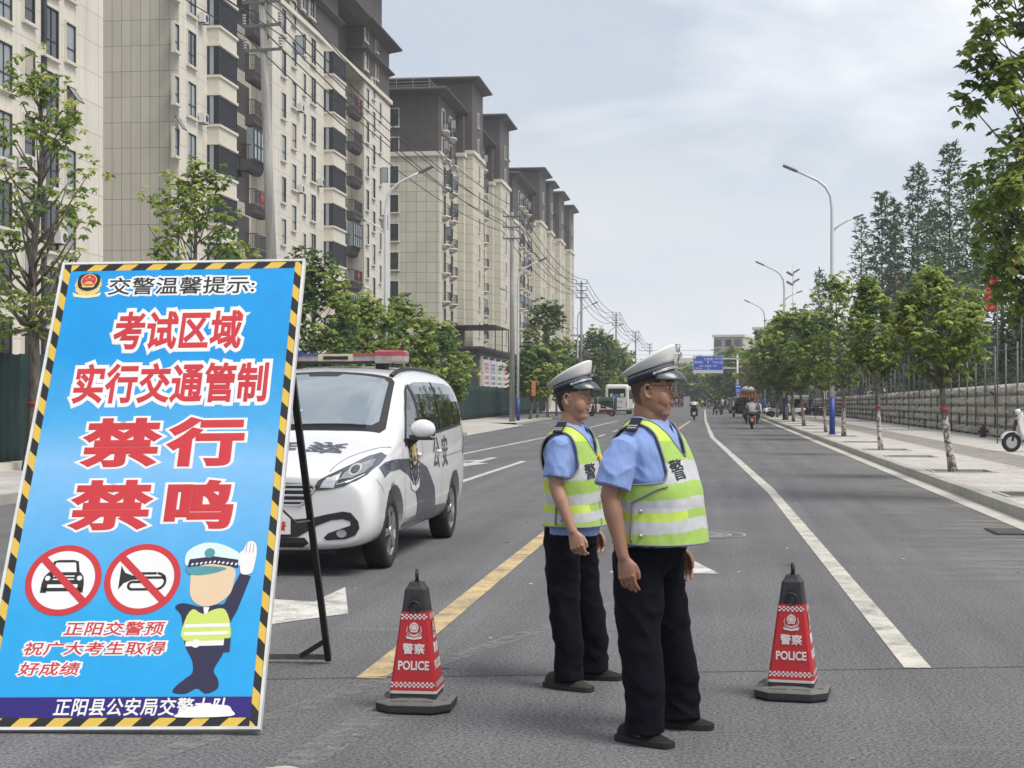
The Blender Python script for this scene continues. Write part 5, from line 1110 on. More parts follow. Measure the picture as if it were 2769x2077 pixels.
for s in (1, -1): proj(mb, ln([(.30, .84), (.40, .78), (.50, .70)]), 'side', .003, 0, .1, s)
obj('shut_lines', mb, pm('shut_line_grey', (.09, .09, .095, 1), .7), van)
mb = MB(); proj(mb, ln([(.90, 1.06), (.80, .82), (.66, .45), (.60, .25), (.56, .1)], .007), 'top', .003, 0, .08); proj(mb, ln([(-.90, 1.06), (-.80, .82), (-.66, .45), (-.60, .25), (-.56, .1)], .007), 'top', .003, 0, .08); obj('bonnet_gap', mb, M_greyv, van)
# livery: navy flank swoosh, badge, characters
part('flank_decal', [([(.50, .935), (.72, .975), (1.02, .99), (1.50, .98), (1.95, .95), (2.40, .86), (2.80, .64), (3.0, .33), (3.0, .325), (1.95, .325), (1.97, .36), (1.94, .52), (1.76, .70), (1.50, .82), (1.16, .895), (.80, .885), (.58, .84)], 0), ([(3.0, .325), (3.62, .325), (3.58, .42), (2.95, .44)], 1), ([(1.36, .325), (1.98, .325), (1.98, .40), (1.40, .37)], 1)], 'side', [M_navyv, M_greyv], .004, .06, both=True)
mb = MB()
def projmesh(src, fn, mb, off=.007):
    b = len(mb.v)
    for p in src.v:
        o, d = fn(p); h = VB.ray_cast(o, d); nn = h[1] if h[1].dot(d) < 0 else -h[1]; mb.v.append(tuple(h[0] + nn * (off + p[2])))
    for f_, m_ in zip(src.f, src.m): mb.face([b + i for i in f_], m_)
bb = MB(); badge(bb, 0, 0, .25, 0, 0, 1, 2, 3); projmesh(bb, lambda p: (Vector((2, 1.78 + p[0] * .8, .93 + p[1])), Vector((-1, 0, 0))), mb, .008); obj('side_badge', mb, [M_vblk, M_navyv, M_gold, M_acw], van)
mb = MB()
for ch, y in (('公', 2.92), ('安', 3.42)): projmesh(text(ch, .36, .004, 0, 1, align='CENTER', depth=.0005), lambda p: (Vector((2, y + p[0], .86 + p[1])), Vector((-1, 0, 0))), mb)
obj('side_lettering', mb, M_navyv, van)
mb = MB(); projmesh(text('POLICE', .26, .004, .15, 1.0, align='LEFT', depth=.0005), lambda p: (Vector((-.66 + p[0] * .90, .78 - p[1] * 1.2, 4)), Vector((0, 0, -1))), mb); 
for x0, x1, y in ((-.70, .12, .80), (-.70, .12, .555)): proj(mb, [(x0, y), (x1, y), (x1, y - .015), (x0, y - .015)], 'top', .006, 0, .1)
projmesh(text('察', .36, .003, 0, 1.05, align='LEFT', depth=.0005), lambda p: (Vector((.20 + p[0], .80 - p[1] * 1.05, 4)), Vector((0, 0, -1))), mb); obj('bonnet_lettering', mb, M_navyv, van)
# front: headlamps, grille, intakes, fog lamps, plate
for s in (1, -1):
    F = lambda pts: [(s * x, z) for x, z in (pts if s > 0 else pts[::-1])]
    hl = [(.455, .795), (.48, .84), (.60, .905), (.72, .975), (.80, 1.035), (.865, 1.06), (.905, 1.03), (.90, .96), (.87, .885), (.80, .835), (.70, .79), (.58, .765), (.465, .755)]
    mb = MB(); proj(mb, F(hl), 'front', .006, 0, .04); proj(mb, F([(.50, .785), (.53, .84), (.66, .90), (.64, .84), (.62, .785)]), 'front', .009, 1, .04); proj(mb, F([(.66, .845), (.69, .905), (.80, .985), (.86, 1.01), (.87, .95), (.84, .90), (.76, .86)]), 'front', .009, 2, .04)
    for q0, q1, z0, z1 in ((.485, .63, .792, .800), (.63, .68, .80, .905)): pass
    proj(mb, F(ln([(.50, .785), (.62, .785), (.66, .905)], .010)), 'front', .011, 1, .04); proj(mb, F(ln([(.66, .905), (.645, .81), (.76, .835), (.85, .885)], .010)), 'front', .011, 1, .04)
    c = [(.765 + .048 * math.cos(a), .925 + .048 * math.sin(a)) for a in [k * math.pi / 10 for k in range(20)]]; proj(mb, F(c), 'front', .012, 1, .05); proj(mb, F([(.765 + .034 * math.cos(a), .925 + .034 * math.sin(a)) for a in [k * math.pi / 10 for k in range(20)]]), 'front', .015, 3, .05)
    c = [(.575 + .03 * math.cos(a), .845 + .02 * math.sin(a)) for a in [k * math.pi / 8 for k in range(16)]]; proj(mb, F(c), 'front', .012, 1, .05)
    obj('headlight', mb, [M_lensd, M_chrome, M_lens, M_lensd], van)
    mb = MB(); proj(mb, F([(.12, .50), (.30, .505), (.44, .52), (.56, .55), (.70, .575), (.77, .565), (.835, .49), (.845, .43), (.81, .37), (.72, .335), (.56, .325), (.53, .345), (.57, .385), (.68, .425), (.77, .455), (.765, .49), (.70, .51), (.60, .50), (.48, .455), (.36, .385), (.30, .35), (.12, .345)]), 'front', .006, 0, .05)
    c = [(.69 + .045 * math.cos(a), .385 + .035 * math.sin(a)) for a in [k * math.pi / 9 for k in range(18)]]; proj(mb, F(c), 'front', .012, 1, .05); obj('fog_lamp_surround', mb, [M_vblk, M_lens], van)
mb = MB(); gr = [(-.43, .80), (-.47, .775), (-.40, .68), (-.33, .625), (.33, .625), (.40, .68), (.47, .775), (.43, .80), (.36, .815), (0, .83), (-.36, .815)]; proj(mb, gr, 'front', .005, 0, .05)
for z, x0 in ((.805, .43), (.765, .44), (.715, .41), (.665, .37), (.628, .33)): proj(mb, [(-x0, z - .009), (x0, z - .009), (x0 - .01, z + .009), (-x0 + .01, z + .009)], 'front', .020, 1, .06)
for s in (1, -1): proj(mb, [(s * x, z) for x, z in ([(.43, .80), (.465, .775), (.40, .68), (.335, .625), (.31, .625), (.385, .69), (.445, .775)] if s > 0 else [(.445, .775), (.385, .69), (.31, .625), (.335, .625), (.40, .68), (.465, .775), (.43, .80)])], 'front', .018, 1, .06)
proj(mb, [(.07 * math.cos(k * math.pi / 10), .725 + .055 * math.sin(k * math.pi / 10)) for k in range(20)], 'front', .026, 1, .05); obj('grille', mb, [M_vblk, M_chrome], van)
mb = MB(); proj(mb, [(-.34, .26), (.34, .26), (.40, .30), (.36, .345), (-.36, .345), (-.40, .30)], 'front', .005, 0, .05); obj('lower_grille', mb, M_vblk, van)
mb = MB(); mb.box((-.24, -.035, .375), (.24, -.012, .525), 0); text('8', .105, .004, 0, .9, T(.075, -.0355, .40) @ Matrix.Rotation(R(90), 4, 'X'), mb, 1, depth=.001); text('警', .085, .003, 0, 1, T(.165, -.0355, .415) @ Matrix.Rotation(R(90), 4, 'X'), mb, 2, depth=.001)
text('7', .105, .004, 0, .9, T(-.01, -.0355, .40) @ Matrix.Rotation(R(90), 4, 'X'), mb, 1, depth=.001); obj('number_plate', mb, [pm('plate_white', (.7, .7, .68, 1), .4, .05), M_vblk, M_redp], van)
# roof rails, light bar, mirrors, handles, tail lamps
for s in (1, -1):
    mb = MB(); pts = []
    for k in range(13):
        y = 2.18 + (4.35 - 2.18) * k / 12; h = VB.ray_cast(Vector((s * .66, y, 4)), Vector((0, 0, -1))); pts.append(h[0] + Vector((0, 0, .012)))
    mb.tube(pts, .024, 8); obj('roof_rail', mb, M_vblk, van)
lb = MB(); zz = 1.915
lb.box((-.60, 2.52, zz), (.60, 2.80, zz + .022), 0)
for s in (-1, 1): lb.box((s * .46 - .05, 2.56, zz - .05), (s * .46 + .05, 2.76, zz), 0)
obj('light_bar_mount', lb, M_vblk, van)
M_rl = pm('red_lamp_cover', (.28, .012, .03, 1), .15, .1, 9, coat=1); M_bl = pm('blue_lamp_cover', (.01, .03, .22, 1), .15, .1, 9, coat=1); M_clr = pm('lamp_cover_clear', (.30, .26, .24, 1), .15, .3, 25, coat=1); M_crm = pm('speaker_cream', (.50, .46, .33, 1), .5, .06)
for s, m, nm in ((1, M_rl, 'red_light_pod'), (-1, M_bl, 'blue_light_pod')):
    mb = MB(); a = lambda x: s * x
    def slab(x0, x1, z0, z1, y0, y1, m_): mb.box((min(a(x0), a(x1)), y0, z0), (max(a(x0), a(x1)), y1, z1), m_)
    slab(.19, .42, zz + .024, zz + .075, 2.53, 2.79, 1); slab(.19, .42, zz + .077, zz + .105, 2.52, 2.80, 0)
    pts = lambda z, e: [(a(x), y, z) for x, y in ([(.422, 2.48 - e), (.60, 2.50 - e), (.72 + e, 2.58), (.74 + e, 2.66), (.72 + e, 2.74), (.60, 2.82 + e), (.422, 2.84 + e)])]
    mb.rings([pts(zz + .0, -.015), pts(zz + .02, 0), pts(zz + .08, .0)], 1, sm=False); mb.rings([pts(zz + .082, .004), pts(zz + .118, .0), pts(zz + .135, -.03)], 0, sm=False); obj(nm, mb, [m, M_clr], van)
mb = MB(); mb.box((-.188, 2.53, zz + .023), (.188, 2.79, zz + .1), 0); mb.box((-.13, 2.524, zz + .04), (.13, 2.529, zz + .075), 1); mb.cyl((0, 2.5245, zz + .058), .03, .004, 14, 0, axis='y'); obj('siren_speaker', mb, [M_crm, M_vblk], van)
for s in (1, -1):
    mb = MB(); mb.ellip((s * 1.09, 1.62, 1.26), (.125, .085, .095), 16, 0, 10); rs = remesh(mb, .012, 2); 
    mir = obj('wing_mirror', rs, [M_vw], van); b2 = MB(); b2.tube([(s * .93, 1.60, 1.10), (s * 1.03, 1.615, 1.17)], [.04, .03], 8); b2.box((s * 1.09 - .11, 1.66, 1.19), (s * 1.09 + .11, 1.70, 1.32), 1); b2.box((s * 1.09 - .12, 1.56, 1.155), (s * 1.09 + .105, 1.69, 1.18), 0); obj('mirror_bracket', b2, [M_vblk, M_sg], mir)
    mb = MB()
    for y in (2.02, 3.08): h = VB.ray_cast(Vector((s * 2, y, 1.0)), Vector((-s, 0, 0)))[0]; mb.ellip((h.x + s * .012, y, 1.0), (.022, .09, .022), 10, 0, 8)
    obj('door_handle', mb, M_vw, van)
    mb = MB(); proj(mb, [(4.62, .92), (4.9, .94), (4.99, 1.2), (4.93, 1.24), (4.84, 1.12)], 'side', .006, 0, .06, s); obj('tail_light', mb, M_rl, van)
# wheels
for wy in WY:
    for s in (1, -1):
        mb = MB(); rs = []
        for k in range(40):
            a = 2 * math.pi * k / 40; c, n_ = math.cos(a), math.sin(a); rs.append([(s * (.93 + dx), wy + r_ * c, .335 + r_ * n_) for dx, r_ in ((-.20, .22), (-.20, .31), (-.185, .335), (-.03, .335), (.0, .325), (.015, .29), (.005, .232), (-.02, .22))])
        mb.rings(rs + [rs[0]], 0, cap=False, closed=True); ty = obj('wheel', mb, M_tyre, van)
        mb = MB(); mb.cyl((s * .80 if s > 0 else -.85, wy, .335), .225, .05, 36, 1, axis='x')
        rs = [[(s * (.93 + dx), wy + r_ * math.cos(k * math.pi / 20), .335 + r_ * math.sin(k * math.pi / 20)) for dx, r_ in ((-.05, .232), (.0, .232), (.0, .212), (-.05, .205))] for k in range(40)]; mb.rings(rs + [rs[0]], 0, cap=False)
        for k in range(5):
            for dl in (-.14, .14):
                a = 2 * math.pi * k / 5 + .3; M = Matrix.Translation((s * .925, wy, .335)) @ Matrix.Rotation(a + dl * .75, 4, 'X'); mb.box((-.02, -.018, .04), (.006, .018, .215), 0, M)
        mb.cyl((s * .93 - .02, wy, .335), .055, .03, 16, 0, axis='x'); obj('rim', mb, [M_alloy, M_vblk], ty)
mb = MB(); mb.box((-.72, .5, .22), (.72, 4.6, .34)); mb.box((-.55, .35, .17), (.55, .6, .22)); obj('underbody', mb, M_vblk, van)
# ================================================================== the two officers
def skin(name, col): return pm(name, col, .5, .10, 30, bump=.12, bscale=220, sss=.12, bdist=.001)
M_shirt = pm('shirt_light_blue', (.20, .295, .58, 1), .8, .06, 9, sheen=.2, bump=.15, bscale=260); M_trou = pm('trousers_navy_black', (.0035, .004, .0075, 1), .95, .2, 7, spec=.15, bump=.15, bscale=200)
M_vg = pm('vest_lime_mesh', (.32, .49, .10, 1), .7, .08, 40, bump=.3, bscale=400); M_vy = pm('vest_bright_lime', (.48, .63, .09, 1), .6, .06, 30); M_vs = pm('vest_silver_band', (.47, .485, .50, 1), .35, .12, 26, spec=.6, bump=.15, bscale=60); M_vp = pm('vest_grey_piping', (.20, .20, .20, 1), .6, .1)
M_capw = pm('cap_white', (.66, .65, .64, 1), .7, .05, 9, bump=.1, bscale=200); M_capb = pm('cap_band_navy', (.010, .014, .035, 1), .7, .1, 20); M_caps = pm('cap_silver', (.42, .43, .44, 1), .35, .1, 30, metal=.5); M_visor = pm('cap_visor_slate', (.04, .055, .063, 1), .35, .1, 12, coat=.3)
M_hairb = pm('hair_black', (.012, .010, .010, 1), .6, .3, 60, bump=.5, bscale=250); M_hairs = pm('hair_shaved', (.085, .062, .05, 1), .7, .2, 80, bump=.2, bscale=300); M_lip = pm('lips', (.26, .09, .075, 1), .45, .1, 30); M_dark = pm('eye_dark', (.01, .008, .008, 1), .2, .1); M_eyew = pm('eye_white', (.5, .48, .46, 1), .3, .05); M_brow = pm('eyebrow', (.02, .015, .012, 1), .8, .2, 90)
M_shoe = pm('shoe_black', (.011, .011, .012, 1), .7, .25, 14, spec=.25, bump=.2); M_sole = pm('shoe_sole_dark', (.022, .022, .023, 1), .8, .2, 14, spec=.25); M_shoeg = pm('shoe_grey', (.022, .02, .0185, 1), .75, .25, 14, bump=.2)
M_epau = pm('epaulette_black', (.008, .008, .012, 1), .7, .1); M_teeth = pm('teeth', (.6, .57, .52, 1), .3, .05)
g = NG('hair_shaved_fade'); v = g.obj(); s_ = g.n('ShaderNodeSeparateXYZ'); g.L(v, s_.inputs[0]); f = g.noise(v, 300, 2); g.set(col=(.035, .026, .021, 1), rough=.8, alpha=g.math('MULTIPLY', g.rng(s_.outputs['Z'], 1.49, 1.60, .05, .85), g.rng(f, .3, .7, .6, 1.1))); M_hairs = g.mat
def superring(x0, x1, hw_, z, n=40, e=2.3, yc=0, ez=None):
    out = []
    xc, a = (x0 + x1) / 2, (x1 - x0) / 2
    for k in range(n):
        t = 2 * math.pi * k / n; c, s = math.cos(t), math.sin(t); out.append(Vector((xc + a * math.copysign(abs(c) ** (2 / e), c), yc + hw_ * math.copysign(abs(s) ** (2 / e), s), z)))
    return out
def fold(me, amp, fx, fz, seed, zmask=None):
    n = len(me.vertices); co = [0.0] * (3 * n); me.vertices.foreach_get('co', co); nm = [v.normal.copy() for v in me.vertices]
    for i in range(n):
        p = Vector(co[3 * i:3 * i + 3]); a = amp * (zmask(p) if zmask else 1)
        if a: co[3 * i:3 * i + 3] = p + nm[i] * a * (noise.noise(Vector((p.x * fx + seed, p.y * fx, p.z * fz))) + .5 * noise.noise(Vector((p.x * fx * 2 + 7, p.y * fx * 2 + seed, p.z * fz * 2 + p.x * 9))))
    me.vertices.foreach_set('co', co)
    me.update()
def ridge(me, amp, seed):
    'creases: sharp ridged noise running slantwise through the cloth'
    n = len(me.vertices); co = [0.0] * (3 * n); me.vertices.foreach_get('co', co); nm = [v.normal.copy() for v in me.vertices]
    for i in range(n):
        p = Vector(co[3 * i:3 * i + 3]); q = 1 - abs(noise.noise(Vector((p.x * 7 + p.z * 5 + seed, p.y * 7 - p.z * 3, p.z * 6 + p.x * 4)))) * 2.2; m = .5 + .5 * noise.noise(Vector((p.x * 4, p.y * 4 + seed, p.z * 4)))
        co[3 * i:3 * i + 3] = p + nm[i] * amp * (max(q, 0) ** 3 * m - .15)
    me.vertices.foreach_set('co', co); me.update()
def officer(c):
    t = thing('person', c['label'], 'person', c['loc'], R(YAW - c['turn']), 'traffic officers on duty'); s = c['s']; rr = random.Random(c['seed'])
    def Z(tab): return [(z * s, v * c.get('w', 1)) for z, v in tab]
    fr, bk, wd = Z(c['front']), Z(c['back']), Z(c['half'])
    dx = c.get('dx', 0)
    def tor(z, off=0): return (-cinterp(bk, z) + dx - off, cinterp(fr, z) + dx + off, cinterp(wd, z) + off)
    SK = c['skin']; fat = c['fat']
    # --- head frame
    HC = Vector((dx + .012, 0, c['ear'])); HM = Matrix.Translation(HC) @ Matrix.Rotation(R(c['head']), 4, 'Z') @ Matrix.Rotation(R(c.get('nod', 0)), 4, 'Y')
    hs = c.get('hs', 1)
    xf = [(-.120, .030), (-.112, .062), (-.100, .076), (-.082, .076), (-.066, .081), (-.054, .079), (-.045, .085), (-.033, .083), (-.015, .084), (.005, .081), (.022, .077), (.04, .086), (.07, .083), (.10, .062), (.118, .02)]
    xb = [(-.120, .01), (-.10, .03), (-.08, .055), (-.05, .076), (0, .092), (.04, .098), (.08, .084), (.105, .055), (.118, .02)]
    hwd = [(-.120, .022), (-.110, .040 + fat * .012), (-.09, .052 + fat * .014), (-.06, .062 + fat * .012), (-.03, .069 + fat * .010), (0, .073 + fat * .006), (.04, .0755), (.08, .067), (.105, .043), (.118, .016)]
    def hring(z, off=0, n=48): return [HM @ (p * hs) for p in superring(-cinterp(xb, z) - off, cinterp(xf, z) + off, cinterp(hwd, z) + off, z, n, 2.25)]
    B = MB(); zs = [-.120, -.116, -.110, -.10, -.09, -.08, -.07, -.06, -.05, -.04, -.03, -.02, -.01, 0, .01, .02, .03, .04, .05, .06, .07, .08, .09, .10, .11, .118]
    B.rings([hring(z) for z in zs])
    H = lambda x, y, z: HM @ (Vector((x, y, z)) * hs)
    nt_ = c['nose']; B.tube([H(.079, 0, .026), H(.088, 0, .008), H(nt_ - .004, 0, -.014)], [.0065, .0085, .0115], 10, round_=True); B.ellip(H(nt_ - .004, 0, -.018), (.0115, .0115, .0095), 12)
    for q in (-1, 1):
        B.ellip(H(.088, q * .0125, -.022), (.010, .0075, .0075), 10); B.ellip(H(.070, q * .031, .041), (.016, .022, .0075), 12); B.ellip(H(.048, q * (.037 + .005 * fat), -.034), (.036, .034, .046), 16)
        if fat: B.ellip(H(.026, q * .046, -.070), (.042, .026, .036), 12)
        rim = [H(-.004 + (.016) * math.cos(a) - .006 * math.sin(a), q * (.076 + .009 * (1 - .3 * math.sin(a))), .002 - .005 + .0265 * math.sin(a) + (.003 if math.sin(a) > 0 else 0)) for a in [R(20 + k * 25) for k in range(11)]]
        B.tube(rim, [.0045] * 8 + [.005, .0065, .006], 8, round_=True); B.ellip(H(-.004, q * .074, -.004), (.013, .008, .022), 12); B.ellip(H(.010, q * .078, -.004), (.004, .004, .007), 8)
    B.ellip(H(.0855, 0, -.046), (.0065, .021, .0052), 12); B.ellip(H(.0835, 0, -.058), (.0065, .019, .0058), 12)
    # --- neck, torso core, arms, hands, legs as one surface
    nb = Vector((dx - .012, 0, c['sh'] - .01)); B.tube([nb - Vector((.005, 0, .06)), nb, H(-.012, 0, -.10), H(-.014, 0, -.045)], [.085, .062 + .018 * fat, .058 + .018 * fat, .056 + .014 * fat], 20)
    if fat: B.ellip(H(.030, 0, -.112), (.040, .044, .022), 14)
    z0, z1 = .90 * s, c['sh'] - .05; B.rings([superring(*[v * .72 for v in tor(z)[:2]], tor(z)[2] * .70, z) for z in [z0 + (z1 - z0) * k / 12 for k in range(13)]])
    arms = {}
    for q, A in ((-1, c['armR']), (1, c['armL'])):
        S_, E_, W_ = [Vector((p[0] + dx, q * p[1], p[2])) for p in A]; ra = c['arm']
        B.tube([S_ + Vector((0, 0, -.04)), S_.lerp(E_, .45), E_, E_.lerp(W_, .3), E_.lerp(W_, .7), W_], [ra * .8, ra * .95, ra * .82, ra * .84, ra * .62, ra * .50], 16, round_=True); arms[q] = (S_, E_, W_)
        D = (W_ - E_).normalized(); D = (D + Vector((.0, 0, -.35))).normalized(); Fw = Vector((1, 0, 0)); Fw = (Fw - D * Fw.dot(D)).normalized(); In = Vector((0, -q, 0)); In = (In - D * In.dot(D) - Fw * In.dot(Fw)).normalized()
        hm = c.get('hand', 1.0); P = lambda f, d, i: W_ + (Fw * f + D * d + In * i) * hm
        M = Matrix((Fw, In, D)).transposed().to_4x4()
        rs = []
        for d, wf, wi, of in ((-.012, .024, .019, 0), (.012, .029, .0175, .001), (.04, .039, .0165, .003), (.07, .043, .0155, .003), (.092, .0415, .0135, .001), (.100, .036, .010, .0)): rs.append([P(of + wf * math.cos(a), d, .004 + wi * math.sin(a)) for a in [2 * math.pi * k / 16 for k in range(16)]])
        B.rings(rs)
        for f, l, r0_, c0 in ((.0315, .072, .0086, 14), (.0105, .081, .0088, 20), (-.0105, .075, .0084, 26), (-.031, .058, .0075, 30)):
            a = R(c0 * c.get('curl', 1)); p = P(f, .088, .004); pts = [p]; ang = a
            for seg, ad in ((.45, 0), (.31, 30), (.24, 22)):
                ang += R(ad * c.get('curl', 1)); p = p + (D * math.cos(ang) + In * math.sin(ang) + Fw * f * .9) * l * seg * hm; pts.append(p)
            B.tube(pts, [r0_ * 1.05 * hm, r0_ * hm, r0_ * .95 * hm, r0_ * .78 * hm], 9, round_=True); B.ellip(pts[1], (r0_ * 1.05,) * 3, 8, rows=6)
            B.ellip(P(f, .088, -.003), (r0_ * 1.1,) * 3, 8, rows=6)
        B.tube([P(.022, .022, .008), P(.043, .050, .014), P(.050, .078, .019), P(.047, .100, .023)], [.0135 * hm, .0125 * hm, .0105 * hm, .0085 * hm], 9, round_=True)
    hipz = .93 * s
    for q in (-1, 1): B.tube([Vector((dx, q * .07, hipz - .06)), Vector((dx + .01, q * c['stance'] * .8, .48 * s)), Vector((c['foot'], q * c['stance'], .08))], [.06, .05, .036], 10)
    o = obj('body', remesh(B, .0036, 6, .5), SK, t)
    # --- face details
    for q in (-1, 1):
        mb = MB(); mb.ellip(H(.0665, q * .0315, .017), (.0130, .0125, .0078), 12, 0); mb.ellip(H(.0765, q * .0315, .0165), (.0048, .0058, .0058), 10, 1); o = obj('eye', mb, [M_eyew, M_dark], t)
        mb = MB(); mb.tube([H(.0635, q * .0465, .0190), H(.0770, q * .038, .0245), H(.0790, q * .026, .0240), H(.076, q * .017, .019)], [.0018, .0026, .0026, .0018], 6); obj('eyelid', mb, SK, t)
        mb = MB(); mb.tube([H(.0665, q * .052, .042), H(.0835, q * .038, .049), H(.0885, q * .018, .044)], [.0022, .0042, .0036], 6); obj('eyebrow', mb, M_brow, t)
    mb = MB(); smile = c.get('smile', 0)
    mb.tube([H(.066, -.030, -.0485 + smile), H(.0855, -.014, -.0515), H(.0905, 0, -.0520), H(.0855, .014, -.0515), H(.066, .030, -.0485 + smile)], [.002, .0032, .0036, .0032, .002], 6, 0)
    if smile:
        for dz in (.004, -.0045): mb.tube([H(.069, -.028, -.0500 + smile + dz * .3), H(.0875, -.012, -.0515 + dz), H(.0915, 0, -.0520 + dz), H(.0875, .012, -.0515 + dz), H(.069, .028, -.0500 + smile + dz * .3)], [.002, .0035, .004, .0035, .002], 6, 0)
    obj('lips', mb, [M_lip], t)
    if smile: mb = MB(); mb.tube([H(.074, -.024, -.0495 + smile * .7), H(.0885, -.011, -.0515), H(.0918, 0, -.0520), H(.0885, .011, -.0515), H(.074, .024, -.0495 + smile * .7)], .0028, 6); obj('teeth', mb, M_teeth, t)
    # --- hair under the cap
    mb = MB(); n = 60
    def hp(th, z, off): r_ = hring(z, off, 96); return r_[int(round(th / 3.75)) % 96]
    for i in range(n):
        for j in range(22):
            th0, th1 = 3.75 * round((60 + 240 * i / n) / 3.75), 3.75 * round((60 + 240 * (i + 1) / n) / 3.75); za, zb_ = -.075 + .175 * j / 22, -.075 + .175 * (j + 1) / 22; tm = abs((th0 + th1) / 2 - 180); zm = (za + zb_) / 2
            low = -.068 if tm < 62 else (-.02 + (tm - 62) * .0026 if tm < 78 else (.022 if tm < 84 else (-.012 if tm < 98 else .034)))
            if zm < low or th0 == th1: continue
            b = len(mb.v); mb.v += [tuple(hp(th0, za, c['hair_t'])), tuple(hp(th1, za, c['hair_t'])), tuple(hp(th1, zb_, c['hair_t'])), tuple(hp(th0, zb_, c['hair_t']))]; mb.face((b, b + 1, b + 2, b + 3), 0, True)
    obj('hair', mb, c['hair'], t)
    # --- cap
    def er(cx_, cz, a, b_, tilt, n=48): return [H(cx_ + a * math.cos(k) * math.cos(R(tilt)), b_ * math.sin(k), cz + a * math.cos(k) * math.sin(R(tilt))) for k in [2 * math.pi * i / n for i in range(n)]]
    ct = c['cap']
    cr = MB(); cr.rings([er(-.012, .094, .1075, .0865, ct), er(-.016, .104, .114, .095, ct + 2), er(-.022, .115, .127, .109, ct + 6), er(-.026, .126, .139, .118, ct + 11), er(-.026, .1325, .140, .118, ct + 12), er(-.022, .140, .130, .109, ct + 12), er(-.012, .148, .095, .08, ct + 11), er(0, .154, .05, .042, ct + 8), er(.004, .155, .006, .005, ct + 6)], cap=True); cap = obj('cap', cr, M_capw, t)
    bd = MB(); bd.rings([er(-.008, .054, .1035, .082, ct), er(-.008, .056, .1055, .084, ct), er(-.012, .0955, .1085, .0875, ct), er(-.012, .0965, .105, .084, ct)], cap=False); obj('cap_band', bd, M_capb, cap)
    def band(k, f, off=.0012):     # point on the band at angle k (deg), height fraction f
        cz, cx_ = .056 + .0395 * f, -.008 - .004 * f; a, b_ = .1055 + .003 * f + off, .084 + .0035 * f + off; return H(cx_ + a * math.cos(R(k)) * math.cos(R(ct)), b_ * math.sin(R(k)), cz + a * math.cos(R(k)) * math.sin(R(ct)))
    ck = MB()
    for k in range(-154, 154, 7):
        for f0, f1, sgn in ((.56, .70, 1), (.70, .84, -1)): ck.poly([band(k, f0), band(k + 2.6, f0), band(k + 2.6 + 3 * sgn, f1), band(k + 3 * sgn, f1)])
    obj('cap_chequer', ck, M_caps, cap)
    st = MB(); 
    for f in (.16, .30): st.tube([band(k, f + .12 * math.cos(R(k)) , .003) for k in range(-72, 73, 6)], .0042, 6)
    for q in (-1, 1): p = band(q * 74, .24, .006); st.ellip(p, (.0075, .0075, .0075), 10)
    obj('cap_strap', st, M_caps, cap)
    vs = MB(); rows = []
    for f in [k / 6 for k in range(7)]: 
        rows.append([H(-.008 + (.1045 + .062 * f * (math.cos(R(k)) ** .6 if abs(k) < 89 else 0)) * math.cos(R(k)) * math.cos(R(ct)), (.083 + .012 * f) * math.sin(R(k)), .058 + .1045 * math.cos(R(k)) * math.sin(R(ct)) - .040 * f * f * max(math.cos(R(k)), 0) - .006 * f) for k in range(-72, 73, 6)])
    for r0_, r1_ in zip(rows, rows[1:]):
        for i in range(len(r0_) - 1): b = len(vs.v); vs.v += [tuple(r0_[i]), tuple(r0_[i + 1]), tuple(r1_[i + 1]), tuple(r1_[i])]; vs.face((b, b + 1, b + 2, b + 3), 0, True)
    bmw = bmesh.new(); bmw.from_mesh(vs.mesh('v')); bmesh.ops.remove_doubles(bmw, verts=bmw.verts, dist=1e-5); vme = bpy.data.meshes.new('cap_visor'); bmw.to_mesh(vme); bmw.free(); o = obj('cap_visor', vme, M_visor, cap); o.modifiers.new('s', 'SOLIDIFY').thickness = .003
    em = MB(); bb = MB(); badge(bb, 0, 0, .026, 0, 0, 1, 0, 0); 
    base = H(.100, 0, .178); 
    for p in bb.v: em.v.append(tuple(H(.112 + p[2] - .010 * (p[1] / .026) * -1 * .9, p[0], .146 + p[1])))
    for f_, m_ in zip(bb.f, bb.m): em.face(f_, m_)
    obj('cap_badge', em, [M_caps, M_capb], cap)
    # --- shirt
    S = MB(); z0, z1 = c['hem'], c['sh'] + .03; zz = [z0 + (z1 - z0) * k / 24 for k in range(25)]; S.rings([superring(*tor(z)[:2], tor(z)[2], z) for z in zz])
    for q in (-1, 1):
        S_, E_, W_ = arms[q]; h_ = E_.lerp(S_, c['slv']); sr = c['sleeve']; S.tube([S_ + Vector((0, -q * .06, .01)), S_ + Vector((0, 0, -.01)), S_.lerp(h_, .5), h_], [sr * .55, sr * .80, sr * .95, sr * 1.04], 18)
    sm_ = remesh(S, .006, 4); ridge(sm_, .011, c['seed']); fold(sm_, .0065, 9, 6, c['seed'], lambda p: .5 + .5 * min(1, abs(p.y) / .2)); fold(sm_, .004, 24, 14, c['seed'] + 3); obj('shirt', sm_, M_shirt, t)
    bmS = bmesh.new(); bmS.from_mesh(sm_); SB_ = BVHTree.FromBMesh(bmS); bmS.free()
    # collar
    co = MB(); R0, zc = .062 + .012 * fat, c['sh'] + .045; n = 40; A = []
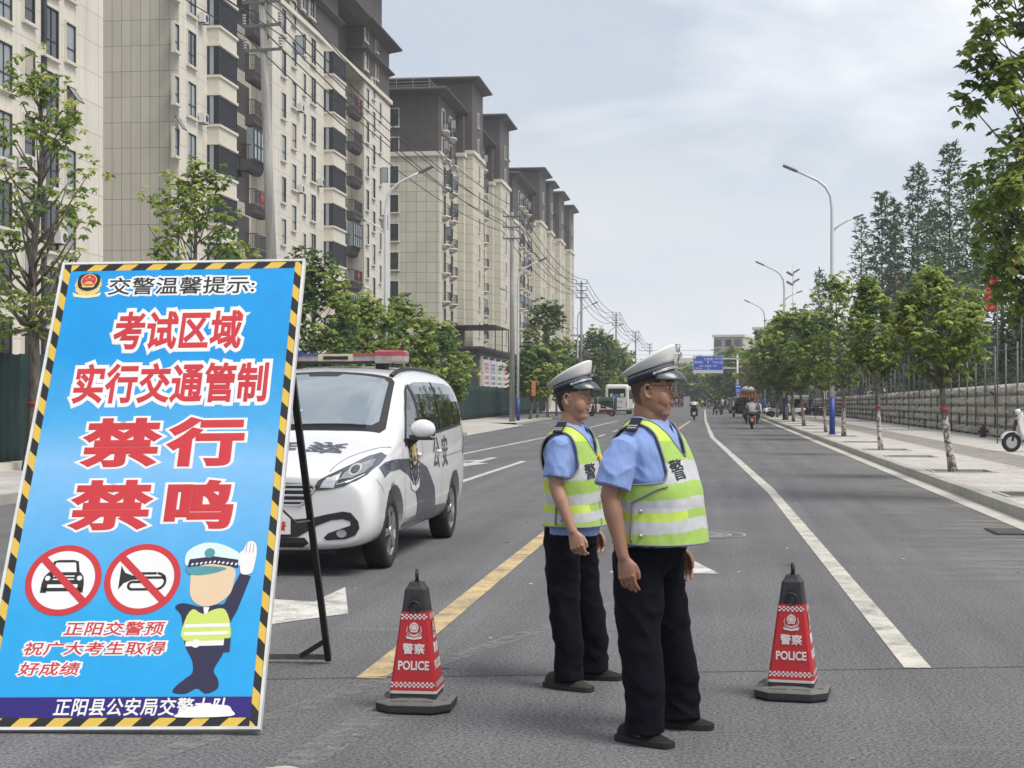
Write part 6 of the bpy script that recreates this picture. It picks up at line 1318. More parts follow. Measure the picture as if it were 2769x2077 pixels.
    for i in range(n + 1):
        a = R(22 + 316 * i / n); fwd = max(0, math.cos(a)); cxn = dx - .006; drop = .030 + .045 * fwd ** 2
        A.append([Vector((cxn + (R0 + .012) * math.cos(a) + .012 * fwd, (R0 + .010) * math.sin(a), zc - .02 - .038 * fwd + .012)), Vector((cxn + (R0 + .016) * math.cos(a) + .014 * fwd, (R0 + .014) * math.sin(a), zc - .012 - .040 * fwd + .012)), Vector((cxn + (R0 + .034) * math.cos(a) + .012 * fwd, (R0 + .032) * math.sin(a), zc - .018 - drop * .6 - .030 * fwd)), Vector((cxn + (R0 + .048) * math.cos(a) + .010 * fwd, (R0 + .046) * math.sin(a), zc - .02 - drop - .035 * fwd))])
    co.rings(A, closed=False, cap=False); o = obj('collar', co, M_shirt, t); o.modifiers.new('s', 'SOLIDIFY').thickness = .004
    # --- trousers
    Tm = MB(); z1 = c['belt']; zz = [.78 * s + (z1 - .78 * s) * k / 10 for k in range(11)]; Tm.rings([superring(-c['hipb'] + dx, cinterp(fr, max(z, c['belt'] - .12)) * .92 * c['hipf'] + dx, c['hipw'], z) if z < .9 * s else superring(-c['hipb'] + dx, cinterp(fr, z) * .92 * c['hipf'] + dx, c['hipw'], z) for z in zz])
    for q in (-1, 1):
        st_ = c['stance']; lg = c['leg']; fx = c['foot']
        Tm.tube([Vector((dx - .01, q * .095, .84 * s)), Vector((dx, q * (.095 + (st_ - .095) * .35), .66 * s)), Vector((dx + .02, q * (.095 + (st_ - .095) * .65), .46 * s)), Vector((fx - .01, q * st_ * .98, .24 * s)), Vector((fx - .015, q * st_, .10)), Vector((fx - .01, q * st_, c['cuff']))], [lg * 1.12, lg * 1.02, lg * .90, lg * .84, lg * .86, lg * .90], 20)
    tm = remesh(Tm, .008, 5); ridge(tm, .014, c['seed'] + 4); fold(tm, .010, 8, 4, c['seed'] + 9); fold(tm, .012, 10, 16, c['seed'] + 2, lambda p: max(0, 1 - abs(p.z - .14) / .16)); fold(tm, .010, 7, 9, c['seed'] + 5, lambda p: max(0, 1 - abs(p.z - .5) / .25)); obj('trousers', tm, M_trou, t)
    if c.get('belt_on'):
        mb = MB(); zb = c['belt'] - .02; rs = [superring(-c['hipb'] + dx - .004, cinterp(fr, zb) * .92 * c['hipf'] + dx + .006, c['hipw'] + .006, zb + d, 48) for d in (-.018, .018)]; mb.rings(rs, cap=False); obj('belt', mb, M_dark, t)
    # --- shoes
    for q in (-1, 1):
        up, so2 = MB(), MB(); fx = c['foot'] - .05; y = q * c['stance']; M = Matrix.Translation((fx, y, 0)) @ Matrix.Rotation(-R(q * -c['toe']), 4, 'Z'); L_ = c['shoe']
        prof = [(-.105, .028, .060, .0), (-.085, .037, .085, 0), (-.03, .040, .092, 0), (.03, .043, .088, 0), (.08, .049, .066, 0), (.13, .047, .050, 0), (.17, .036, .040, 0), (.19, .018, .030, 0)]
        up.rings([[M @ Vector((x * L_, hw2 * math.cos(a), .018 + (h_ - .018) * max(0, math.sin(a)) ** .8 if math.sin(a) > 0 else .018 + .01 * math.sin(a))) for a in [2 * math.pi * k / 20 for k in range(20)]] for x, hw2, h_, _ in prof])
        so2.rings([[M @ Vector((x * L_ * 1.03 - .001, (hw2 + .004) * math.cos(a), zz2)) for x, hw2 in [(p[0], p[1]) for p in prof] for a in (0,)] + [M @ Vector((x * L_ * 1.03 - .001, -(hw2 + .004), zz2)) for x, hw2 in [(p[0], p[1]) for p in prof][::-1]] for zz2 in (.001, .012, .030)], sm=False)
        sh = obj('shoe', evalmesh(up.mesh('shoe'), [('SUBSURF', dict(levels=1))]), c['shoem'] if q < 0 else M_shoe, t); obj('sole', evalmesh(so2.mesh('sole'), [('BEVEL', dict(width=.004, segments=2, limit_method='ANGLE'))]), M_sole if c['shoem'] is M_shoe or q > 0 else M_shoeg, sh)
        lc = MB()
        for k in range(4): x = .045 + k * .020; lc.tube([M @ Vector((x * L_, -.020, .086 - k * .0085)), M @ Vector((x * L_ + .004, 0, .092 - k * .0085)), M @ Vector((x * L_, .020, .086 - k * .0085))], .003, 5)
        if c.get('stripes') and q < 0:
            for k in range(3): x = -.005 + k * .02; lc.box((x, -.0445, .040), (x + .009, -.0425, .072), 1, M @ Matrix.Rotation(0, 4, 'X'))
        obj('laces', lc, [M_sole, M_caps], sh)
    # --- epaulettes
    for q in (-1, 1):
        y0 = c['epy']; P0 = SB_.ray_cast(Vector((dx - .008, q * y0, 2)), Vector((0, 0, -1))); P1 = SB_.ray_cast(Vector((dx - .008, q * (y0 - .075), 2)), Vector((0, 0, -1)))
        d = (P0[0] - P1[0]).normalized(); up = d.cross(Vector((1, 0, 0))); up = up if up.z > 0 else -up; M = Matrix((Vector((1, 0, 0)), d, up)).transposed().to_4x4(); M.translation = P1[0] + up * .020
        mb = MB(); mb.box((-.026, 0, -.004), (.026, .088, .004), 0, M); mb.box((-.024, .052, .0042), (.024, .060, .006), 1, M); mb.box((-.024, .067, .0042), (.024, .075, .006), 1, M); obj('epaulette', mb, [M_epau, M_caps], t)
    # --- reflective vest
    V = c['vest']; vb_, vt = V['bot'], c['sh'] + .034; nth, nz = 168, 120
    def vp(th, z, off=.018):
        zz = max(z, V['hang']); x0, x1, w_ = tor(zz, off); 
        if z < V['hang']: k = (V['hang'] - z); x1 += .02 * k / .15; x0 -= .01 * k / .15; w_ += .012 * k / .15
        xc, a = (x0 + x1) / 2, (x1 - x0) / 2; cth, sth = math.cos(th), math.sin(th); e = 2 / 2.3
        p = Vector((xc + a * math.copysign(abs(cth) ** e, cth), w_ * math.copysign(abs(sth) ** e, sth), z)); 
        rp = .0075 * noise.noise(Vector((p.x * 9, p.y * 9, p.z * 6 + c['seed']))) + .003 * noise.noise(Vector((p.x * 26, p.y * 26, p.z * 15 + c['seed']))) ; return p + Vector((cth, sth, 0)) * rp
    vm_ = bmesh.new(); grid = []
    for i in range(nz + 1):
        z = vb_ + (vt - vb_) * i / nz; grid.append([vm_.verts.new(vp(2 * math.pi * j / nth, z)) for j in range(nth)])
    yarm = [(V['arm'], .30), (V['arm'] + .03, .185), (V['arm'] + .08, .158), (V['arm'] + .2, .152), (c['sh'], .148)]
    def kind(p):
        f = p.x > dx; ay = abs(p.y)
        if p.z > V['arm'] and ay > interp(yarm, p.z): return None
        if f and p.z > V['vee'] and ay < (p.z - V['vee']) * V['slope']: return None
        if p.z > c['sh'] + .022 and ay < .10: return None
        if not f and p.z > c['sh'] - .01 and ay < .085: return None
        zb = p.z + V['tiltb'] * abs(p.y) 
        for lo, hi in V['bands']:
            if lo < zb < hi: return 2
        if p.z > V['vee'] + .085: return 1
        if f and abs(p.y) < .006: return 3
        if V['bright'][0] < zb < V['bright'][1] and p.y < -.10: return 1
        return 0 if f else 1
    for i in range(nz):
        for j in range(nth):
            q4 = (grid[i][j], grid[i][(j + 1) % nth], grid[i + 1][(j + 1) % nth], grid[i + 1][j]); ctr = sum((v.co for v in q4), Vector()) / 4; k = kind(ctr)
            if k is None: continue
            f_ = vm_.faces.new(q4); f_.material_index = k; f_.smooth = True
    bmesh.ops.delete(vm_, geom=[v for v in vm_.verts if not v.link_faces], context='VERTS')
    loops = []; edges = {e for e in vm_.edges if e.is_boundary}
    while edges:
        e = edges.pop(); lp = [e.verts[0], e.verts[1]]
        while True:
            nx = next((x for x in lp[-1].link_edges if x in edges), None)
            if nx is None: break
            edges.discard(nx); lp.append(nx.other_vert(lp[-1]))
        if len(lp) > 20: loops.append([v.co.copy() for v in lp])
    vme = bpy.data.meshes.new('vest'); vm_.to_mesh(vme); VB_ = BVHTree.FromBMesh(vm_); vm_.free()
    vo = obj('vest', vme, [M_vg, M_vy, M_vs, M_vp], t); md = vo.modifiers.new('s', 'SOLIDIFY'); md.thickness = .004
    pb_ = MB()
    for lp in loops:
        if (lp[0] - lp[-1]).length < .03: lp = lp[:-1]
        m_ = len(lp)
        for _ in range(14): lp = [(lp[k - 1] + lp[k] * 2 + lp[(k + 1) % m_]) / 4 for k in range(m_)]
        lp = lp[::2]; pb_.tube(lp + [lp[0], lp[1]], .0048, 6, cap=False)
    fl = [vp(R(-97), vb_ + .012 + (V['arm'] - .075 - vb_) * k / 14, .022) for k in range(15)] + [vp(R(-97 + 8 * k), V['arm'] - .060 + .075 * math.sin(R(13 * k)), .022) for k in range(1, 7) if fat]; pb_.tube(fl, .0052, 6); obj('vest_piping', pb_, M_vp, vo)
    sn_ = MB()
    for zf in (.22, .80): p = vp(R(-88), vb_ + (V['arm'] - .06 - vb_) * zf, .024); sn_.ellip(p, (.009, .009, .009), 10, 0)
    obj('snap_buttons', sn_, M_caps, vo)
    tx = text('警', V['ts'], .0009, 0, .92, depth=.0006); lm = MB(); b = 0
    for p in tx.v:
        hit = VB_.ray_cast(Vector((2, V['ty'] - .012 + p[0] * 1.05, V['tz'] + p[1] + (p[0] * V.get('tsl', .15)))), Vector((-1, 0, 0))); q_ = hit[0] if hit[0] else Vector((0, 0, 0)); nn = hit[1] if hit[0] else Vector((1, 0, 0)); nn = nn if nn.x > 0 else -nn; lm.v.append(tuple(q_ + nn * (.0035 + p[2])))
    for f_, m_ in zip(tx.f, tx.m): lm.face(f_, m_)
    obj('vest_lettering', lm, pm('vest_letter_black', (.008, .010, .02, 1), .6, .1), vo)
    # --- extras
    if c.get('glasses'):
        mb = MB()
        for q in (-1, 1):
            L_ = [H(.098 - .010 * max(0, abs(y) / .05 - .6), q * y, z) for y, z in smooth_poly([(.010, .028), (.030, .033), (.052, .030), (.056, .012), (.048, -.006), (.028, -.010), (.012, .0)], 4)]; mb.tube(L_ + [L_[0]], .0016, 6, 0, cap=False)
            mb.tube([H(.094, q * .056, .026), H(.075, q * .071, .026), H(.045, q * .0795, .024), H(.005, q * .0835, .026), H(-.012, q * .0835, .016), H(-.022, q * .082, -.002)], [.0018, .0016, .0016, .0022, .0024, .0024], 6, 1)
        mb.tube([H(.099, -.010, .016), H(.1, 0, .021), H(.099, .010, .016)], .0014, 6, 0); obj('glasses', mb, [M_caps, M_dark], t)
    if c.get('lanyard'):
        mb = MB(); pts = []
        for y, z in ((.055, c['sh'] - .03), (.030, c['sh'] - .09), (.018, c['sh'] - .15), (.022, c['sh'] - .20), (.03, c['sh'] - .24)):
            h_ = VB_.ray_cast(Vector((2, y, z)), Vector((-1, 0, 0)))[0] or SB_.ray_cast(Vector((2, y, z)), Vector((-1, 0, 0)))[0]; pts.append(h_ + Vector((.010, 0, 0)))
        mb.tube(pts, [.006, .009, .016, .011, .005], 8); obj('lanyard', mb, pm('yellow_cord', (.55, .36, .06, 1), .7, .2, 40), t)
        mb = MB(); mb.ellip(pts[1] + Vector((.012, 0, .008)), (.012, .010, .016), 10); obj('whistle', mb, M_dark, t)
    return t
M_skA = skin('skin_tan', (.265, .135, .086, 1)); M_skB = skin('skin_light_tan', (.36, .20, .132, 1))
A_ = dict(label='stout officer in white cap, glasses and lime vest standing nearest, hands at his sides', loc=(-.258, 7.331, 0), turn=30, s=1.0, seed=3, skin=M_skA, fat=1, dx=-.03, ear=1.586, head=14, nod=1, hs=1.06, nose=.104, sh=1.425,
    front=[(.80, .165), (.90, .195), (1.0, .218), (1.08, .222), (1.16, .205), (1.25, .170), (1.33, .135), (1.39, .105), (1.43, .078), (1.47, .055)], back=[(.80, .15), (.90, .145), (1.0, .135), (1.1, .135), (1.2, .145), (1.3, .148), (1.38, .125), (1.43, .090), (1.47, .065)], half=[(.80, .185), (.90, .192), (1.0, .198), (1.1, .203), (1.2, .21), (1.3, .218), (1.36, .205), (1.40, .175), (1.43, .135), (1.47, .080)],
    armR=((-.035, .215, 1.345), (-.075, .275, 1.115), (-.002, .285, .845)), armL=((-.035, .215, 1.345), (-.06, .275, 1.115), (.035, .262, .845)), arm=.052, curl=.75, hand=1.04, slv=.16, sleeve=.083, hem=.88, belt=.915, belt_on=True, hipb=.155, hipf=.92, hipw=.178, stance=.195, leg=.108, foot=.045, cuff=.045, toe=12, shoe=1.0, shoem=M_shoe, stripes=True, epy=.19, hair=M_hairs, hair_t=.0014, cap=19, smile=0, glasses=True,
    vest=dict(bot=.895, hang=1.06, arm=1.145, vee=1.275, slope=.64, tiltb=.10, bands=((.965, 1.02), (1.06, 1.115), (1.185, 1.275)), bright=(1.02, 1.06), ts=.096, ty=-.088, tz=1.195))
officer(A_)
B_ = dict(label='slim young officer in white cap and lime vest standing behind, smiling, without glasses', loc=(-.735, 8.60, 0), turn=27, s=.965, w=.90, seed=8, skin=M_skB, fat=0, dx=-.03, ear=1.552, head=3, nod=0, hs=1.02, nose=.108, sh=1.385,
    front=[(.80, .155), (.90, .160), (1.0, .165), (1.08, .168), (1.16, .165), (1.25, .155), (1.33, .130), (1.39, .105), (1.43, .078), (1.47, .055)], back=[(.80, .14), (.90, .130), (1.0, .125), (1.1, .13), (1.2, .145), (1.3, .148), (1.38, .125), (1.43, .090), (1.47, .065)], half=[(.80, .185), (.90, .185), (1.0, .185), (1.1, .19), (1.2, .20), (1.3, .212), (1.36, .20), (1.40, .170), (1.43, .135), (1.47, .080)],
    armR=((.005, .178, 1.315), (.0, .208, 1.085), (.105, .22, .85)), armL=((-.03, .195, 1.315), (-.05, .235, 1.085), (.03, .235, .83)), arm=.046, curl=1.2, hand=1.0, slv=.20, sleeve=.072, hem=.815, belt=.87, hipb=.135, hipf=.95, hipw=.160, stance=.165, leg=.093, foot=.04, cuff=.04, toe=10, shoe=1.0, shoem=M_shoeg, epy=.165, hair=M_hairb, hair_t=.004, cap=18, smile=.006, lanyard=True,
    vest=dict(bot=.865, hang=.98, arm=1.10, vee=1.235, slope=.62, tiltb=.10, bands=((.905, .955), (1.00, 1.055), (1.13, 1.215)), bright=(.955, 1.0), ts=.088, ty=-.078, tz=1.13))
officer(B_)
# ================================================================== traffic and things further off
M_dkc = pm('dark_cloth', (.02, .021, .026, 1), .85, .2, 12); M_whc = pm('white_cloth', (.62, .62, .60, 1), .85, .06, 12); M_gryc = pm('pale_grey_cloth', (.42, .42, .40, 1), .85, .08, 12); M_scw = pm('scooter_white', (.66, .66, .64, 1), .25, .05, 9, coat=.5); M_scb = pm('scooter_black', (.018, .018, .02, 1), .3, .1, 9, coat=.4); M_scr = pm('scooter_red', (.28, .02, .02, 1), .3, .1, 9, coat=.4); M_sct = pm('scooter_teal', (.02, .16, .19, 1), .35, .1, 9); M_seat = pm('seat_vinyl', (.018, .016, .016, 1), .6, .15, 20); M_plo = pm('plate_amber', (.5, .25, .06, 1), .5, .05); M_scgr = pm('scooter_grey', (.16, .165, .17, 1), .35, .1, 9)
M_mirror = pm('mirror_face', (.35, .37, .38, 1), .1, .05, 9, metal=.8)
def wheel_mb(mb, x, r, w_=.05, m0=0, m1=1, y=0, z=None):
    z = r if z is None else z; rs = []
    for k in range(28):
        a = 2 * math.pi * k / 28; rs.append([(x + q * math.cos(a), y + dy, z + q * math.sin(a)) for dy, q in ((-w_, r * .62), (-w_, r * .88), (-w_ * .5, r), (w_ * .5, r), (w_, r * .88), (w_, r * .62))])
    mb.rings(rs + [rs[0]], m0, cap=False); mb.cyl((x, y - w_ * .55, z), r * .64, w_ * 1.1, 20, m1, axis='y')
def scooter(label, loc, rz, col, plate=None, box=False, mirrors=True, group='parked scooters', shield=None, fine=False):
    'electric scooter heading +X'
    t = thing('scooter', label, 'scooter', loc, rz, group)
    for x, nm in ((.62, 'front_wheel'), (-.60, 'rear_wheel')): mb = MB(); wheel_mb(mb, x, .23, .055); obj(nm, mb, [M_tyre, M_alloy if fine else M_scgr], t)
    mb = MB(); L2 = lambda x, z, hx, hy: [Vector((x + hx * math.cos(a), hy * math.sin(a), z)) for a in [2 * math.pi * k / 14 for k in range(14)]]
    rs = []
    for y, sc in ((-.16, .55), (-.145, .85), (-.09, 1), (.09, 1), (.145, .85), (.16, .55)): rs.append([(-.40 + (px_ + .40) * (.9 + .1 * sc), y, .50 + (pz - .50) * sc) for px_, pz in smooth_poly([(-.12, .33), (.02, .45), (-.05, .66), (-.35, .72), (-.70, .70), (-.88, .62), (-.80, .52), (-.60, .47), (-.40, .36)], 3)])
    mb.rings(rs, 0); mb.box((-.16, -.15, .25), (.36, .15, .32), 1)
    rs = []
    for y, sc in ((-.17, .6), (-.12, .92), (0, 1), (.12, .92), (.17, .6)): rs.append([(.40 + (px_ - .40) * 1, y, .62 + (pz - .62) * sc) for px_, pz in smooth_poly([(.34, .28), (.40, .30), (.46, .55), (.50, .80), (.46, .98), (.38, 1.0), (.38, .80), (.34, .55)], 3)])
    mb.rings(rs, 0); mb.tube([(.46, 0, .95), (.56, 0, .5), (.60, 0, .26)], .045, 8, 1); mb.rings([[(.62 + q * math.cos(a), y, .23 + q * math.sin(a)) for a in [R(20 + 14 * k) for k in range(11)] for q in ((.275,))] + [(.62 + .25 * math.cos(a), y, .23 + .25 * math.sin(a)) for a in [R(160 - 14 * k) for k in range(11)]] for y in (-.075, .075)], 0, sm=False)
    mb.tube([(-.60, .09, .23), (-.35, .12, .33)], .03, 6, 1); mb.tube([(-.60, -.09, .23), (-.35, -.12, .33)], .03, 6, 1); mb.box((-.93, -.06, .40), (-.80, .06, .47), 1); o = obj('body', mb, [col, M_scb], t)
    mb = MB(); rs = []
    for y, sc in ((-.15, .4), (-.13, .9), (0, 1), (.13, .9), (.15, .4)): rs.append([(px_, y, .76 + (pz - .76) * sc) for px_, pz in smooth_poly([(-.02, .72), (-.10, .80), (-.35, .80), (-.52, .86), (-.78, .84), (-.80, .76), (-.5, .71)], 3)])
    mb.rings(rs, 0); obj('seat', mb, M_seat, t)
    mb = MB(); mb.tube([(.33, -.34, 1.0), (.38, -.2, 1.03), (.41, 0, 1.0), (.38, .2, 1.03), (.33, .34, 1.0)], .02, 8, 0); mb.ellip((.45, 0, .95), (.09, .11, .085), 12, 1); mb.cyl((.535, 0, .95), .06, .02, 14, 2, axis='x'); obj('handlebar', mb, [M_scb, col, M_lens], t)
    if mirrors:
        for s in (-1, 1): mb = MB(); mb.tube([(.38, s * .2, 1.03), (.36, s * .28, 1.16), (.34, s * .30, 1.24)], .008, 6, 0); mb.ellip((.33, s * .31, 1.29), (.022, .055, .045 if not fine else .065), 12, 1); obj('mirror', mb, [M_scb, M_mirror], t)
    mb = MB(); mb.box((-.905, -.07, .60), (-.86, .07, .66), 0); obj('tail_light', mb, M_rl, t)
    if plate: mb = MB(); mb.box((-.945, -.09 * plate[1], .40), (-.93, .09 * plate[1], .40 + .17 * plate[1]), 0); obj('number_plate', mb, plate[0], t)
    if box: mb = MB(); mb.box((-1.0, -.19, .86), (-.62, .19, 1.12), 0); o = obj('top_box', mb, M_scb, t); o.modifiers.new('b', 'BEVEL').width = .03
    if shield:
        mb = MB(); mb.rings([[(.42, y, .62 + .42 * math.cos(y * 3)), (.60, y * 1.1, .42), (.46, y * .9, 1.02)] for y in (-.3, -.15, 0, .15, .3)], 0, closed=False, cap=False); o = obj('wind_quilt', mb, shield, t); o.modifiers.new('s', 'SOLIDIFY').thickness = .03
    return t
def person(label, loc, rz, pose, top, bottom, hair=None, group=None, h=1.0, detail=.012, vest=None, hairr=1.0, cat='person'):
    'pose: dict of joints (x forward, y left, z up)'
    t = thing('person', label, cat, loc, rz, group); P = {k: Vector(v) * h for k, v in pose.items()}; sk = M_skB
    hd, nk, ch, pl = P['head'], P['neck'], P['chest'], P['hip']
    b = MB(); b.ellip(hd, (.10 * h, .082 * h, .122 * h), 14); b.ellip(hd + Vector((.10 * h, 0, -.01)), (.022, .014, .02), 8); b.tube([hd - Vector((.01, 0, .06)), nk - Vector((0, 0, .06))], [.056, .062], 10)
    for s, k in ((-1, 'R'), (1, 'L')):
        b.ellip(hd + Vector((-.005, s * .085 * h, 0)), (.018, .012, .03), 8); S_, E_, W_ = P['sh' + k], P['el' + k], P['wr' + k]; b.tube([S_, E_, W_], [.05, .042, .03], 9, round_=True)
        D = (W_ - E_).normalized(); b.ellip(W_ + D * .05, (.035, .032, .035), 9)
        for f in (-.027, -.009, .009, .027): q = W_ + D * .07 + Vector((f, 0, 0)); b.tube([q, q + D * .04, q + D * .06 + Vector((0, -s * .02, 0))], [.010, .0095, .008], 6, round_=True)
    b.tube([nk, ch, pl], [.09, .12, .12], 10)
    for k in 'RL': b.tube([P['hp' + k], P['kn' + k], P['an' + k]], [.08, .055, .04], 9, round_=True)
    obj('body', remesh(b, detail * .8, 2), sk, t)
    b = MB(); b.rings([[c_ + Vector((fx * math.cos(a), fy * math.sin(a), 0)) for a in [2 * math.pi * k / 20 for k in range(20)]] for c_, fx, fy in ((pl + Vector((0, 0, -.06)), .13 * h, .17 * h), (pl.lerp(ch, .4), .14 * h, .175 * h), (ch, .145 * h, .205 * h), (nk + Vector((0, 0, -.03)), .10 * h, .19 * h), (nk + Vector((0, 0, .03)), .065, .075))])
    for k in 'RL': b.tube([P['sh' + k] * .9 + nk * .1, P['sh' + k], P['sh' + k].lerp(P['el' + k], .75)], [.075, .078, .07], 12)
    m = remesh(b, detail, 3); fold(m, .008, 9, 8, 3); obj('shirt', m, top, t)
    b = MB(); b.ellip(pl + Vector((0, 0, -.02)), (.145 * h, .18 * h, .12 * h), 16)
    for k in 'RL': b.tube([P['hp' + k], P['kn' + k], P['an' + k]], [.095, .075, .065], 12, round_=True)
    m = remesh(b, detail, 3); fold(m, .008, 9, 8, 5); obj('trousers', m, bottom, t)
    for k in 'RL': b = MB(); a = P['an' + k]; b.ellip(a + Vector((.05, 0, -.045)), (.13, .048, .045), 12); obj('shoe', b, M_shoe, t)
    if hair: b = MB(); b.ellip(hd + Vector((-.014, 0, .022)), (.105 * h * hairr, .090 * h * hairr, .118 * h * hairr), 14); obj('hair' if hair is M_hairb else 'helmet', b, hair, t)
    if vest: b = MB(); b.rings([[c_ + Vector((fx * math.cos(a), fy * math.sin(a), 0)) for a in [2 * math.pi * k / 20 for k in range(20)]] for c_, fx, fy in ((pl, .16, .20), (ch, .17, .225), (nk + Vector((0, 0, -.02)), .12, .17))], cap=False); obj('vest', b, vest, t)
    return t
def ride(w=.22): return dict(head=(-.18, 0, 1.50), neck=(-.20, 0, 1.34), chest=(-.24, 0, 1.15), hip=(-.30, 0, .86), shR=(-.20, -.20, 1.29), elR=(.03, -.30, 1.08), wrR=(.27, -.31, 1.03), shL=(-.20, .20, 1.29), elL=(.03, .30, 1.08), wrL=(.27, .31, 1.03), hpR=(-.24, -.11, .86), knR=(.16, -w, .74), anR=(.13, -w * .9, .36), hpL=(-.24, .11, .86), knL=(.16, w, .74), anL=(.13, w * .9, .36))
def stand(sw=.08): return dict(head=(0, 0, 1.62), neck=(-.02, 0, 1.46), chest=(-.01, 0, 1.26), hip=(0, 0, .96), shR=(-.01, -.20, 1.41), elR=(-.03, -.25, 1.12), wrR=(.06, -.24, .88), shL=(-.01, .20, 1.41), elL=(-.03, .25, 1.12), wrL=(.08, .24, .88), hpR=(0, -.09, .93), knR=(.03 + sw, -.1, .50), anR=(-sw * .3, -.1, .09), hpL=(0, .09, .93), knL=(.02 - sw * .5, .1, .50), anL=(sw, .1, .09))
UP = R(90)
def gx(px, py, z=0): p = ground(px, py, z); return (p.x, p.y, z)
# riders going away
p = gx(2033, 1160); scooter('black scooter with an amber plate ridden by the grey shirted man', p, UP, M_scb, (M_plo, 1.0), mirrors=False, group='scooters riding along the road'); person('rider in a pale grey shirt seen from behind on the nearest moving scooter', p, UP, ride(.30), M_gryc, M_gryc if False else pm('grey_trousers', (.07, .068, .068, 1), .85, .2, 9), M_hairb, 'scooter riders')
mb = MB()
for s in (-1, 1): mb.ellip((.25, s * .33, .70), (.16, .11, .26), 12)
o = obj('leg_guards', mb, M_scb); tag(o, 'dark quilted leg guards hanging on the grey shirted rider scooter', 'leg guards'); o.location = p; o.rotation_euler = (0, 0, UP)
p = gx(1877, 1136); scooter('black scooter with a top box and pale plate ridden by the person in white', p, UP, M_scb, (pm('plate_pale', (.55, .5, .42, 1), .5, .05), 1.15), box=True, mirrors=False, group='scooters riding along the road'); person('rider in a white shirt seen from behind on the black box scooter', p, UP, ride(), M_whc, M_dkc, M_hairb, 'scooter riders')
p = gx(1938, 1122); scooter('dark scooter stopped with its rider putting one foot down', p, UP, M_scb, (M_plo, 1.0), mirrors=False, group='scooters riding along the road')
ps = ride(); ps['knR'] = (.05, -.33, .52); ps['anR'] = (-.05, -.36, .09); ps['knL'] = (.05, .30, .52); ps['anL'] = (-.05, .32, .09); person('dark clothed rider waiting astride a stopped scooter', p, UP, ps, M_dkc, M_dkc, M_hairb, 'scooter riders')
p = gx(1953, 1121); person('pedestrian in a white shirt and dark trousers beside the stopped scooter', p, R(200), stand(.1), M_whc, M_dkc, M_hairb, 'pedestrians far down the road')
p = gx(1899, 1103); scooter('farthest scooter whose rider wears a lime vest', p, UP, M_scb, (M_plo, 1.0), mirrors=False, group='scooters riding along the road'); person('far rider wearing a lime vest', p, UP, ride(), M_dkc, M_dkc, M_hairb, 'scooter riders', vest=M_vg)
# crowd at the far end
far = [(1820, 1102, M_dkc, 'dark'), (1829, 1101, M_whc, 'white'), (1836, 1102, M_dkc, 'black'), (1842, 1100, M_scr, 'red'), (1880, 1097, M_scr, 'red'), (1891, 1096, M_shirt, 'blue'), (1908, 1098, M_dkc, 'dark'), (1915, 1097, M_whc, 'white'), (1921, 1098, M_dkc, 'dark'), (1927, 1097, M_gryc, 'grey'), (1934, 1098, M_dkc, 'black'), (1960, 1104, M_whc, 'white')]
wh = ['standing left of the far notice board group', 'next to the far left tree trunk', 'beside the small far cones', 'close behind the far notice board', 'just right of the far notice board', 'walking behind the white shirted rider', 'standing right of the lime vest rider', 'beyond the lime vest rider', 'in the middle of the far right group', 'beside the far right group', 'at the right end of the far group', 'near the covered tricycles']
proto = None
for (px, py, m, cn), wl_ in zip(far, wh):
    lb = 'tiny far pedestrian in %s %s' % (cn, wl_); loc = gx(px, py)
    if proto is None: proto = person(lb, loc, R(70), stand(), m, M_dkc, M_hairb, 'pedestrians far down the road', detail=.02)
    else:
        q_ = dup(proto, loc, R(px * 7 % 360), lb)
        for c_ in q_.children:
            if c_.name.startswith('shirt'): c_.data = c_.data.copy(); c_.data.materials[0] = m
# small far cones and notice board
for px, py, lb in ((1819, 1103, 'tiny orange cone left of the far notice board'), (1838, 1103, 'tiny orange cone nearest the far notice board'), (1916, 1104, 'tiny orange cone right of the lime vest rider')):
    mb = MB(); mb.rings([[(r_ * math.cos(a), r_ * math.sin(a), z) for a in [2 * math.pi * k / 14 for k in range(14)]] for z, r_ in ((.03, .16), (.3, .11), (.45, .08), (.8, .03))]); mb.box((-.22, -.22, 0), (.22, .22, .04)); o = obj('small_cone', mb, pm('orange_cone', (.5, .09, .03, 1), .6, .1), loc=gx(px, py)); tag(o, lb, 'cone', 'far orange cones')
t = thing('standing_board', 'pale grey standing board with ruled lines far down the road', 'board', gx(1857, 1103), R(YAW)); mb = MB(); mb.box((-.55, -.05, .1), (.55, .05, 1.95)); obj('panel', mb, pm('pale_lilac_board', (.40, .39, .43, 1), .6, .05), t); mb = MB()
for k in range(6): mb.box((-.42, -.058, .35 + k * .26), (.42, -.051, .39 + k * .26))
mb.box((-.55, -.06, 0), (-.48, .06, .1)); mb.box((.48, -.06, 0), (.55, .06, .1)); obj('ruled_lines', mb, M_greyv, t)
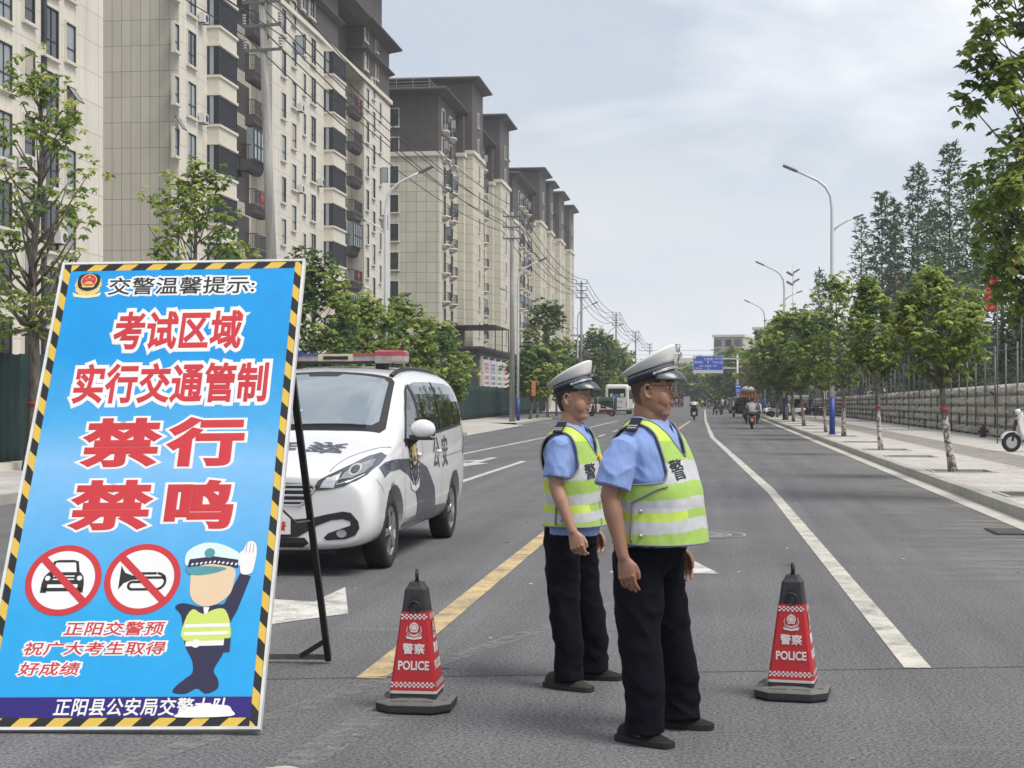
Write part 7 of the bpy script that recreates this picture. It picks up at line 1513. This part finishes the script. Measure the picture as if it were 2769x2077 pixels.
# bus
bp = at(1668, 158, 0); bus = thing('bus', 'white coach seen from behind with fleet digits on its rear, parked on the left', 'bus', bp, 0)
mb = MB(); S2 = lambda y, w_, z0, z1, r_: [(x, y, z) for x, z in rrect(-w_, z0, w_, z1, r_, 5)]
mb.rings([S2(0, 1.05, .42, 2.75, .3), S2(.08, 1.15, .36, 2.95, .35), S2(.4, 1.18, .34, 3.02, .3), S2(7.6, 1.18, .34, 3.02, .3), S2(8.0, 1.08, .45, 2.8, .3)]); mbv = mb.mesh('body'); obj('body', mbv, pm('bus_white', (.62, .61, .56, 1), .4, .06, 2, stain=.2), bus)
mb = MB(); mb.poly([(x, -.012, z) for x, z in rrect(-.86, 1.72, .86, 2.60, .12)], 0); obj('rear_window', mb, M_sg, bus)
mb = MB(); mb.box((-.40, -.02, 1.78), (.30, -.014, 2.02), 0); mb.box((-.66, -.02, 1.78), (-.45, -.014, 2.1), 1); mb.box((.36, -.02, 1.78), (.7, -.014, 2.1), 1); obj('window_notices', mb, [pm('bus_blue_notice', (.08, .15, .38, 1), .5, .05), pm('bus_white_notice', (.55, .55, .55, 1), .5, .05)], bus)
mb = MB(); text('1759', .30, .004, 0, 1, T(.12, -.014, 1.15) @ Matrix.Rotation(R(90), 4, 'X'), mb, 0, spacing=1.6); obj('fleet_number', mb, M_greyv, bus)
for s in (-1, 1): mb = MB(); mb.poly([(s * x, -.012 + .02 * (x > 1.0), z) for x, z in ([(.88, .75), (1.04, .78), (1.04, 1.25), (.95, 1.32)] if s > 0 else [(.95, 1.32), (1.04, 1.25), (1.04, .78), (.88, .75)])]); obj('tail_light', mb, M_rl, bus)
mb = MB(); mb.box((-.5, -.02, .70), (.5, -.013, .74)); mb.box((1.181, .6, 1.55), (1.19, 7.5, 2.5)); mb.box((-1.19, .6, 1.55), (-1.181, 7.5, 2.5)); mb.box((-1.1, -.02, .34), (1.1, .05, .46)); obj('side_windows', mb, M_sg, bus)
for y in (2.2, 6.6):
    for s in (-1, 1): mb = MB(); mb.cyl((s * 1.0 - .13, y, .46), .46, .28, 24, 0, axis='x'); mb.cyl((s * 1.0 + (.14 if s > 0 else -.16), y, .46), .24, .02, 16, 1, axis='x'); obj('wheel', mb, [M_tyre, M_alloy], bus)
# covered motor tricycles
def tricycle(label, loc, rz, cover, frame, strap=None, closed=True, group='covered motor tricycles'):
    t = thing('motor_tricycle', label, 'tricycle', loc, rz, group)
    mb = MB(); wheel_mb(mb, 1.05, .25, .05); obj('front_wheel', mb, [M_tyre, M_scgr], t)
    for s in (-1, 1): mb = MB(); wheel_mb(mb, -.75, .27, .06, y=s * .48); obj('rear_wheel', mb, [M_tyre, M_scgr], t)
    mb = MB(); mb.box((-1.1, -.55, .34), (.35, .55, .62)); mb.box((.35, -.45, .30), (.85, .45, .38)); mb.tube([(.85, 0, .34), (1.0, 0, .75), (.86, 0, 1.1)], .05, 8); mb.tube([(1.05, 0, .25), (.98, 0, .7)], .06, 8); mb.rings([[(x, y, z) for x, z in ((.92, .40), (1.10, .55), (1.02, 1.0), (.88, 1.0), (.84, .5))] for y in (-.35, -.2, .2, .35)], sm=False); obj('chassis', mb, frame, t)
    mb = MB(); rs = []
    for x, k in ((-1.15, .97), (-1.05, 1), (.55, 1), (.95, .9)): rs.append([(x, y * k, z) for y, z in ((-.58, .62 if x < .5 else 1.15), (-.60, 1.35), (-.52, 1.62), (-.3, 1.72), (.3, 1.72), (.52, 1.62), (.60, 1.35), (.58, .62 if x < .5 else 1.15))])
    mb.rings(rs, 0, sm=False, cap=closed); o = obj('canopy', mb, cover, t)
    mb = MB(); 
    for s in (-1, 1): mb.box((-.55, s * .607 - .005, .95), (.1, s * .607 + .005, 1.4), 0)
    mb.box((.962, -.4, 1.1), (.97, .4, 1.5), 0); mb.box((-1.165, -.4, 1.05), (-1.155, .4, 1.5), 0); obj('canopy_window', mb, M_sg, t)
    if strap:
        mb = MB()
        for x in (-.95, .45): mb.tube([(x, -.61, .6), (x, -.615, 1.36), (x, -.53, 1.64), (x, -.3, 1.735), (x, .3, 1.735), (x, .53, 1.64), (x, .615, 1.36), (x, .61, .6)], .022, 6)
        obj('canopy_piping', mb, strap, t)
    mb = MB(); mb.box((-.2, -.35, .70), (.25, .35, .85)); mb.box((.15, -.35, .85), (.25, .35, 1.2)); obj('seat', mb, M_seat, t)
    mb = MB(); mb.tube([(.82, -.35, 1.1), (.88, 0, 1.12), (.82, .35, 1.1)], .02, 6); obj('handlebar', mb, M_scb, t); return t
M_gc = pm('canopy_green', (.012, .05, .035, 1), .6, .2, 8); M_gyc = pm('canopy_grey', (.10, .11, .115, 1), .6, .2, 8); M_bkc = pm('canopy_black', (.02, .022, .026, 1), .5, .2, 8); M_mar = pm('maroon_paint', (.12, .012, .018, 1), .4, .1, 8); M_lst = pm('pale_green_piping', (.35, .5, .25, 1), .6, .1)
tricycle('green covered motor tricycle with pale piping in front of the white coach', gx(1632, 1126), R(178), M_gc, M_mar, M_lst)
tricycle('grey boxy covered tricycle on the right beyond the moving rider', gx(1982, 1118), R(100), M_gyc, M_scgr)
tricycle('black covered tricycle close to the grey shirted rider', gx(2004, 1129), R(-80), M_bkc, M_scb, pm('pale_strap', (.45, .45, .45, 1), .6, .1))
tricycle('pale canopied tricycle parked under the right street trees', gx(2157, 1122, .15), R(160), pm('canopy_cream', (.38, .34, .30, 1), .5, .15, 8), M_scr, closed=False)
# parked scooters
for px, py, z, rz, col, lb, kw in ((2066, 1126, .15, 215, M_scw, 'white scooter parked at the pavement corner nearest the moving rider', {}), (2082, 1124, .15, 250, M_scw, 'second white scooter from the pavement corner', {}), (2107, 1128, .15, 20, M_scw, 'white scooter parked just left of the second lamp base', {}), (2148, 1127, .15, 190, M_scw, 'white scooter with a large round tail parked right of the second lamp base', {}), (2188, 1123, .15, 205, M_scb, 'black scooter parked by the wall end', dict(shield=M_dkc)), (2206, 1122, .15, 200, M_scr, 'dark red scooter beside the black one by the wall end', dict(shield=M_greyv)), (2122, 1124, .15, 150, M_scgr, 'grey scooter behind the second lamp base', {}), (2172, 1121, .15, 230, M_scb, 'black scooter behind the white round tailed one', {}),
    (1583, 1127, .1, 90, M_sct, 'teal scooter parked left of the green tricycle', {}), (1562, 1122, .1, 60, M_scb, 'black scooter parked beyond the young officer face', {}), (1573, 1119, .1, 120, M_scgr, 'grey scooter parked behind the teal one', {}), (2040, 1117, .0, 240, M_scgr, 'grey scooter parked behind the black covered tricycle', {}), (1996, 1110, .0, 200, M_scw, 'white scooter parked behind the grey tricycle', {})):
    scooter(lb, gx(px, py, z), R(rz), col, **kw)
sp = gx(2803, 1222, .15); sc_ = scooter('white electric scooter cut off by the right picture edge on the pavement', sp, R(YAW + 183), M_scw, fine=True); mb = MB(); sc_.scale = (1.1, 1.1, 1.1); mb.ellip((.52, .10, .80), (.05, .04, .035), 10, 0); obj('indicator', mb, M_plo, sc_)
for i, (px, py) in enumerate(((1968, 1108), (1975, 1106))): p = gx(px, py); person('pedestrian in a %s top among the covered tricycles' % ('white', 'grey')[i], p, R(120), stand(), (M_whc, M_gryc)[i], M_dkc, M_hairb, 'pedestrians far down the road')
# fire hydrant
t = thing('fire_hydrant', 'dark red fire hydrant at the foot of the stone wall', 'hydrant', (9.75, 59.3, .15)); mb = MB(); mb.rings([[(r_ * math.cos(a), r_ * math.sin(a), z) for a in [2 * math.pi * k / 18 for k in range(18)]] for z, r_ in ((0, .19), (.05, .19), (.06, .13), (.40, .12), (.42, .16), (.46, .16), (.50, .13), (.60, .05), (.66, .04), (.68, .03))]); mb.cyl((-.26, 0, .30), .065, .52, 12, axis='x'); mb.cyl((0, -.25, .28), .085, .2, 14, axis='y'); obj('barrel', mb, pm('hydrant_rust_red', (.06, .022, .02, 1), .75, .25, 9), t); t.scale = (.72, .72, .72)
# flags on the right
M_fr = pm('flag_red', (.33, .035, .028, 1), .8, .1, 6); M_fo = pm('flag_orange', (.52, .20, .08, 1), .8, .1, 6)
def flag(label, px, d, ztop, w_, h_, mat, shape='rect', mirror=1):
    p = at(px, d, 0); t = thing('flag', label, 'flag', (p.x, p.y, .1), R(YAW), 'roadside flags'); mb = MB(); mb.tube([(0, 0, 0), (0, 0, ztop)], .022, 6); obj('flag_pole', mb, M_galv, t); mb = MB(); n = 8
    for i in range(n):
        for j in range(n):
            def Q(u, v):
                hh = h_ * (1 - .55 * u if shape == 'tri' else 1); return (-mirror * u * w_, .08 * math.sin(5 * u + 2 * v), ztop - .05 - (h_ - hh) * .5 - v * hh - .12 * u * u)
            b = len(mb.v); mb.v += [Q(i / n, j / n), Q((i + 1) / n, j / n), Q((i + 1) / n, (j + 1) / n), Q(i / n, (j + 1) / n)]; mb.face((b, b + 1, b + 2, b + 3), 0, True)
    o = obj('flag_cloth', mb, mat, t); o.modifiers.new('s', 'SOLIDIFY').thickness = .004
flag('larger red flag showing among the leaves near the right edge', 2697, 50, 5.6, .42, 1.3, M_fr); flag('small red flag above the wall between two street trees', 2457, 74, 5.5, .5, 1.0, M_fr, 'tri'); flag('orange banner flag low at the left end of the wall', 2206, 112, 4.5, 1.1, 1.5, M_fo); flag('orange flag highest at the right picture edge', 2762, 55, 6.7, .55, .9, M_fo, 'tri'); flag('red and white flag behind the tall right lamp post', 2225, 118, 6.0, .8, 1.6, M_fr, 'tri')
# blue direction sign on a gantry arm
dp = at(1994, 240, 0); ds = thing('direction_sign', 'blue overhead road direction sign on a white arm far down the road', 'road sign', dp, R(YAW)); mb = MB(); mb.tube([(0, 0, 0), (0, 0, 8.2)], [.20, .14], 12); mb.tube([(0, 0, 7.6), (-6.9, 0, 7.7)], .08, 8); mb.tube([(0, 0, 6.2), (-6.9, 0, 6.25)], .08, 8); obj('mast', mb, M_lampw, ds)
mb = MB(); mb.box((-6.72, -.16, 5.45), (-2.18, -.10, 8.10)); obj('panel_back', mb, M_lampw, ds); mb = MB(); mb.box((-6.66, -.175, 5.95), (-2.24, -.162, 8.02)); obj('blue_panel', mb, pm('sign_blue', (.012, .075, .46, 1), .45, .04), ds)
mb = MB(); RX = Matrix.Rotation(R(90), 4, 'X'); tt = lambda s_, x, z, sz: text(s_, sz, 0, 0, 1, T(x, -.19, z) @ RX, mb, 0)
tt('文殊路', -4.45, 7.42, .48); tt('慎南路', -5.95, 6.95, .44); tt('学苑大道', -3.05, 6.95, .38); tt('世纪大道', -2.95, 7.55, .30); tt('人民大道', -6.0, 6.1, .28); tt('城关街', -4.45, 6.42, .34)
for lo, hi in (((-4.49, -.19, 6.9), (-4.41, -.18, 7.2)), ((-5.6, -.19, 6.53), (-5.15, -.18, 6.60)), ((-3.75, -.19, 6.53), (-3.3, -.18, 6.60)), ((-4.49, -.19, 5.97), (-4.41, -.18, 6.32))): mb.box(lo, hi)
for c_ in ([(-4.45, 7.36), (-4.6, 7.15), (-4.3, 7.15)], [(-5.75, 6.565), (-5.55, 6.68), (-5.55, 6.45)], [(-3.15, 6.565), (-3.35, 6.45), (-3.35, 6.68)]): mb.poly([(x, -.19, z) for x, z in c_])
mb.poly([(x, -.188, z) for x, z in ((-6.6, 7.7), (-6.3, 7.7), (-6.3, 7.97), (-6.6, 7.97))]); obj('sign_lettering', mb, M_whp, ds)
p = at(1996, 205, 0); t = thing('parking_sign', 'small blue sign on a thin pole among the far right trees', 'road sign', p, R(YAW)); mb = MB(); mb.tube([(0, 0, 0), (0, 0, 3.6)], .05, 8); obj('sign_post', mb, M_lampw, t); mb = MB(); mb.box((-.38, -.09, 2.35), (.38, -.06, 3.45)); obj('sign_plate', mb, pm('sign_blue', (.012, .075, .46, 1), .45, .04), t); mb = MB()
mb.box((-.26, -.096, 3.1), (-.08, -.0905, 3.3)); mb.box((.0, -.096, 3.1), (.26, -.0905, 3.22)); mb.box((-.26, -.096, 2.7), (.26, -.0905, 2.76)); mb.box((-.26, -.096, 2.55), (.2, -.0905, 2.6)); obj('sign_marks', mb, M_whp, t)
# floodlight mast
p = at(2145, 165, 0); t = thing('floodlight_mast', 'tall thin floodlight mast with four lamps above the right hand roofs', 'floodlight', p, R(YAW)); mb = MB(); mb.tube([(0, 0, 0), (0, 0, 15.2)], [.16, .07], 8); mb.tube([(0, 0, 15.2), (0, 0, 16)], .015, 5); obj('mast', mb, M_lampw, t)
for z, s in ((14.6, -1), (14.9, 1), (13.6, -1), (13.9, 1)): mb = MB(); M = Matrix.Translation((s * .35, 0, z)) @ Matrix.Rotation(R(30) * s * -1, 4, 'Y'); mb.box((-.38, -.22, -.09), (.3, .22, .09), 0, M); mb.tube([(0, 0, z - .1), (s * .35, 0, z)], .04, 6); obj('floodlight', mb, M_lamph, t)
# far right and far end buildings
def block(label, px0, px1, d, top, depth, wallm, floors, cols, yaw=0, roof=None, cat='building', win=M_glass, name='far_building', base=0):
    a, b = at(px0, d, 0), at(px1, d, 0); wd = (b - a).length; h = EYE + (HYP - top) * d / FPX; t = thing(name, label, cat, (a.x, a.y, base), R(YAW + yaw)); mb = MB(); mb.box((0, 0, 0), (wd, depth, h)); obj('wall', mb, wallm, t); mb = MB(); mb.box((-.3, -.3, h + .002), (wd + .3, depth + .3, h + .5)); obj('roof', mb, roof or M_cornice, t)
    fh = h / floors; cw = wd / cols; wmsh = MB(); wmsh.box((-.06 - cw * .28, -.06, 0), (cw * .28, .01, fh * .5), 0); me = wmsh.mesh('window'); me.materials.append(win)
    for i in range(floors):
        for j in range(cols): share('window', me, t, (cw * (j + .5), -.002, fh * (i + .32)))
    return t, wd, h
M_pink = pm('pale_render', (.44, .42, .38, 1), .85, .08, .3, stain=.2); M_tan = pm('tan_render', (.36, .27, .17, 1), .85, .1, .3, stain=.2); M_rbr = pm('red_brown_render', (.20, .10, .08, 1), .85, .1, .3); M_whr = pm('white_render', (.52, .51, .48, 1), .85, .06, .3, stain=.2)
t, wd, h = block('far pale apartment block with bay windows right of the direction sign', 1930, 2010, 330, 912, 40, M_pink, 5, 3, yaw=-18)
for k in range(5):
    for j in (0, 2): mb = MB(); mb.box((wd * (j + .2) / 3, -1.1, h * k / 5 + .8), (wd * (j + .85) / 3, -.003, h * k / 5 + 2.3), 0); mb.box((wd * (j + .17) / 3, -1.2, h * k / 5 + .55), (wd * (j + .88) / 3, -.003, h * k / 5 + .79), 1); obj('bay', mb, [M_greyv, M_pink], t)
t, wd, h = block('low brown fronted building with pale columns under the rooftop characters', 1790, 1880, 380, 974, 20, M_rbr, 3, 12, yaw=0); mb = MB(); mb.box((wd * .25, 0, h + .5), (wd * .62, 6, h + 1.5)); obj('roof_house', mb, M_whr, t); mb = MB(); mb.box((0, -.4, h * .72), (wd, -.31, h)); obj('fascia', mb, M_whr, t)
mb = MB(); M = T(wd * .44, -.2, h + 2.0) @ RX @ Matrix.Scale(-1, 4, (1, 0, 0)); text('语', 2.3, .02, 0, 1, M, mb, 0); mb.tube([(wd * .38, 0, h + 1.5), (wd * .38, 0, h + 3)], .08, 5); mb.tube([(wd * .49, 0, h + 1.5), (wd * .49, 0, h + 3)], .08, 5); obj('rooftop_character', mb, M_dkc, t)
t, wd, h = block('long pale building with a sloping roofline behind the right street trees', 2040, 2330, 270, 893, 30, M_whr, 4, 12, yaw=-24)
block('far red brown building partly hidden behind the right trees', 2050, 2180, 235, 975, 20, M_rbr, 3, 8)
block('pale hall with grey base behind the small red flag', 2395, 2560, 160, 890, 14, M_whr, 2, 4, yaw=-20); block('tan school building behind the conifers', 2400, 2640, 190, 742, 20, M_tan, 5, 8, yaw=-15); block('dark low building behind the wall at the right edge', 2600, 2900, 120, 905, 12, M_brown, 2, 5, yaw=-10)
gd = at(2060, 178, 0); t = thing('gate_fence', 'dark blue grey metal sliding gate behind the parked scooters', 'gate', gd, R(YAW - 8)); mb = MB(); mb.box((0, 0, .1), (6.2, .1, 2.9)); obj('gate_panel', mb, pm('gate_slate', (.06, .068, .085, 1), .5, .1, 3), t); mb = MB()
for k in range(13): mb.box((k * .5, -.06, .05), (k * .5 + .06, -.002, 3.0))
obj('gate_bars', mb, M_greyv, t)
kp = at(2020, 195, 0); t = thing('market_stall', 'small red and yellow market stall with an umbrella behind the covered tricycles', 'stall', kp, R(YAW)); mb = MB(); mb.box((-.9, 0, 1.35), (1.0, .08, 2.35), 0); 
for k in range(5): mb.box((-.75 + k * .33, -.01, 1.5), (-.60 + k * .33, -.002, 2.2), 1)
obj('banner', mb, [M_scr, M_plo], t); mb = MB(); mb.tube([(-.9, .04, 0), (-.9, .04, 2.4)], .04, 6); mb.tube([(1.0, .04, 0), (1.0, .04, 2.4)], .04, 6); mb.box((-.9, .1, 0), (1.0, .9, .85)); obj('frame', mb, M_greyv, t); mb = MB(); mb.rings([[(.2 + r_ * math.cos(a), .6 + r_ * math.sin(a), z) for a in [2 * math.pi * k / 12 for k in range(12)]] for z, r_ in ((2.6, 1.1), (3.0, .6), (3.2, .05))]); obj('umbrella', mb, M_gryc, t)
mb = MB(); mb.box((-.13, -.02, 0), (.13, .02, 1.0)); o = obj('orange_tag', mb, pm('orange_notice', (.5, .17, .07, 1), .7, .1)); pp = at(1443, 104, 1.75); o.location = pp; o.rotation_euler = (0, 0, R(YAW)); tag(o, 'orange notice hung between two whitewashed stems on the left pavement', 'notice')
